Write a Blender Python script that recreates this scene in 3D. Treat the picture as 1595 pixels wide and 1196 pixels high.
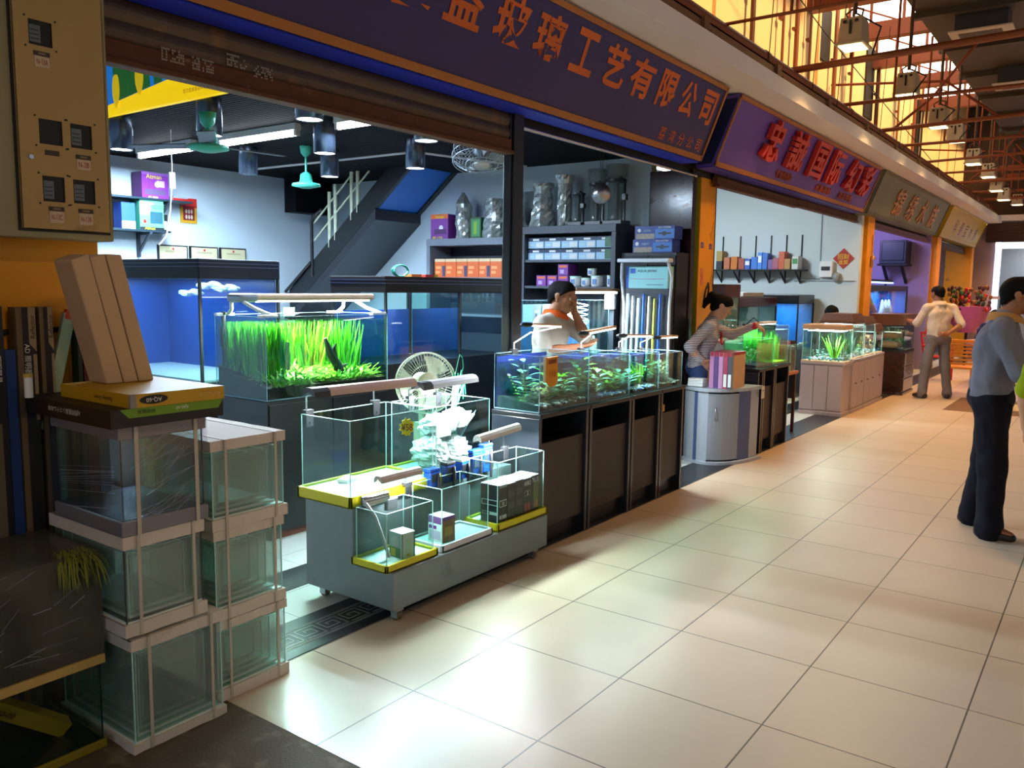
import bpy, bmesh, math, random
import numpy as np
from mathutils import Vector, Matrix

for o in list(bpy.data.objects):
    bpy.data.objects.remove(o, do_unlink=True)
SC = bpy.context.scene
COL = SC.collection
random.seed(7)
PI = math.pi

# ------------------------------------------------------------------ camera
cam_d = bpy.data.cameras.new('camera')
cam_d.sensor_fit = 'HORIZONTAL'; cam_d.sensor_width = 36.0
cam_d.lens = 36.0 * 1290.8 / 1595.0
cam_d.clip_start = 0.05; cam_d.clip_end = 200
cam = bpy.data.objects.new('camera', cam_d); COL.objects.link(cam)
def cam_axes(yaw, pitch, roll):
    f = Vector((math.cos(pitch)*math.cos(yaw), math.cos(pitch)*math.sin(yaw), math.sin(pitch)))
    r = Vector((math.sin(yaw), -math.cos(yaw), 0)); u = r.cross(f)
    r2 = math.cos(roll)*r + math.sin(roll)*u; u2 = -math.sin(roll)*r + math.cos(roll)*u
    return r2, u2, f
_r, _u, _f = cam_axes(math.radians(36.1), math.radians(-6.78), math.radians(.77))
cam.matrix_world = Matrix(((_r.x, _u.x, -_f.x, -2.3133), (_r.y, _u.y, -_f.y, -2.1523), (_r.z, _u.z, -_f.z, 1.6104), (0, 0, 0, 1)))
SC.camera = cam

# ------------------------------------------------------------------ world, sun, exposure
W = bpy.data.worlds.new('world'); SC.world = W; W.use_nodes = True
W.node_tree.nodes['Background'].inputs[0].default_value = (.86, .92, 1.0, 1)
W.node_tree.nodes['Background'].inputs[1].default_value = .47
SC.view_settings.view_transform = 'Standard'; SC.view_settings.look = 'None'
SC.view_settings.gamma = 1.0; SC.view_settings.use_curve_mapping = False
SC.view_settings.exposure = 0.0
def add_light(kind, name, loc, energy, color, target=None, size=.2, size_y=None, spot=None, parent=None, spread=None):
    d = bpy.data.lights.new(name, kind); d.energy = energy; d.color = color
    if kind == 'AREA':
        d.size = size
        if size_y: d.shape = 'RECTANGLE'; d.size_y = size_y
        if spread: d.spread = spread
    elif kind == 'SUN': d.angle = size
    else: d.shadow_soft_size = size
    if kind == 'SPOT': d.spot_size = spot; d.spot_blend = .6
    o = bpy.data.objects.new(name, d); COL.objects.link(o)
    o.location = Vector(loc) - (wloc(parent) if parent else Vector())
    if target is not None:
        o.rotation_euler = (Vector(target) - Vector(loc)).to_track_quat('-Z', 'X').to_euler()
    if parent: o.parent = parent
    return o
def wloc(o):
    v = Vector()
    while o is not None:
        v += o.location; o = o.parent
    return v
# low warm sun that enters between the corridor roof and the shop wall and strikes the upper wall
SUN = add_light('SUN', 'sun', (6, -12, 16), 7.2, (1.0, .64, .28), target=(7.0, 1.0, 4.6), size=.12)
CY = getattr(SC, 'cycles', None)
if CY is not None:
    CY.transparent_max_bounces = 40; CY.max_bounces = 8; CY.diffuse_bounces = 4; CY.glossy_bounces = 3
    CY.transmission_bounces = 4; CY.caustics_reflective = False; CY.caustics_refractive = False
    CY.sample_clamp_indirect = 4.0; CY.use_denoising = True

# ------------------------------------------------------------------ materials
MATS = {}
def lin(h):
    h = h.lstrip('#'); c = [int(h[i:i+2], 16)/255 for i in (0, 2, 4)]
    return tuple((x/12.92 if x <= .04045 else ((x+.055)/1.055)**2.4) for x in c)
def mat(name, col='#888888', rough=.55, metal=0, var=.08, scale=14, bump=0.0, bscale=60, spec=.5, emit=0, ecol=None, stain=None, coat=0, sss=0):
    if name in MATS: return MATS[name]
    m = bpy.data.materials.new(name); m.use_nodes = True; nt = m.node_tree; N = nt.nodes; L = nt.links
    b = N['Principled BSDF']; c = lin(col) if isinstance(col, str) else tuple(col)
    tc = N.new('ShaderNodeTexCoord')
    if var > 0 or bump > 0:
        nz = N.new('ShaderNodeTexNoise'); nz.inputs['Scale'].default_value = scale; nz.inputs['Detail'].default_value = 4
        L.new(tc.outputs['Object'], nz.inputs['Vector'])
        mx = N.new('ShaderNodeMix'); mx.data_type = 'RGBA'
        mx.inputs[6].default_value = (*[x*(1-var) for x in c], 1); mx.inputs[7].default_value = (*[min(1, x*(1+var)) for x in c], 1)
        L.new(nz.outputs['Fac'], mx.inputs[0]); out = mx.outputs[2]
        if stain:
            n2 = N.new('ShaderNodeTexNoise'); n2.inputs['Scale'].default_value = stain[1]; n2.inputs['Detail'].default_value = 6
            L.new(tc.outputs['Object'], n2.inputs['Vector'])
            rp = N.new('ShaderNodeMapRange'); rp.inputs[1].default_value = stain[2]; rp.inputs[2].default_value = stain[2]+.12
            L.new(n2.outputs['Fac'], rp.inputs[0])
            m2 = N.new('ShaderNodeMix'); m2.data_type = 'RGBA'; L.new(rp.outputs[0], m2.inputs[0]); L.new(out, m2.inputs[6])
            m2.inputs[7].default_value = (*lin(stain[0]), 1); out = m2.outputs[2]
        L.new(out, b.inputs['Base Color'])
    else:
        b.inputs['Base Color'].default_value = (*c, 1)
    if bump > 0:
        n3 = N.new('ShaderNodeTexNoise'); n3.inputs['Scale'].default_value = bscale; n3.inputs['Detail'].default_value = 3
        L.new(tc.outputs['Object'], n3.inputs['Vector'])
        bp = N.new('ShaderNodeBump'); bp.inputs['Strength'].default_value = bump; bp.inputs['Distance'].default_value = .01
        L.new(n3.outputs['Fac'], bp.inputs['Height']); L.new(bp.outputs[0], b.inputs['Normal'])
    b.inputs['Roughness'].default_value = rough; b.inputs['Metallic'].default_value = metal
    b.inputs['Specular IOR Level'].default_value = spec
    if coat: b.inputs['Coat Weight'].default_value = coat
    if sss:
        b.inputs['Subsurface Weight'].default_value = sss; b.inputs['Subsurface Radius'].default_value = (.01, .005, .003)
    if emit:
        b.inputs['Emission Color'].default_value = (*(lin(ecol) if ecol else c), 1); b.inputs['Emission Strength'].default_value = emit
    MATS[name] = m; return m
def glass(name, tint='#dff2ec', rough=.02, refl=.9, body=0.0, bcol='#a8c8c0'):
    """thin sheet glass: tinted transparency with Fresnel reflection and an optional mottled diffuse share"""
    if name in MATS: return MATS[name]
    m = bpy.data.materials.new(name); m.use_nodes = True; nt = m.node_tree; N = nt.nodes; L = nt.links
    N.remove(N['Principled BSDF']); out = N['Material Output']
    tr = N.new('ShaderNodeBsdfTransparent'); tr.inputs[0].default_value = (*lin(tint), 1)
    gl = N.new('ShaderNodeBsdfGlossy'); gl.inputs['Roughness'].default_value = rough
    gl.inputs['Color'].default_value = (refl, refl, refl, 1)
    lw = N.new('ShaderNodeLayerWeight'); lw.inputs[0].default_value = .5
    pw = N.new('ShaderNodeMath'); pw.operation = 'POWER'; pw.inputs[1].default_value = 5; L.new(lw.outputs['Facing'], pw.inputs[0])
    fr = N.new('ShaderNodeMath'); fr.operation = 'MULTIPLY_ADD'; fr.inputs[1].default_value = .8; fr.inputs[2].default_value = .035; L.new(pw.outputs[0], fr.inputs[0])
    mx = N.new('ShaderNodeMixShader'); L.new(fr.outputs[0], mx.inputs[0]); L.new(tr.outputs[0], mx.inputs[1]); L.new(gl.outputs[0], mx.inputs[2])
    last = mx
    if body > 0:
        df = N.new('ShaderNodeBsdfDiffuse'); df.inputs[0].default_value = (*lin(bcol), 1)
        tc = N.new('ShaderNodeTexCoord'); nz = N.new('ShaderNodeTexNoise'); nz.inputs['Scale'].default_value = 6; nz.inputs['Detail'].default_value = 5
        L.new(tc.outputs['Object'], nz.inputs['Vector'])
        mr = N.new('ShaderNodeMapRange'); mr.inputs[1].default_value = .3; mr.inputs[2].default_value = .75
        mr.inputs[3].default_value = body*.4; mr.inputs[4].default_value = body*1.6
        L.new(nz.outputs['Fac'], mr.inputs[0])
        m2 = N.new('ShaderNodeMixShader'); L.new(mr.outputs[0], m2.inputs[0]); L.new(mx.outputs[0], m2.inputs[1]); L.new(df.outputs[0], m2.inputs[2]); last = m2
    L.new(last.outputs[0], out.inputs[0])
    MATS[name] = m; return m
def emis(name, col, strength):
    if name in MATS: return MATS[name]
    m = bpy.data.materials.new(name); m.use_nodes = True; N = m.node_tree.nodes
    b = N['Principled BSDF']; b.inputs['Base Color'].default_value = (.8, .8, .8, 1)
    b.inputs['Emission Color'].default_value = (*lin(col), 1); b.inputs['Emission Strength'].default_value = strength
    MATS[name] = m; return m

# ------------------------------------------------------------------ mesh builder
TEXT_CACHE = {}
def text_geo(s, off=0.0):
    key = (s, off)
    if key in TEXT_CACHE: return TEXT_CACHE[key]
    cu = bpy.data.curves.new('t', 'FONT'); cu.body = s; cu.size = 1.0; cu.offset = off; cu.resolution_u = 2
    cu.align_x = 'CENTER'; cu.align_y = 'CENTER'
    o = bpy.data.objects.new('t', cu); COL.objects.link(o)
    dg = bpy.context.evaluated_depsgraph_get(); ev = o.evaluated_get(dg)
    me = ev.to_mesh()
    V = [tuple(v.co) for v in me.vertices]; F = [tuple(p.vertices) for p in me.polygons]
    ev.to_mesh_clear(); bpy.data.objects.remove(o, do_unlink=True); bpy.data.curves.remove(cu)
    if V:
        xs = [v[0] for v in V]; ys = [v[1] for v in V]
        cx, cy = (min(xs)+max(xs))/2, (min(ys)+max(ys))/2; w, h = max(xs)-min(xs), max(ys)-min(ys)
        V = [(v[0]-cx, v[1]-cy) for v in V]
    else: w = h = 1
    TEXT_CACHE[key] = (V, F, w, h); return TEXT_CACHE[key]

class MB:
    def __init__(s): s.v = []; s.f = []; s.m = []; s.sm = []; s.mats = []
    def mi(s, mt):
        if mt is None: return 0
        if mt not in s.mats: s.mats.append(mt)
        return s.mats.index(mt)
    def add(s, V, F, mt=None, smooth=False):
        n = len(s.v); k = s.mi(mt); s.v += [tuple(p) for p in V]
        for f in F: s.f.append(tuple(i+n for i in f)); s.m.append(k); s.sm.append(smooth)
        return s
    def box(s, c, d, mt=None, rz=0, R=None, taper=None):
        x, y, z = d[0]/2, d[1]/2, d[2]/2
        V = [Vector((sx*x, sy*y, sz*z)) for sz in (-1, 1) for sy in (-1, 1) for sx in (-1, 1)]
        if taper: V = [Vector((p.x*(taper[0] if p.z > 0 else 1), p.y*(taper[1] if p.z > 0 else 1), p.z)) for p in V]
        M = R if R is not None else Matrix.Rotation(rz, 3, 'Z')
        V = [M @ p + Vector(c) for p in V]
        return s.add(V, [(0, 2, 3, 1), (4, 5, 7, 6), (0, 1, 5, 4), (2, 6, 7, 3), (0, 4, 6, 2), (1, 3, 7, 5)], mt)
    def bb(s, x0, x1, y0, y1, z0, z1, mt=None):
        return s.box(((x0+x1)/2, (y0+y1)/2, (z0+z1)/2), (abs(x1-x0), abs(y1-y0), abs(z1-z0)), mt)
    def quad(s, a, b, c, d, mt=None): return s.add([a, b, c, d], [(0, 1, 2, 3)], mt)
    def prism(s, poly, axis, a0, a1, mt=None):
        """poly: 2-D points; extruded along axis ('x','y','z') from a0 to a1"""
        def P(p, a): return {'x': (a, p[0], p[1]), 'y': (p[0], a, p[1]), 'z': (p[0], p[1], a)}[axis]
        n = len(poly); V = [P(p, a0) for p in poly]+[P(p, a1) for p in poly]
        F = [tuple(range(n))[::-1], tuple(range(n, 2*n))]+[(i, (i+1) % n, n+(i+1) % n, n+i) for i in range(n)]
        return s.add(V, F, mt)
    def tube(s, pts, r, mt=None, n=8, cap=True, smooth=True):
        pts = [Vector(p) for p in pts]; rs = r if isinstance(r, (list, tuple)) else [r]*len(pts)
        V = []; prev = None
        for i, p in enumerate(pts):
            t = (pts[min(i+1, len(pts)-1)]-pts[max(i-1, 0)])
            if t.length < 1e-9: t = Vector((0, 0, 1))
            t.normalize()
            if prev is None:
                a = Vector((0, 0, 1)) if abs(t.z) < .9 else Vector((1, 0, 0)); u = t.cross(a).normalized()
            else:
                u = (prev - t*prev.dot(t)); u = u.normalized() if u.length > 1e-6 else t.orthogonal().normalized()
            w = t.cross(u); prev = u
            V += [p+rs[i]*(math.cos(2*PI*k/n)*u+math.sin(2*PI*k/n)*w) for k in range(n)]
        F = []
        for i in range(len(pts)-1):
            for k in range(n): F.append((i*n+k, i*n+(k+1) % n, (i+1)*n+(k+1) % n, (i+1)*n+k))
        s.add(V, F, mt, smooth)
        if cap:
            s.add(V[:n], [tuple(range(n))[::-1]], mt); s.add(V[-n:], [tuple(range(n))], mt)
        return s
    def cyl(s, c0, c1, r0, r1=None, mt=None, n=20): return s.tube([c0, c1], [r0, r0 if r1 is None else r1], mt, n)
    def lathe(s, prof, c=(0, 0, 0), mt=None, n=24, ax=None, smooth=True):
        """prof: (r, z) list about the z axis at c, or about direction ax"""
        M = Vector((0, 0, 1)).rotation_difference(Vector(ax)).to_matrix() if ax is not None else Matrix.Identity(3)
        V = []; c = Vector(c)
        for r, z in prof: V += [M @ Vector((r*math.cos(2*PI*k/n), r*math.sin(2*PI*k/n), z))+c for k in range(n)]
        F = [(i*n+k, i*n+(k+1) % n, (i+1)*n+(k+1) % n, (i+1)*n+k) for i in range(len(prof)-1) for k in range(n)]
        s.add(V, F, mt, smooth)
        if prof[0][0] > 1e-4: s.add(V[:n], [tuple(range(n))[::-1]], mt)
        if prof[-1][0] > 1e-4: s.add(V[-n:], [tuple(range(n))], mt)
        return s
    def ell(s, c, r, mt=None, n=12, m=8, noise=0, R=None):
        V = []; rr = random.Random(int(abs(c[0]*977+c[1]*613+c[2]*331)*1000))
        for i in range(m+1):
            th = PI*i/m
            for k in range(n):
                q = 1+noise*(rr.random()-.5)*2
                p = Vector((r[0]*math.sin(th)*math.cos(2*PI*k/n)*q, r[1]*math.sin(th)*math.sin(2*PI*k/n)*q, r[2]*math.cos(th)*q))
                if i in (0, m): p = Vector((0, 0, r[2]*math.cos(th)))
                if R is not None: p = R @ p
                V.append(p+Vector(c))
        F = [(i*n+k, (i+1)*n+k, (i+1)*n+(k+1) % n, i*n+(k+1) % n) for i in range(m) for k in range(n)]
        return s.add(V, F, mt, noise == 0)
    def text(s, t, c, ux, uy, h, mt, off=0.0, wmax=None, sx=1.0, depth=0, fit=None):
        """flat lettering centred at c, reading along ux, up along uy; h = height of the whole block"""
        V, F, w, hh = text_geo(t, off)
        if not V: return s
        k = h/hh; kx = k*sx
        if fit: kx = fit/w
        elif wmax and w*kx > wmax: kx = wmax/w
        ux = Vector(ux).normalized(); uy = Vector(uy).normalized(); c = Vector(c); nn = ux.cross(uy)
        P = [c+ux*(p[0]*kx)+uy*(p[1]*k)+nn*depth for p in V]
        s.add(P, F, mt)
        if depth:
            from collections import Counter
            ed = Counter(); 
            for f in F:
                for a, b in zip(f, f[1:]+f[:1]): ed[(a, b)] += 1
            Q = [c+ux*(p[0]*kx)+uy*(p[1]*k) for p in V]; n0 = len(V)
            s.add(P+Q, [(a, b, b+n0, a+n0)[::-1] for (a, b) in ed if (b, a) not in ed], mt)
        return s
    def blade(s, p, d, L, w, mt, bend=.5, seg=4, tw=0, wide=.35, side=None):
        """one leaf: starts at p, direction d, arches towards the ground by bend"""
        p = Vector(p); d = Vector(d).normalized(); sd = side or d.cross(Vector((0, 0, 1)))
        if sd.length < 1e-3: sd = Vector((math.cos(tw), math.sin(tw), 0))
        sd.normalize(); V = []; q = p.copy(); dd = d.copy()
        for i in range(seg+1):
            t = i/seg; ww = w*.5*(math.sin(PI*min(1, max(0.0, (t*(1-.08)+.08)))**1) if wide else 1)
            if t == 1: ww = w*.04
            V += [q-sd*ww, q+sd*ww]
            dd = (dd+Vector((0, 0, -bend/seg))).normalized(); q = q+dd*(L/seg)
        F = [(2*i, 2*i+1, 2*i+3, 2*i+2) for i in range(seg)]
        return s.add(V, F, mt, True)
    def build(s, name, mt=None, parent=None, bevel=0, local=False, seg=2, smooth_angle=None):
        me = bpy.data.meshes.new(name)
        off = Vector() if (local or parent is None) else wloc(parent)
        me.from_pydata([tuple(Vector(p)-off) for p in s.v], [], s.f)
        ms = s.mats[:]
        if not ms: ms = [mt]
        for x in ms: me.materials.append(x if x is not None else mt)
        me.polygons.foreach_set('material_index', s.m); me.polygons.foreach_set('use_smooth', s.sm)
        me.update()
        o = bpy.data.objects.new(name, me); COL.objects.link(o)
        if parent is not None: o.parent = parent
        if bevel:
            b = o.modifiers.new('bevel', 'BEVEL'); b.width = bevel; b.segments = seg; b.limit_method = 'ANGLE'; b.angle_limit = math.radians(50)
        return o
def centre(o):
    """move the origin of a parentless mesh object to its base centre"""
    me = o.data; n = len(me.vertices); a = np.empty(n*3, np.float32); me.vertices.foreach_get('co', a); a = a.reshape(-1, 3)
    c = np.array([(a[:, 0].min()+a[:, 0].max())/2, (a[:, 1].min()+a[:, 1].max())/2, a[:, 2].min()])
    me.vertices.foreach_set('co', (a-c).astype(np.float32).ravel()); me.update(); o.location = Vector(c.tolist()); return o
def tag(o, label=None, cat=None, group=None, kind=None):
    if label: o['label'] = label
    if cat: o['category'] = cat
    if group: o['group'] = group
    if kind: o['kind'] = kind
    return o
def thing(name, label, cat, loc=(0, 0, 0), group=None, rz=0):
    o = bpy.data.objects.new(name, None); o.empty_display_size = .1; COL.objects.link(o)
    o.location = loc; o.rotation_euler = (0, 0, rz)
    return tag(o, label, cat, group)
def single(mb, name, mt, label, cat, group=None, bevel=0):
    return tag(centre(mb.build(name, mt, None, bevel)), label, cat, group)
def struct(mb, name, mt=None, bevel=0):
    o = mb.build(name, mt, None, bevel); o['kind'] = 'structure'; return o
def dup(root, loc=None, rz=None, label=None, group=None, parent=None):
    c = root.copy(); COL.objects.link(c)
    if parent is not None: c.parent = parent
    if loc is not None: c.location = loc
    if rz is not None: c.rotation_euler = (0, 0, rz)
    if label: c['label'] = label
    if group: c['group'] = group
    for ch in root.children: dup(ch, parent=c)
    return c

# ------------------------------------------------------------------ shared materials
WHITE = mat('white_paint', '#e9edf2', .6, var=.05, scale=3, stain=('#c9ced6', 2.2, .62))
BLACK = mat('black_lacquer', '#0b0c10', .35, var=.2, scale=9)
BLACKM = mat('black_matt', '#121316', .6, var=.2)
STEEL = mat('brushed_steel', '#b9bdc2', .3, 1, var=.06, scale=30)
CHROME = mat('chrome', '#d8dade', .12, 1, var=.03)
PLASTICW = mat('white_plastic', '#eef0f1', .35, var=.03)
FOAM = mat('cream_foam', '#ddd3c6', .8, var=.06, scale=9, bump=.15, bscale=120, stain=('#c2b09c', 5, .68))
GEDGE = mat('glass_edge', '#b9efe6', .2, var=.05, spec=.7)  # pale aqua stands in for lamp light glowing in the sheet edges
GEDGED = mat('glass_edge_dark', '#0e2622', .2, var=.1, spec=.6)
GLASS = glass('tank_glass', '#eef8f6')
GLASSG = glass('green_tank_glass', '#f4f8f6', body=.09, bcol='#cfdcd6')  # pale diffuse share paints extra brightness into the stacked panes
WATER = glass('tank_water', '#d9f0ea', body=0)
TUBE = emis('cool_tube', '#e6f2ff', 26)
TUBEW = emis('lamp_tube', '#f2f8ff', 16)
ORANGEP = mat('orange_pillar_paint', '#e29608', .55, var=.12, scale=5, stain=('#8a5a10', 4, .63))
COOL = (.62, .79, 1.0)
# ================================================================== SETTING
def tile_floor(name, col, ox, oy, T=.6, grout='#6b5f50', gw=.0035, rough=.32, var=.05):
    m = bpy.data.materials.new(name); m.use_nodes = True; nt = m.node_tree; N = nt.nodes; L = nt.links; b = N['Principled BSDF']
    tc = N.new('ShaderNodeTexCoord'); sp = N.new('ShaderNodeSeparateXYZ'); L.new(tc.outputs['Object'], sp.inputs[0])
    def mth(op, a, c=None):
        n = N.new('ShaderNodeMath'); n.operation = op
        for i, q in enumerate((a, c)):
            if q is None: continue
            if isinstance(q, (int, float)): n.inputs[i].default_value = q
            else: L.new(q, n.inputs[i])
        return n.outputs[0]
    fl = []; ms = []
    for i, o in ((0, ox), (1, oy)):
        q = mth('DIVIDE', mth('SUBTRACT', sp.outputs[i], o), T); f = mth('FLOOR', q); fl.append(f)
        r = mth('SUBTRACT', q, f); ms.append(mth('LESS_THAN', mth('MINIMUM', r, mth('SUBTRACT', 1.0, r)), gw/T/1.0*.9))
    g = mth('MAXIMUM', ms[0], ms[1])
    cb = N.new('ShaderNodeCombineXYZ'); L.new(fl[0], cb.inputs[0]); L.new(fl[1], cb.inputs[1])
    wn = N.new('ShaderNodeTexWhiteNoise'); L.new(cb.outputs[0], wn.inputs['Vector'])
    nz = N.new('ShaderNodeTexNoise'); nz.inputs['Scale'].default_value = 3.5; nz.inputs['Detail'].default_value = 7; nz.inputs['Roughness'].default_value = .65
    L.new(tc.outputs['Object'], nz.inputs['Vector'])
    mxv = mth('ADD', mth('MULTIPLY', wn.outputs[0], .35), mth('MULTIPLY', nz.outputs[0], .65))
    c = lin(col); mx = N.new('ShaderNodeMix'); mx.data_type = 'RGBA'; L.new(mxv, mx.inputs[0])
    mx.inputs[6].default_value = (*[x*(1-2.2*var) for x in c], 1); mx.inputs[7].default_value = (*[min(1, x*(1+2.2*var)) for x in c], 1)
    m2 = N.new('ShaderNodeMix'); m2.data_type = 'RGBA'; L.new(g, m2.inputs[0]); L.new(mx.outputs[2], m2.inputs[6]); m2.inputs[7].default_value = (*lin(grout), 1)
    L.new(m2.outputs[2], b.inputs['Base Color']); b.inputs['Roughness'].default_value = rough; b.inputs['Specular IOR Level'].default_value = .45
    bp = N.new('ShaderNodeBump'); bp.inputs['Strength'].default_value = .3; bp.inputs['Distance'].default_value = .002; bp.invert = True
    L.new(g, bp.inputs['Height']); L.new(bp.outputs[0], b.inputs['Normal'])
    return m
FLOORM = tile_floor('corridor_tile', '#d1bba1', 0.0, .0)
INTILE = tile_floor('shop_tile', '#c9ccc4', .2, 1.24, .5, '#8d9290')
struct(MB().bb(-.497, 24, -9, .604, -.1, 0), 'floor', FLOORM)
struct(MB().bb(-9, -.499, -9, 7, -.1, -.001), 'floor_apron', mat('worn_concrete', '#5c4d3a', .8, var=.3, scale=5, bump=.3, bscale=90, stain=('#7a6a54', 9, .55)))
struct(MB().bb(-.497, 24, .604, 7, -.1, 0), 'floor_shop', INTILE)
DSTONE = mat('dark_stone', '#26262a', .35, var=.3, scale=18)
struct(MB().bb(-.497, 22.2, .606, .93, 0, .003), 'trim_1', DSTONE)
struct(MB().bb(-.497, 22.2, 1.26, 1.52, 0, .003), 'trim_2', DSTONE)
# greek key inlay of the first dark strip
gk = MB(); KEY = mat('key_inlay', '#8a8680', .4, var=.15)
def key_seg(x0, y0, x1, y1): gk.bb(min(x0, x1), max(x0, x1), min(y0, y1), max(y0, y1), .003, .0042)
x = -.49
while x < 1.9:
    w = .008; a, c = x+.01, .70; e = .115
    key_seg(a, c, a+e, c+w); key_seg(a+e-w, c, a+e, c+e); key_seg(a, c+e-w, a+e, c+e); key_seg(a, c+.03, a+w, c+e)
    key_seg(a, c+.03, a+e-.03, c+.03+w); key_seg(a+e-.03-w, c+.03, a+e-.03, c+e-.03); key_seg(a+.03, c+e-.03-w, a+e-.03, c+e-.03); key_seg(a+.03, c+.06, a+.03+w, c+e-.03)
    x += .135
for yy in (.675, .685, .83, .84): key_seg(-.49, yy, 1.9, yy+.005)
struct(gk, 'trim_3', KEY)
RUG = mat('brown_floor_stone', '#6d4d33', .5, var=.2)
struct(MB().bb(10.25, 11.9, -1.6, -.3, 0, .004), 'trim_4', RUG)
struct(MB().bb(10.75, 11.5, -1.6, -.72, .004, .006), 'trim_5', mat('pale_inlay', '#c8b38c', .5))

# --- pillars and walls
def pillar(name, x0, x1, y0=1.1, y1=1.55, z1=3.33, side=None):
    m = MB(); m.bb(x0, x1, y0, y1, 0, z1, ORANGEP)
    if side: m.bb(x0-.004, x0, y0+.012, y1, 0, z1, side)
    return struct(m, name, ORANGEP, .012)
YG = mat('yellow_green_paint', '#a8a012', .6, var=.12, scale=6)
pillar('wall_left', -3.2, -.615, 1.1, 1.35)
pillar('wall_front', 5.27, 5.64, 1.17, 1.5, side=YG)
pillar('wall_front', 11.05, 11.45, 1.0)
pillar('wall_front', 16.55, 17.0, .95)
pillar('wall_front', 21.4, 21.75, .95)
# thin conduit and ledge on the near pillar
m = MB(); m.tube([(-3.1, 1.085, 1.415), (-1.30, 1.085, 1.415), (-1.235, 1.085, 1.39), (-1.215, 1.085, 1.33), (-1.215, 1.085, .05)], .016)
tag(m.build('wall_pipe', ORANGEP), 'orange painted bent pipe running across the nearest orange pillar', 'pipe')
m = MB(); m.tube([(-1.19, 1.085, 1.415), (-.63, 1.085, 1.425)], .010)
tag(m.build('wall_cable', BLACKM), 'thin dark cable crossing the nearest orange pillar behind the upright boxes', 'cable')

INW = mat('shop_wall_white', '#c2d2da', .7, var=.05, scale=2.2, bump=.05)
CEILB = mat('black_ceiling', '#040509', .7, var=.2, spec=.08)
struct(MB().bb(-1.2, 5.1, 6.1, 6.25, 0, 3.5), 'wall_back', INW)
struct(MB().bb(4.99, 5.1, 1.56, 6.1, 0, 3.5), 'wall_right', INW)
struct(MB().bb(-1.35, -1.2, 1.35, 6.25, 0, 3.5), 'wall_shop_left', INW)
struct(MB().bb(4.965, 4.99, 1.12, 1.56, 0, 2.7), 'trim_6', mat('brown_marble', '#2c1712', .16, var=.3, scale=10))
struct(MB().bb(4.995, 5.12, 1.15, 1.24, 0, 2.7), 'trim_7', BLACK)
# black slatted ceiling
m = MB(); m.bb(1.1, 5.1, 1.55, 6.1, 2.872, 3.0)
for i in range(98): m.bb(1.11+i*.0405, 1.137+i*.0405, 1.6, 6.1, 2.85, 2.88)
struct(m, 'ceiling', CEILB)
m = MB(); m.bb(-1.2, 1.1, 1.2, 6.1, 3.42, 3.5); struct(m, 'ceiling_entrance', CEILB)
m = MB(); m.bb(1.1, 5.1, 1.2, 1.55, 3.2, 3.3); m.bb(1.1, 5.1, 1.55, 1.58, 2.93, 3.3); struct(m, 'trim_8', CEILB)
m = MB(); m.bb(1.075, 1.1, 1.55, 6.1, 2.86, 3.42); struct(m, 'wall_bulkhead', CEILB)
# frame of the open front: post and transom bar, dark rails behind
m = MB(); m.bb(2.10, 2.205, 1.07, 1.15, 0, 2.716); m.bb(2.085, 2.10, 1.09, 1.15, 0, 2.716, BLACK)
struct(m, 'trim_9', mat('rusty_brown_steel', '#70452c', .6, .2, var=.25, scale=18, bump=.1, stain=('#7b6a58', 22, .68)), .006)
m = MB(); m.tube([(2.2, 1.13, 2.645), (5.05, 1.13, 2.645)], .014, STEEL)
for xx in (2.6, 3.1, 3.6, 4.1, 4.6): m.bb(xx, xx+.05, 1.13, 1.55, 2.78, 2.83, BLACKM)
struct(m, 'trim_10', BLACKM)
# concrete slab over the signs with a pale fascia
CONC = mat('slab_plaster', '#eeecf2', .75, var=.05, scale=2, stain=('#c4bfc4', 3, .68))
m = MB(); m.bb(-3.2, 22.2, .47, 1.6, 3.33, 3.42); m.bb(-3.2, 22.2, .43, .47, 3.33, 3.47)
struct(m, 'ceiling_slab', CONC)
# upper wall, far end wall, corridor roof
UPW = mat('upper_wall_render', '#ecc890', .8, var=.06, scale=1.6, stain=('#c39355', 1.3, .62))
m = MB(); m.bb(-4, 30, 1.45, 1.6, 3.42, 9)
for i in range(7): m.bb(-1+i*3.5, -.95+i*3.5, 1.41, 1.45, 3.42, 9)
struct(m, 'wall_upper', UPW)
m = MB(); DARKW = mat('dark_opening', '#1d130c', .7)
for xx, zz, w, h in ((9.6, 4.75, .45, .7), (12.1, 4.4, .5, 1.1), (16.2, 4.2, .6, 1.2)):
    m.bb(xx, xx+w, 1.42, 1.46, zz, zz+h, DARKW)
struct(m, 'window_1', DARKW)
ROOFM = mat('roof_sheet', '#dad4ce', .4, .15, var=.12, scale=2.5, bump=.05, bscale=8)
m = MB(); m.bb(-8, 26, -9.5, .13, 4.95, 5.05)
for i in range(18):
    x0 = -5+i*1.75; m.bb(x0, x0+.11, -9.5, .16, 4.88, 4.955, mat('dark_joint', '#33302d', .5))
struct(m, 'ceiling_roof', ROOFM)
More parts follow.
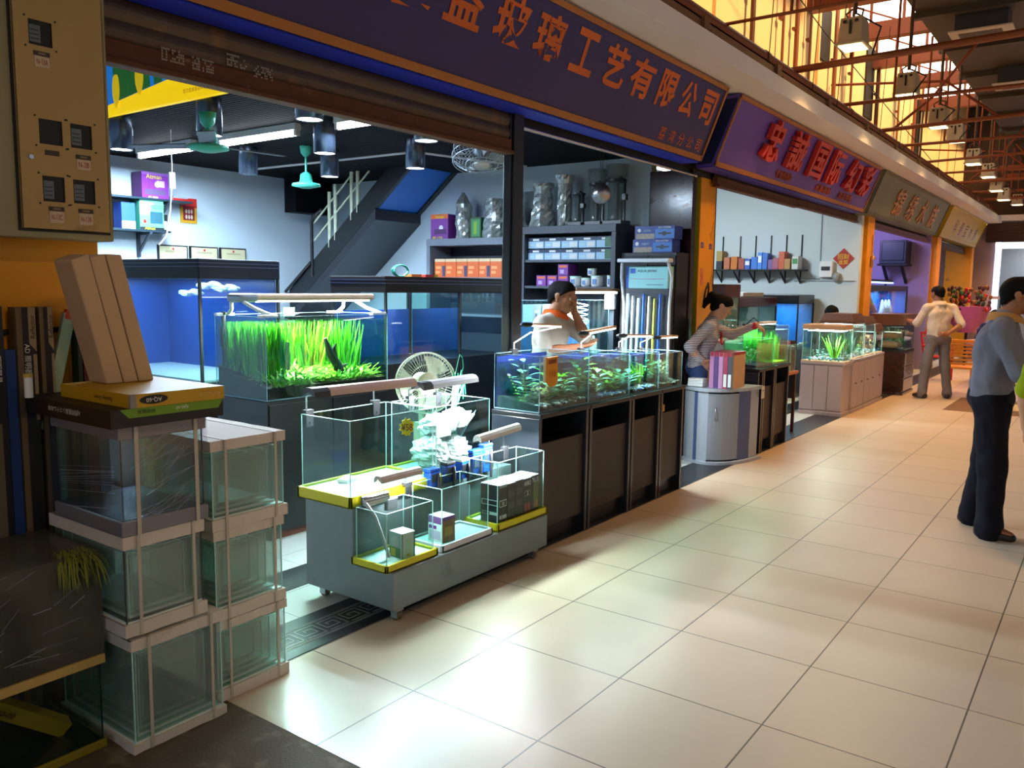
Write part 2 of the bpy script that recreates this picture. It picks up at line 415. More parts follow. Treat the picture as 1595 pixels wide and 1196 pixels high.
# saw-tooth roof lights between the corridor roof and the upper wall
RED = mat('red_oxide_steel', '#7d3a1a', .5, .15, var=.15, scale=12)
SKYP = emis('skylight_pane', '#fff3dc', 4.5)
for i, x0 in enumerate((9.1, 10.8, 12.5, 14.3, 16.4)):
    m = MB(); y0, y1, z0, z1 = .22, 1.38, 5.42, 6.35
    m.quad((x0, y1, z0), (x0, y0, z0), (x0, y0, z1), (x0, y1, z1), SKYP)
    m.bb(x0-.09, x0+.09, y0-.3, y1+.06, z0-.22, z0, RED); m.bb(x0-.04, x0+.04, y0, y1, z1, z1+.06, RED)
    for yy in (y0, y0+.42, y0+.86, y1): m.bb(x0-.035, x0-.005, yy-.02, yy+.02, z0, z1, RED)
    m.bb(x0-.035, x0-.005, y0, y1, z0+.30, z0+.335, RED); m.tube([(x0-.03, y1, z0+.3), (x0-.03, y0+.5, z0)], .014, RED, 6)
    o = m.build('window_%d' % (i+2)); o['kind'] = 'structure'
m = MB(); m.bb(-4, 8.8, .13, 1.5, 6.2, 6.3); m.bb(16.6, 27, .13, 1.5, 6.3, 6.4); struct(m, 'ceiling_gap', mat('dark_roof', '#2a2320', .7))
m = MB(); m.bb(-.61, 22, 1.16, 1.2, 2.66, 3.33); struct(m, 'trim_14', BLACKM)
# end of the corridor
ENDM = mat('end_wall_tile', '#a8939c', .6, var=.06, scale=3)
m = MB(); m.bb(22.2, 22.4, -.62+1.15, 7, 0, 3.3); m.bb(22.2, 22.4, -9, -2.6, 0, 3.3); m.bb(22.2, 22.4, -2.6, .53, 2.86, 3.3)
struct(m, 'wall_end', ENDM)
m = MB()
for i in range(12): m.bb(22.06, 22.2, -3.2, .75, 2.86+.042*i, 2.895+.042*i)
struct(m, 'trim_11', mat('brown_shutter', '#4c352c', .5, .3, var=.15))
m = MB(); m.bb(21.9, 22.4, -9, 1.0, 3.38, 3.52); struct(m, 'trim_12', CONC)
m = MB(); m.bb(22.6, 22.7, -9, 2, 3.5, 9); struct(m, 'wall_end_upper', mat('far_dark_wall', '#3a2a20', .8, var=.25, scale=3))
# lit shop at the end: white frame emitting its own brightness in place of shop light, pale interior
m = MB(); m.bb(22.1, 22.25, .40, .53, 0, 2.86); m.bb(22.1, 22.25, -2.6, .53, 2.70, 2.86); struct(m, 'door_1', emis('emissive_frame', '#e8f0ff', 1.1))
m = MB(); m.bb(24.2, 24.3, -3, 1.5, 0, 3.2); struct(m, 'wall_far', mat('far_interior', '#9fa6ad', .6))
add_light('AREA', 'far_shop_lamp', (23.2, -.8, 3.0), 60, (.85, .93, 1), target=(23.2, -.8, 0), size=1.2)
struct(MB().bb(-9, 26, -9.6, -9.5, 0, 1.3), 'wall_opposite', mat('opposite_wall', '#8a6b45', .8, var=.15))
# partitions and backs of the other shops
SH2 = mat('shop_two_wall', '#cfd9dc', .75, var=.04, scale=2)
struct(MB().bb(10.85, 10.98, 1.05, 6, 0, 3.4), 'wall_shop_two', SH2)
struct(MB().bb(5.1, 22, 6, 6.1, 0, 3.4), 'wall_shops_back', SH2)
struct(MB().bb(5.1, 10.85, 1.2, 6, 3.33, 3.4), 'ceiling_shop_two', SH2)
struct(MB().bb(16.45, 16.55, 1.05, 6, 0, 3.4), 'wall_shop_three', mat('lilac_wall', '#a592b4', .75, var=.05))
struct(MB().bb(10.98, 16.45, 1.2, 6, 3.1, 3.3), 'ceiling_shop_three', mat('shop_three_ceiling', '#4a4a66', .7))
struct(MB().bb(16.6, 22.2, 1.2, 6, 3.1, 3.3), 'ceiling_shop_four', mat('shop_four_ceiling', '#777788', .7))

# ================================================================== SHUTTERS AND SIGNS
RUST = mat('worn_shutter', '#5b4c3e', .55, .35, var=.25, scale=16, bump=.12, stain=('#7b5a3a', 7, .6))
RUSTB = mat('rusty_rail', '#5d351b', .65, .2, var=.3, scale=20, bump=.15, stain=('#8b7a66', 18, .66))
def shutter(x0, x1, zb, zt, y, label, rail=RUSTB):
    t = thing('roller_shutter', label, 'shutter', ((x0+x1)/2, y, zb))
    poly = []; n = max(2, int((zt-zb-.09)/.055)); prof = []
    for i in range(n*6+1):
        z = zb+.085+(zt-zb-.085)*i/(n*6); prof.append((y-.014*abs(math.sin(PI*i/6)), z))
    back = [(y+.02, p[1]) for p in prof[::-1]]
    MB().prism(prof+back, 'x', x0, x1).build('slats', RUST, t)
    m = MB(); m.bb(x0, x1, y-.025, y+.03, zb, zb+.085); m.bb(x0, x1, y-.045, y+.03, zb-.012, zb+.012)
    m.build('bottom_rail', rail, t, .004)
    return t
s1 = shutter(-.62, 2.09, 2.457, 2.704, 1.11, 'half raised rusty shutter with pale stencil marks over the nearest shop')
m = MB(); rr = random.Random(4)
for x0, z0 in ((-.33, 2.475), (-.19, 2.468), (-.02, 2.52), (.12, 2.50)):   # worn stencil patches
    m = MB()
    for i in range(11):
        for j in range(5):
            if rr.random() < .62: m.bb(x0+i*.0095, x0+i*.0095+.0065, 1.0835, 1.0848, z0+.03+j*.011, z0+.03+j*.011+.0075)
    m.build('stencil_mark', mat('stencil_white', '#a39b8d', .8), s1)
shutter(5.48, 7.95, 2.60, 2.704, 1.12, 'lower rusty shutter edge under the purple sign, near half')
shutter(8.02, 11.03, 2.62, 2.704, 1.14, 'lower rusty shutter edge under the purple sign, far half')
shutter(11.5, 16.5, 2.60, 2.704, 1.14, 'shutter edge under the grey green sign', mat('mauve_rail', '#7b5a68', .6))
shutter(17.0, 21.4, 2.55, 2.704, 1.14, 'dark shutter edge under the yellow sign')

SY0, SZ0, SY1, SZ1 = .93, 2.716, .70, 3.315
SL = math.hypot(SY1-SY0, SZ1-SZ0); UP = Vector((0, SY1-SY0, SZ1-SZ0)).normalized()
def sp(x, s, d=0):   # point on a sign's leaning face
    n = Vector((0, -UP.z, UP.y)); return Vector((x, SY0, SZ0))+UP*s+n*d
def signboard(x0, x1, face, frame, soffit, label, dz=0):
    t = thing('shop_sign', label, 'sign', ((x0+x1)/2, 1.0, SZ0))
    m = MB(); m.prism([(1.1, SZ0), (SY0, SZ0), (SY1, SZ1), (1.1, SZ1)], 'x', x0, x1, face); m.build('panel', face, t)
    f = MB()
    for s0, s1_ in ((0, .045), (SL-.035, SL)):
        f.add([sp(x0, s0, .012), sp(x1, s0, .012), sp(x1, s1_, .012), sp(x0, s1_, .012), sp(x0, s0), sp(x1, s0), sp(x1, s1_), sp(x0, s1_)],
              [(0, 1, 2, 3), (0, 4, 5, 1), (3, 2, 6, 7), (0, 3, 7, 4), (1, 5, 6, 2)], frame)
    for a, b in ((x0, x0+.03), (x1-.03, x1)):
        f.add([sp(a, 0, .012), sp(b, 0, .012), sp(b, SL, .012), sp(a, SL, .012), sp(a, 0), sp(b, 0), sp(b, SL), sp(a, SL)],
              [(0, 1, 2, 3), (0, 4, 5, 1), (3, 2, 6, 7), (0, 3, 7, 4), (1, 5, 6, 2)], frame)
    f.build('frame', frame, t)
    if soffit: MB().bb(x0+.01, x1-.01, SY0+.012, 1.1, SZ0-.012, SZ0-.001).build('soffit', soffit, t)
    return t
NAVY = mat('navy_sign_face', '#15145c', .45, var=.1, scale=3, stain=('#1f165c', 2, .6))
BRONZE = mat('bronze_trim', '#a0632c', .5, .2, var=.12)
ORL = mat('orange_letter', '#c65a08', .5, var=.06)
t = signboard(-3.1, 4.68, NAVY, BRONZE, mat('blue_soffit', '#1c35c8', .4), 'navy sign with orange brush characters above the nearest fish tank shop')
def lettering(t, ch, x, s, h, mt, w=None, depth=.0, d=.003, off=.028, name='character'):
    m = MB(); m.text(ch, sp(x, s, d), (1, 0, 0), UP, h, mt, off=off, fit=w, depth=depth); return m.build(name, mt, t)
for ch, x, w in (('超', .85, .30), ('益', 1.25, .30), ('玻', 1.665, .31), ('璃', 2.045, .29), ('工', 2.455, .27), ('艺', 2.86, .30), ('有', 3.255, .33), ('限', 3.675, .29), ('公', 4.05, .27), ('司', 4.44, .26)):
    lettering(t, ch, x, .425 if x > 1 else .41, .27, ORL, w)
for i, ch in enumerate('荔湾分公司'): lettering(t, ch, 3.83+i*.172, .118, .10, ORL, .105, off=.004, name='small_character')
PURP = mat('purple_sign_face', '#5c3ea2', .5, var=.08, scale=2.5, stain=('#7d5aa0', 2, .62))
REDL = mat('red_letter', '#c2301e', .4, var=.08)
t = signboard(4.97, 10.35, PURP, BRONZE, mat('violet_soffit', '#3b2b96', .5), 'purple sign with raised red characters over the second shop')
MB().prism([(1.09, SZ0+.02), (SY0+.02, SZ0+.02), (SY1+.02, SZ1-.03), (1.09, SZ1-.03)], 'x', 4.962, 4.972).build('end_panel', mat('dark_blue_end', '#151a44', .5), t)
for ch, x, w in (('忠', 6.03, .42), ('誠', 6.78, .46), ('国', 7.55, .46), ('际', 8.24, .44), ('幻', 9.05, .48), ('彩', 9.72, .46)):
    lettering(t, ch, x, .39, .40, REDL, w, depth=.05, d=.01, off=.018)
for ch, x, n in (('专营热带鱼', 6.75, .5), ('水族器材', 8.2, .62), ('批发零售', 9.2, .62)):
    lettering(t, ch, x, .115, .085, mat('brown_letter', '#9a3b12', .5), n, depth=.012, off=.012, name='small_lettering')
GREY = mat('grey_green_sign_face', '#6f7460', .55, var=.06, scale=2)
t = signboard(10.55, 16.1, GREY, mat('grey_green_trim', '#5d5c48', .6), None, 'grey green sign with gilt characters over the third shop')
GILT = mat('gilt_letter', '#c98c55', .45, .3)
for i, ch in enumerate('锦绣水族'): lettering(t, ch, 12.1+i*.98, .30, .42, GILT, .55, depth=.02, off=.004)
t = signboard(16.5, 21.6, mat('yellow_sign_face', '#bfa000', .5, var=.08), mat('yellow_trim', '#c9b056', .5), mat('yellow_soffit', '#7a6a18', .6), 'yellow sign with small dark characters over the farthest shop')
for i, ch in enumerate('科春宝水族'): lettering(t, ch, 17.8+i*.72, .29, .30, mat('brown_ink', '#6b2c10', .5), .38, off=.004)

# ================================================================== METER BOX ON THE NEAR PILLAR
MBX = mat('meter_box_steel', '#b0925a', .5, .15, var=.1, scale=9, stain=('#6e5630', 6, .64))
t = thing('meter_cabinet', 'dirty tan electric meter cabinet with five square windows on the nearest pillar', 'meter box', (-.98, 1.0, 1.745))
fy = .93   # front face
m = MB(); m.bb(-1.25, -.634, fy+.02, 1.1, 1.755, 2.70); m.build('casing', mat('meter_casing', '#958d68', .5, .2, var=.1), t, .004)
wins = [(-.914, -.836, 2.41, 2.493, 1), (-.896, -.817, 2.08, 2.165, 0), (-.788, -.712, 2.081, 2.165, 1), (-.893, -.818, 1.883, 1.971, 1), (-.787, -.709, 1.885, 1.969, 1)]
def plate_with_holes(m, x0, x1, z0, z1, y, holes, mt, th=.012):
    xs = sorted({x0, x1, *[h[0] for h in holes], *[h[1] for h in holes]}); zs = sorted({z0, z1, *[h[2] for h in holes], *[h[3] for h in holes]})
    for a, b in zip(xs, xs[1:]):
        for c, d in zip(zs, zs[1:]):
            mx_, mz_ = (a+b)/2, (c+d)/2
            if any(h[0] < mx_ < h[1] and h[2] < mz_ < h[3] for h in holes): continue
            m.quad((a, y, c), (b, y, c), (b, y, d), (a, y, d), mt)
    m.bb(x0, x0+.002, y, y+th, z0, z1, mt); m.bb(x1-.002, x1, y, y+th, z0, z1, mt); m.bb(x0, x1, y, y+th, z0, z0+.002, mt)
m = MB(); plate_with_holes(m, -.965, -.656, 1.785, 2.68, fy, wins, MBX); door = m.build('door', MBX, t)
m = MB(); m.bb(-.972, -.650, fy+.013, fy+.02, 1.778, 2.69); m.build('door_gap', BLACKM, t)
for k, (a, b, c, d, lit) in enumerate(wins):
    m = MB(); m.bb(a-.004, b+.004, fy+.006, fy+.0128, c-.004, d+.004, BLACKM)
    if lit: m.bb(a+.004, a+(b-a)*.52, fy+.003, fy+.006, c+.01, d-.016, mat('meter_dial', '#5d6a72', .4)); [m.bb(a+.008, a+(b-a)*.45, fy+.002, fy+.003, c+.02+q*.014, c+.024+q*.014, mat('dial_line', '#333b40', .5)) for q in range(3)]
    m.build('meter_window', BLACKM, door)
    for (sx, sz) in ((a-.012, c-.008), (b+.012, c-.008), (a-.012, d+.008), (b+.012, d+.008)): m = MB(); m.cyl((sx, fy, sz), (sx, fy-.002, sz), .0035, None, BLACKM, 8); m.build('screw', BLACKM, door)
RINK = mat('red_ink', '#9a2318', .6); LBL = mat('paper_label', '#c9b59a', .7, var=.06); PLT = mat('dark_plate', '#3b2c18', .5)
for a, b, c, d, s_ in ((-.899, -.850, 2.338, 2.375, 'N-13A'), (-.771, -.722, 2.006, 2.042, 'N-2B'), (-.875, -.826, 1.809, 1.85, 'N-13C'), (-.771, -.722, 1.809, 1.85, 'N-13B')):
    m = MB(); m.bb(a, b, fy-.002, fy, c, d, LBL); m.text(s_, ((a+b)/2, fy-.0025, (c+d)/2), (1, 0, 0), (0, 0, 1), .019, RINK, off=.01, fit=.038); m.build('number_label', LBL, door)
    m = MB(); m.bb(a-.002, b+.002, fy-.003, fy, d+.001, d+.016, PLT); m.bb(a+.012, b-.012, fy-.0035, fy-.003, d+.005, d+.012, mat('plate_face', '#7d6b4c', .5)); m.build('name_plate', PLT, door)
m = MB(); m.bb(-.88, -.832, fy-.003, fy, 2.043, 2.06, PLT); m.build('name_plate', PLT, door)
m = MB(); m.cyl((-.928, fy, 2.03), (-.928, fy-.006, 2.03), .008, None, STEEL, 14); m.build('lock', STEEL, door)
# ================================================================== STACK OF NESTED FOAM-CAPPED TANKS
def pane_tank(m, x0, x1, y0, y1, z0, z1, g=GLASS, e=GEDGE, th=.006, ew=.004, bottom=True, top=True):
    """five glass sheets with visible bright edges: corners and top rim"""
    m.bb(x0, x1, y0, y0+th, z0, z1, g); m.bb(x0, x1, y1-th, y1, z0, z1, g)
    m.bb(x0, x0+th, y0+th, y1-th, z0, z1, g); m.bb(x1-th, x1, y0+th, y1-th, z0, z1, g)
    for xx in (x0, x1):
        for yy in (y0, y1): m.box((xx, yy, (z0+z1)/2), (ew, ew, z1-z0), e)
    if top:
        for yy in (y0+ew/2, y1-ew/2): m.bb(x0, x1, yy-ew*.6, yy+ew*.6, z1-.001, z1+.0015, e)
        for xx in (x0+ew/2, x1-ew/2): m.bb(xx-ew*.6, xx+ew*.6, y0, y1, z1-.001, z1+.0015, e)
    if bottom: m.bb(x0, x1, y0, y1, z0-.003, z0+.001, e)
BEDGE = mat('white_bottom_edge', '#dcebe4', .4)
STRAP = mat('cream_strap', '#c6bcac', .6, var=.05)
def foam_cap(x0, x1, y0, y1, z0, z1, parent, seed=0):
    rr = random.Random(seed); m = MB(); n = 10; pts = []
    for i in range(n+1):     # slightly crumbled edges
        t = i/n; pts.append((x0+(x1-x0)*t, y0+rr.uniform(-.003, .003)))
    for i in range(n+1): t = i/n; pts.append((x1+rr.uniform(-.003, .003), y0+(y1-y0)*t))
    for i in range(n+1): t = i/n; pts.append((x1-(x1-x0)*t, y1+rr.uniform(-.003, .003)))
    for i in range(n+1): t = i/n; pts.append((x0+rr.uniform(-.003, .003), y1-(y1-y0)*t))
    m.prism(pts, 'z', z0, z1, FOAM)
    return m.build('foam_cap', FOAM, parent, .003)
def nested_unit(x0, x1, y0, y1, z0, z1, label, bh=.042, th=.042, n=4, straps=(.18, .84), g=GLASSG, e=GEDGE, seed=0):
    t = thing('nested_glass_tank', label, 'glass tank', ((x0+x1)/2, (y0+y1)/2, z0), 'foam capped tanks stacked by the nearest pillar')
    foam_cap(x0, x1, y0, y1, z0, z0+bh, t, seed); foam_cap(x0+.004, x1-.004, y0+.003, y1, z1-th, z1, t, seed+5)
    i0 = .012
    for k in range(n):
        q = i0+k*.022; m = MB()
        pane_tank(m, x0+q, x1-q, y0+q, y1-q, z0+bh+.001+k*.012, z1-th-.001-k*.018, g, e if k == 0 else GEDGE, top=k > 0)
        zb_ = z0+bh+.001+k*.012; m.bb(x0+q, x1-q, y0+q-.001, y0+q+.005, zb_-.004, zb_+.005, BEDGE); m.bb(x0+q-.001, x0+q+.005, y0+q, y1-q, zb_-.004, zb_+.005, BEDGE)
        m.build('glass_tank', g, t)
    for f in straps:
        xx = x0+(x1-x0)*f; m = MB()
        m.bb(xx-.0055, xx+.0055, y0-.0045, y0-.0015, z0+.002, z1+.001); m.bb(xx-.0055, xx+.0055, y0-.0045, y1, z1, z1+.002)
        m.build('strap', STRAP, t)
    return t
nested_unit(-.915, -.55, .44, .95, 0, .402, 'foam capped nested tanks, lowest and widest of the front column', .031, .04, 4, seed=1)
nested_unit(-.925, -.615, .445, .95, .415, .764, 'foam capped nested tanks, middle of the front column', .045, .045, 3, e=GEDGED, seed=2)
nested_unit(-.535, -.195, .52, 1.06, 0, .318, 'foam capped nested tanks, lowest of the column beside the steel trolley', .045, .035, 5, seed=3)
nested_unit(-.53, -.20, .525, 1.06, .32, .672, 'foam capped nested tanks, middle of the column beside the steel trolley', .045, .037, 5, seed=4)
t_r = nested_unit(-.535, -.188, .522, 1.06, .674, 1.02, 'foam capped nested tanks, topmost beside the steel trolley with bare white lid', .045, .04, 4, seed=6)
# shrink-wrapped single tank on top of the front column
FILM = glass('stretch_film', '#eef0f4', .16, .55, body=.035, bcol='#9a98b0')
x0, x1, y0, y1, z0, z1 = -.925, -.603, .44, .90, .766, 1.136
t = thing('wrapped_glass_tank', 'stretch wrapped empty tank with white foam ends, topmost of the front column', 'glass tank', ((x0+x1)/2, .67, z0), 'foam capped tanks stacked by the nearest pillar')
GFOAM = mat('grey_wrapped_foam', '#bdb4ae', .45, var=.08, scale=14, bump=.1, bscale=80)
for a, b in ((z0, z0+.05), (z1-.045, z1)):
    m = MB(); m.bb(x0, x1, y0, y1, a, b); m.build('foam_cap', GFOAM, t, .004)
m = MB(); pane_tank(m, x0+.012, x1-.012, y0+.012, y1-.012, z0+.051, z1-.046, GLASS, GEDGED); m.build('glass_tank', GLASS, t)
m = MB(); m.bb(x0-.002, x1+.002, y0-.002, y0-.001, z0, z1-.002); m.bb(x0-.002, x0-.001, y0, y1, z0, z1-.002); m.build('stretch_film', FILM, t)
m = MB(); rr = random.Random(3); CR = mat('film_crease', '#b9b9cc', .15, spec=.9)
for i in range(20):     # creases in the film, fanning out from the top right and over the left side
    a = rr.uniform(.04, .31); b = a-rr.uniform(.03, .13); xa = x1-rr.uniform(.03, .1); xb = x0+rr.uniform(.02, .14)
    m.tube([(xa, y0-.0025, z0+.05+a), ((xa+xb)/2, y0-.0028, z0+.05+(a+b)/2+.004), (xb, y0-.0025, z0+max(.06, .05+b))], rr.uniform(.0003, .0008), CR, 4)
for i in range(10):
    a = rr.uniform(.08, .3); m.tube([(x0-.0025, y0+.03, z0+a), (x0-.0025, y1-.06, z0+a-.05+rr.uniform(-.01, .01))], rr.uniform(.0003, .0008), CR, 4)
m.build('film_creases', CR, t)
for f in (.18, .86):
    m = MB(); xx = x0+(x1-x0)*f; m.bb(xx-.007, xx+.007, y0-.006, y0-.003, z0, z1); m.build('strap', STRAP, t)
# left column: foam slab on a dark tank, and a wrapped tank with plants on it
x0, x1, y0, y1 = -1.42, -.94, .57, .99
t = thing('glass_tank', 'unlit empty tank with yellow base, lowest of the column at the pillar', 'glass tank', ((x0+x1)/2, .8, 0), 'foam capped tanks stacked by the nearest pillar')
m = MB(); m.bb(x0, x1, y0, y1, 0, .03); m.build('base', mat('dull_yellow_base', '#8a7a10', .6), t, .003)
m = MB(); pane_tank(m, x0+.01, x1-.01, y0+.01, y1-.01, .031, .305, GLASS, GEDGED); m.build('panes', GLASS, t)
m = MB(); R = Matrix.Rotation(math.radians(38), 3, 'Y') @ Matrix.Rotation(math.radians(18), 3, 'X')
YB = mat('carton_yellow', '#b78a10', .5, var=.1)
m = MB(); m.box((-1.13, .72, .145), (.30, .05, .055), YB, R=R)
R2 = R @ Matrix.Identity(3); nrm = R2 @ Vector((0, -1, 0)); m.text('60-00', Vector((-1.20, .72, .195))+nrm*.027, R2 @ Vector((1, 0, 0)), R2 @ Vector((0, 0, 1)), .02, mat('dark_red_ink', '#7a1a20', .5), off=.01)
single(m, 'lamp_carton', YB, 'long yellow carton lying tilted inside the dark lowest tank', 'carton')
m = MB(); m.bb(-1.45, -.935, .565, .995, .306, .338); single(m, 'foam_slab', mat('yellowed_foam', '#c9a95e', .8, var=.08, bump=.15, bscale=120), 'yellowed foam slab between the two tanks at the pillar foot', 'foam slab', bevel=.003)
x0, x1, y0, y1, z0, z1 = -1.40, -.932, .575, .99, .339, .70
t = thing('wrapped_glass_tank', 'dusty film wrapped tank with dry plant and dark box inside, near the pillar foot', 'glass tank', ((x0+x1)/2, .8, z0), 'foam capped tanks stacked by the nearest pillar')
m = MB(); m.bb(x0, x1, y0, y1, z0, z0+.045); m.build('foam_cap', GFOAM, t, .004)
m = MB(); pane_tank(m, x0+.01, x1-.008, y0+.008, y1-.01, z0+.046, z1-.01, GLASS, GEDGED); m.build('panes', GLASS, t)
m = MB(); m.bb(x0, x1, y0-.001, y0, z0, z1); m.bb(x0, x1, y0, y1-.02, z1, z1+.001); m.build('stretch_film', glass('grey_film', '#b9bcb4', .2, .5, body=.26, bcol='#8a8a7a'), t)
m = MB(); rr = random.Random(9)
for i in range(16):
    a = rr.uniform(.05, .33); xa = x0+rr.uniform(0, .4); L = rr.uniform(.04, .16)
    m.tube([(xa, y0-.0015, z0+a), (min(x1-.01, xa+L), y0-.0015, z0+min(.35, a+rr.uniform(-.02, .07)))], rr.uniform(.0003, .0009), CR, 4)
m.build('film_creases', CR, t)
m = MB(); m.bb(-1.36, -1.1, .66, .9, .54, .60); single(m, 'flat_carton', mat('dark_navy_carton', '#1a1838', .5), 'dark navy flat carton inside the film wrapped tank', 'carton')
m = MB(); rr = random.Random(2)
for i in range(120):
    p = (-1.01+rr.uniform(-.05, .05), .60+rr.uniform(-.03, .05), .703+rr.uniform(0, .012)); m.blade(p, (rr.uniform(-.5, .5), rr.uniform(-1, -.5), rr.uniform(0, .3)), rr.uniform(.07, .17), .004, None, 2.4, 5)
single(m, 'dry_plant', mat('dry_olive', '#7a8228', .7, var=.3), 'dry olive water plant hanging over the wrapped tank rim', 'plant')
# flat boxes on the front column
def box_text(m, t, c, ux, uy, h, mt, **k): m.text(t, c, ux, uy, h, mt, **k)
BKB = mat('black_carton', '#15120f', .5, var=.15); GRB = mat('lime_carton_face', '#6f9a14', .5, var=.06); WI = mat('white_ink', '#d9d5cb', .6); DI = mat('dark_ink', '#1a1712', .6)
x0, x1, y0, y1, z0, z1 = -.965, -.555, .405, .99, 1.137, 1.197
m = MB(); m.bb(x0, x1, y0, y1, z0, z1, BKB)
m.quad((x0+.14*0+.06, y0-.0008, z0+.03), (x1-.02, y0-.0008, z0+.03), (x1-.0, y0-.0008, z1), (x0+.03, y0-.0008, z1), GRB)
m.text('AJ60-60', (x1-.16, y0-.0015, z0+.048), (-1, 0, 0), (0, 0, -1), .014, WI, off=.008)
m.text('照明器具', (x0+.12, y0-.0015, z0+.048), (-1, 0, 0), (0, 0, -1), .014, DI)
m.text('AJ照明器具システム本体', (x0-.0015, y0+.30, z0+.034), (0, 1, 0), (0, 0, -1), .022, WI, off=.004)
single(m, 'flat_carton', BKB, 'black flat carton with a lime green corner on the wrapped tank', 'carton')
x0, x1, y0, y1, z0, z1 = -.90, -.553, .40, .86, 1.198, 1.243
m = MB(); m.bb(x0, x1, y0, y1, z0, z1, mat('yellow_carton', '#c69a0e', .5, var=.06)); m.bb(x0-.001, x0+.02, y0-.001, y0+.012, z0, z1, mat('carton_grey', '#8d8a80', .5))
m.prism([(x0+.025+.055+.05*math.cos(a), z0+.024+.015*math.sin(a)) for a in [i*PI/12 for i in range(24)]], 'y', y0-.0015, y0-.0005, DI)
m.text('AQ-60', (x0+.08, y0-.003, z0+.024), (-1, 0, 0), (0, 0, -1), .017, WI, off=.012)
m.text('Reflector', (x1-.06, y0-.001, z0+.02), (-1, 0, 0), (0, 0, -1), .016, mat('gold_ink', '#d8b765', .5))
m.text('Banking Green', (x0-.0015, y0+.17, z0+.022), (0, 1, 0), (0, 0, -1), .018, mat('brown_print', '#5d3510', .5), off=.005)
single(m, 'flat_carton', None, 'yellow flat carton with a dark oval, upside down on the black carton', 'carton')
# bundled foam boards leaning behind the boxes
FB = mat('foam_board', '#c9ab86', .75, var=.08, scale=6)
for k, (xa, xb) in enumerate(((-.805, -.745), (-.742, -.688), (-.685, -.628))):
    m = MB(); lean = .105
    top = 1.70; m.prism([(xa, 1.244), (xb, 1.244), (xb-lean, top), (xa-lean, top-.012*(2-k))], 'y', .72, .85, FB)
    single(m, 'foam_board', FB, ('cream curved foam board leaning on the yellow carton, pillar side', 'cream foam board in the middle of the leaning three', 'cream foam board on the shop side of the leaning three')[k], 'foam board', 'foam boards leaning on the cartons', .006)
# tall lamp cartons standing between the stack and the pillar
def tall_carton(x, w, zt, face, label, txt=None, y=1.005, side=None):
    m = MB(); m.bb(x, x+w, y, y+.06, .02, zt, mat('carton_kraft_edge', '#6e5a3e', .7))
    m.quad((x+w*.3, y-.001, .02), (x+w, y-.001, .02), (x+w, y-.001, zt), (x+w*.3, y-.001, zt), mat(face[0], face[1], .5, var=.15))
    if side:
        m.quad((x+w*.62, y-.002, zt-.13), (x+w, y-.002, zt-.16), (x+w, y-.002, zt), (x+w*.62, y-.002, zt), mat('carton_pale', '#9a8468', .6))
        m.text('Reflector', (x+w*.82, y-.003, zt-.07), (0, 0, 1), (-1, 0, 0), .016, DI, off=.006)
        m.quad((x+w*.8, y-.0015, 1.1), (x+w, y-.0015, 1.1), (x+w, y-.0015, zt-.17), (x+w*.8, y-.0015, zt-.17), mat('carton_pale', '#9a8468', .6))
    if txt: m.text(txt, (x+w*.5, y-.003, zt-.2), (0, 0, -1), (1, 0, 0), .022, WI, off=.008)
    single(m, 'lamp_carton', None, label, 'carton', 'upright lamp cartons by the pillar')
tall_carton(-1.065, .046, 1.515, ('carton_black1', '#14101a'), 'tall dark lamp carton standing leftmost against the orange pillar', 'AD 照明器具')
tall_carton(-.975, .065, 1.51, ('carton_black2', '#171318'), 'tall dark lamp carton with pale logo panel, middle of the pillar row', 'AD 照明器具', side=1)
tall_carton(-.895, .045, 1.51, ('carton_black3', '#1c0d10'), 'tall maroon black lamp carton nearest the mint strip', None, side=1)
m = MB(); m.bb(-1.015, -.98, 1.01, 1.05, .1, 1.36, mat('blue_sleeve', '#153a78', .5)); single(m, 'lamp_carton', None, 'blue narrow carton between the dark upright cartons', 'carton', 'upright lamp cartons by the pillar')
m = MB(); m.cyl((-.99, .90, 1.199), (-.99, .90, 1.27), .014, None, PLASTICW, 12); m.cyl((-.99, .90, 1.27), (-.99, .90, 1.283), .015, None, mat('yellow_cap', '#c8b04a', .5), 12)
single(m, 'small_bottle', PLASTICW, 'small white bottle with yellow top behind the black flat carton', 'bottle')
m = MB(); R = Matrix.Rotation(math.radians(14), 3, 'Y')
m.box((-.83, 1.03, 1.27), (.042, .02, .44), mat('mint_carton', '#9fb8a2', .6, var=.1), R=R); m.box((-.772, 1.03, 1.478), (.044, .022, .035), mat('red_tip', '#c2381c', .5), R=R)
m.box((-.84, 1.03, .55), (.04, .02, 1.0), mat('mint_carton'), R=Matrix.Identity(3))
single(m, 'lamp_carton', None, 'mint green slanted carton with a red tip against the pillar', 'carton', 'upright lamp cartons by the pillar')
for xx, c, zt, lb in ((-.745, '#5d1526', 1.37, 'maroon upright carton behind the leaning foam boards'), (-.70, '#3d7fa8', 1.40, 'light blue upright carton behind the leaning foam boards')):
    m = MB(); m.bb(xx, xx+.04, 1.0, 1.06, .05, zt, mat('c'+c, c, .5)); single(m, 'lamp_carton', None, lb, 'carton', 'upright lamp cartons by the pillar')
m = MB(); m.bb(-.765, -.75, 1.0, 1.05, .05, 1.42, mat('dk_green', '#16301c', .5)); m.bb(-.765, -.66, 1.0, 1.04, 1.42, 1.445, mat('leafgreen', '#7fae2a', .5)); single(m, 'lamp_carton', None, 'dark green upright carton with lime top behind the foam boards', 'carton', 'upright lamp cartons by the pillar')
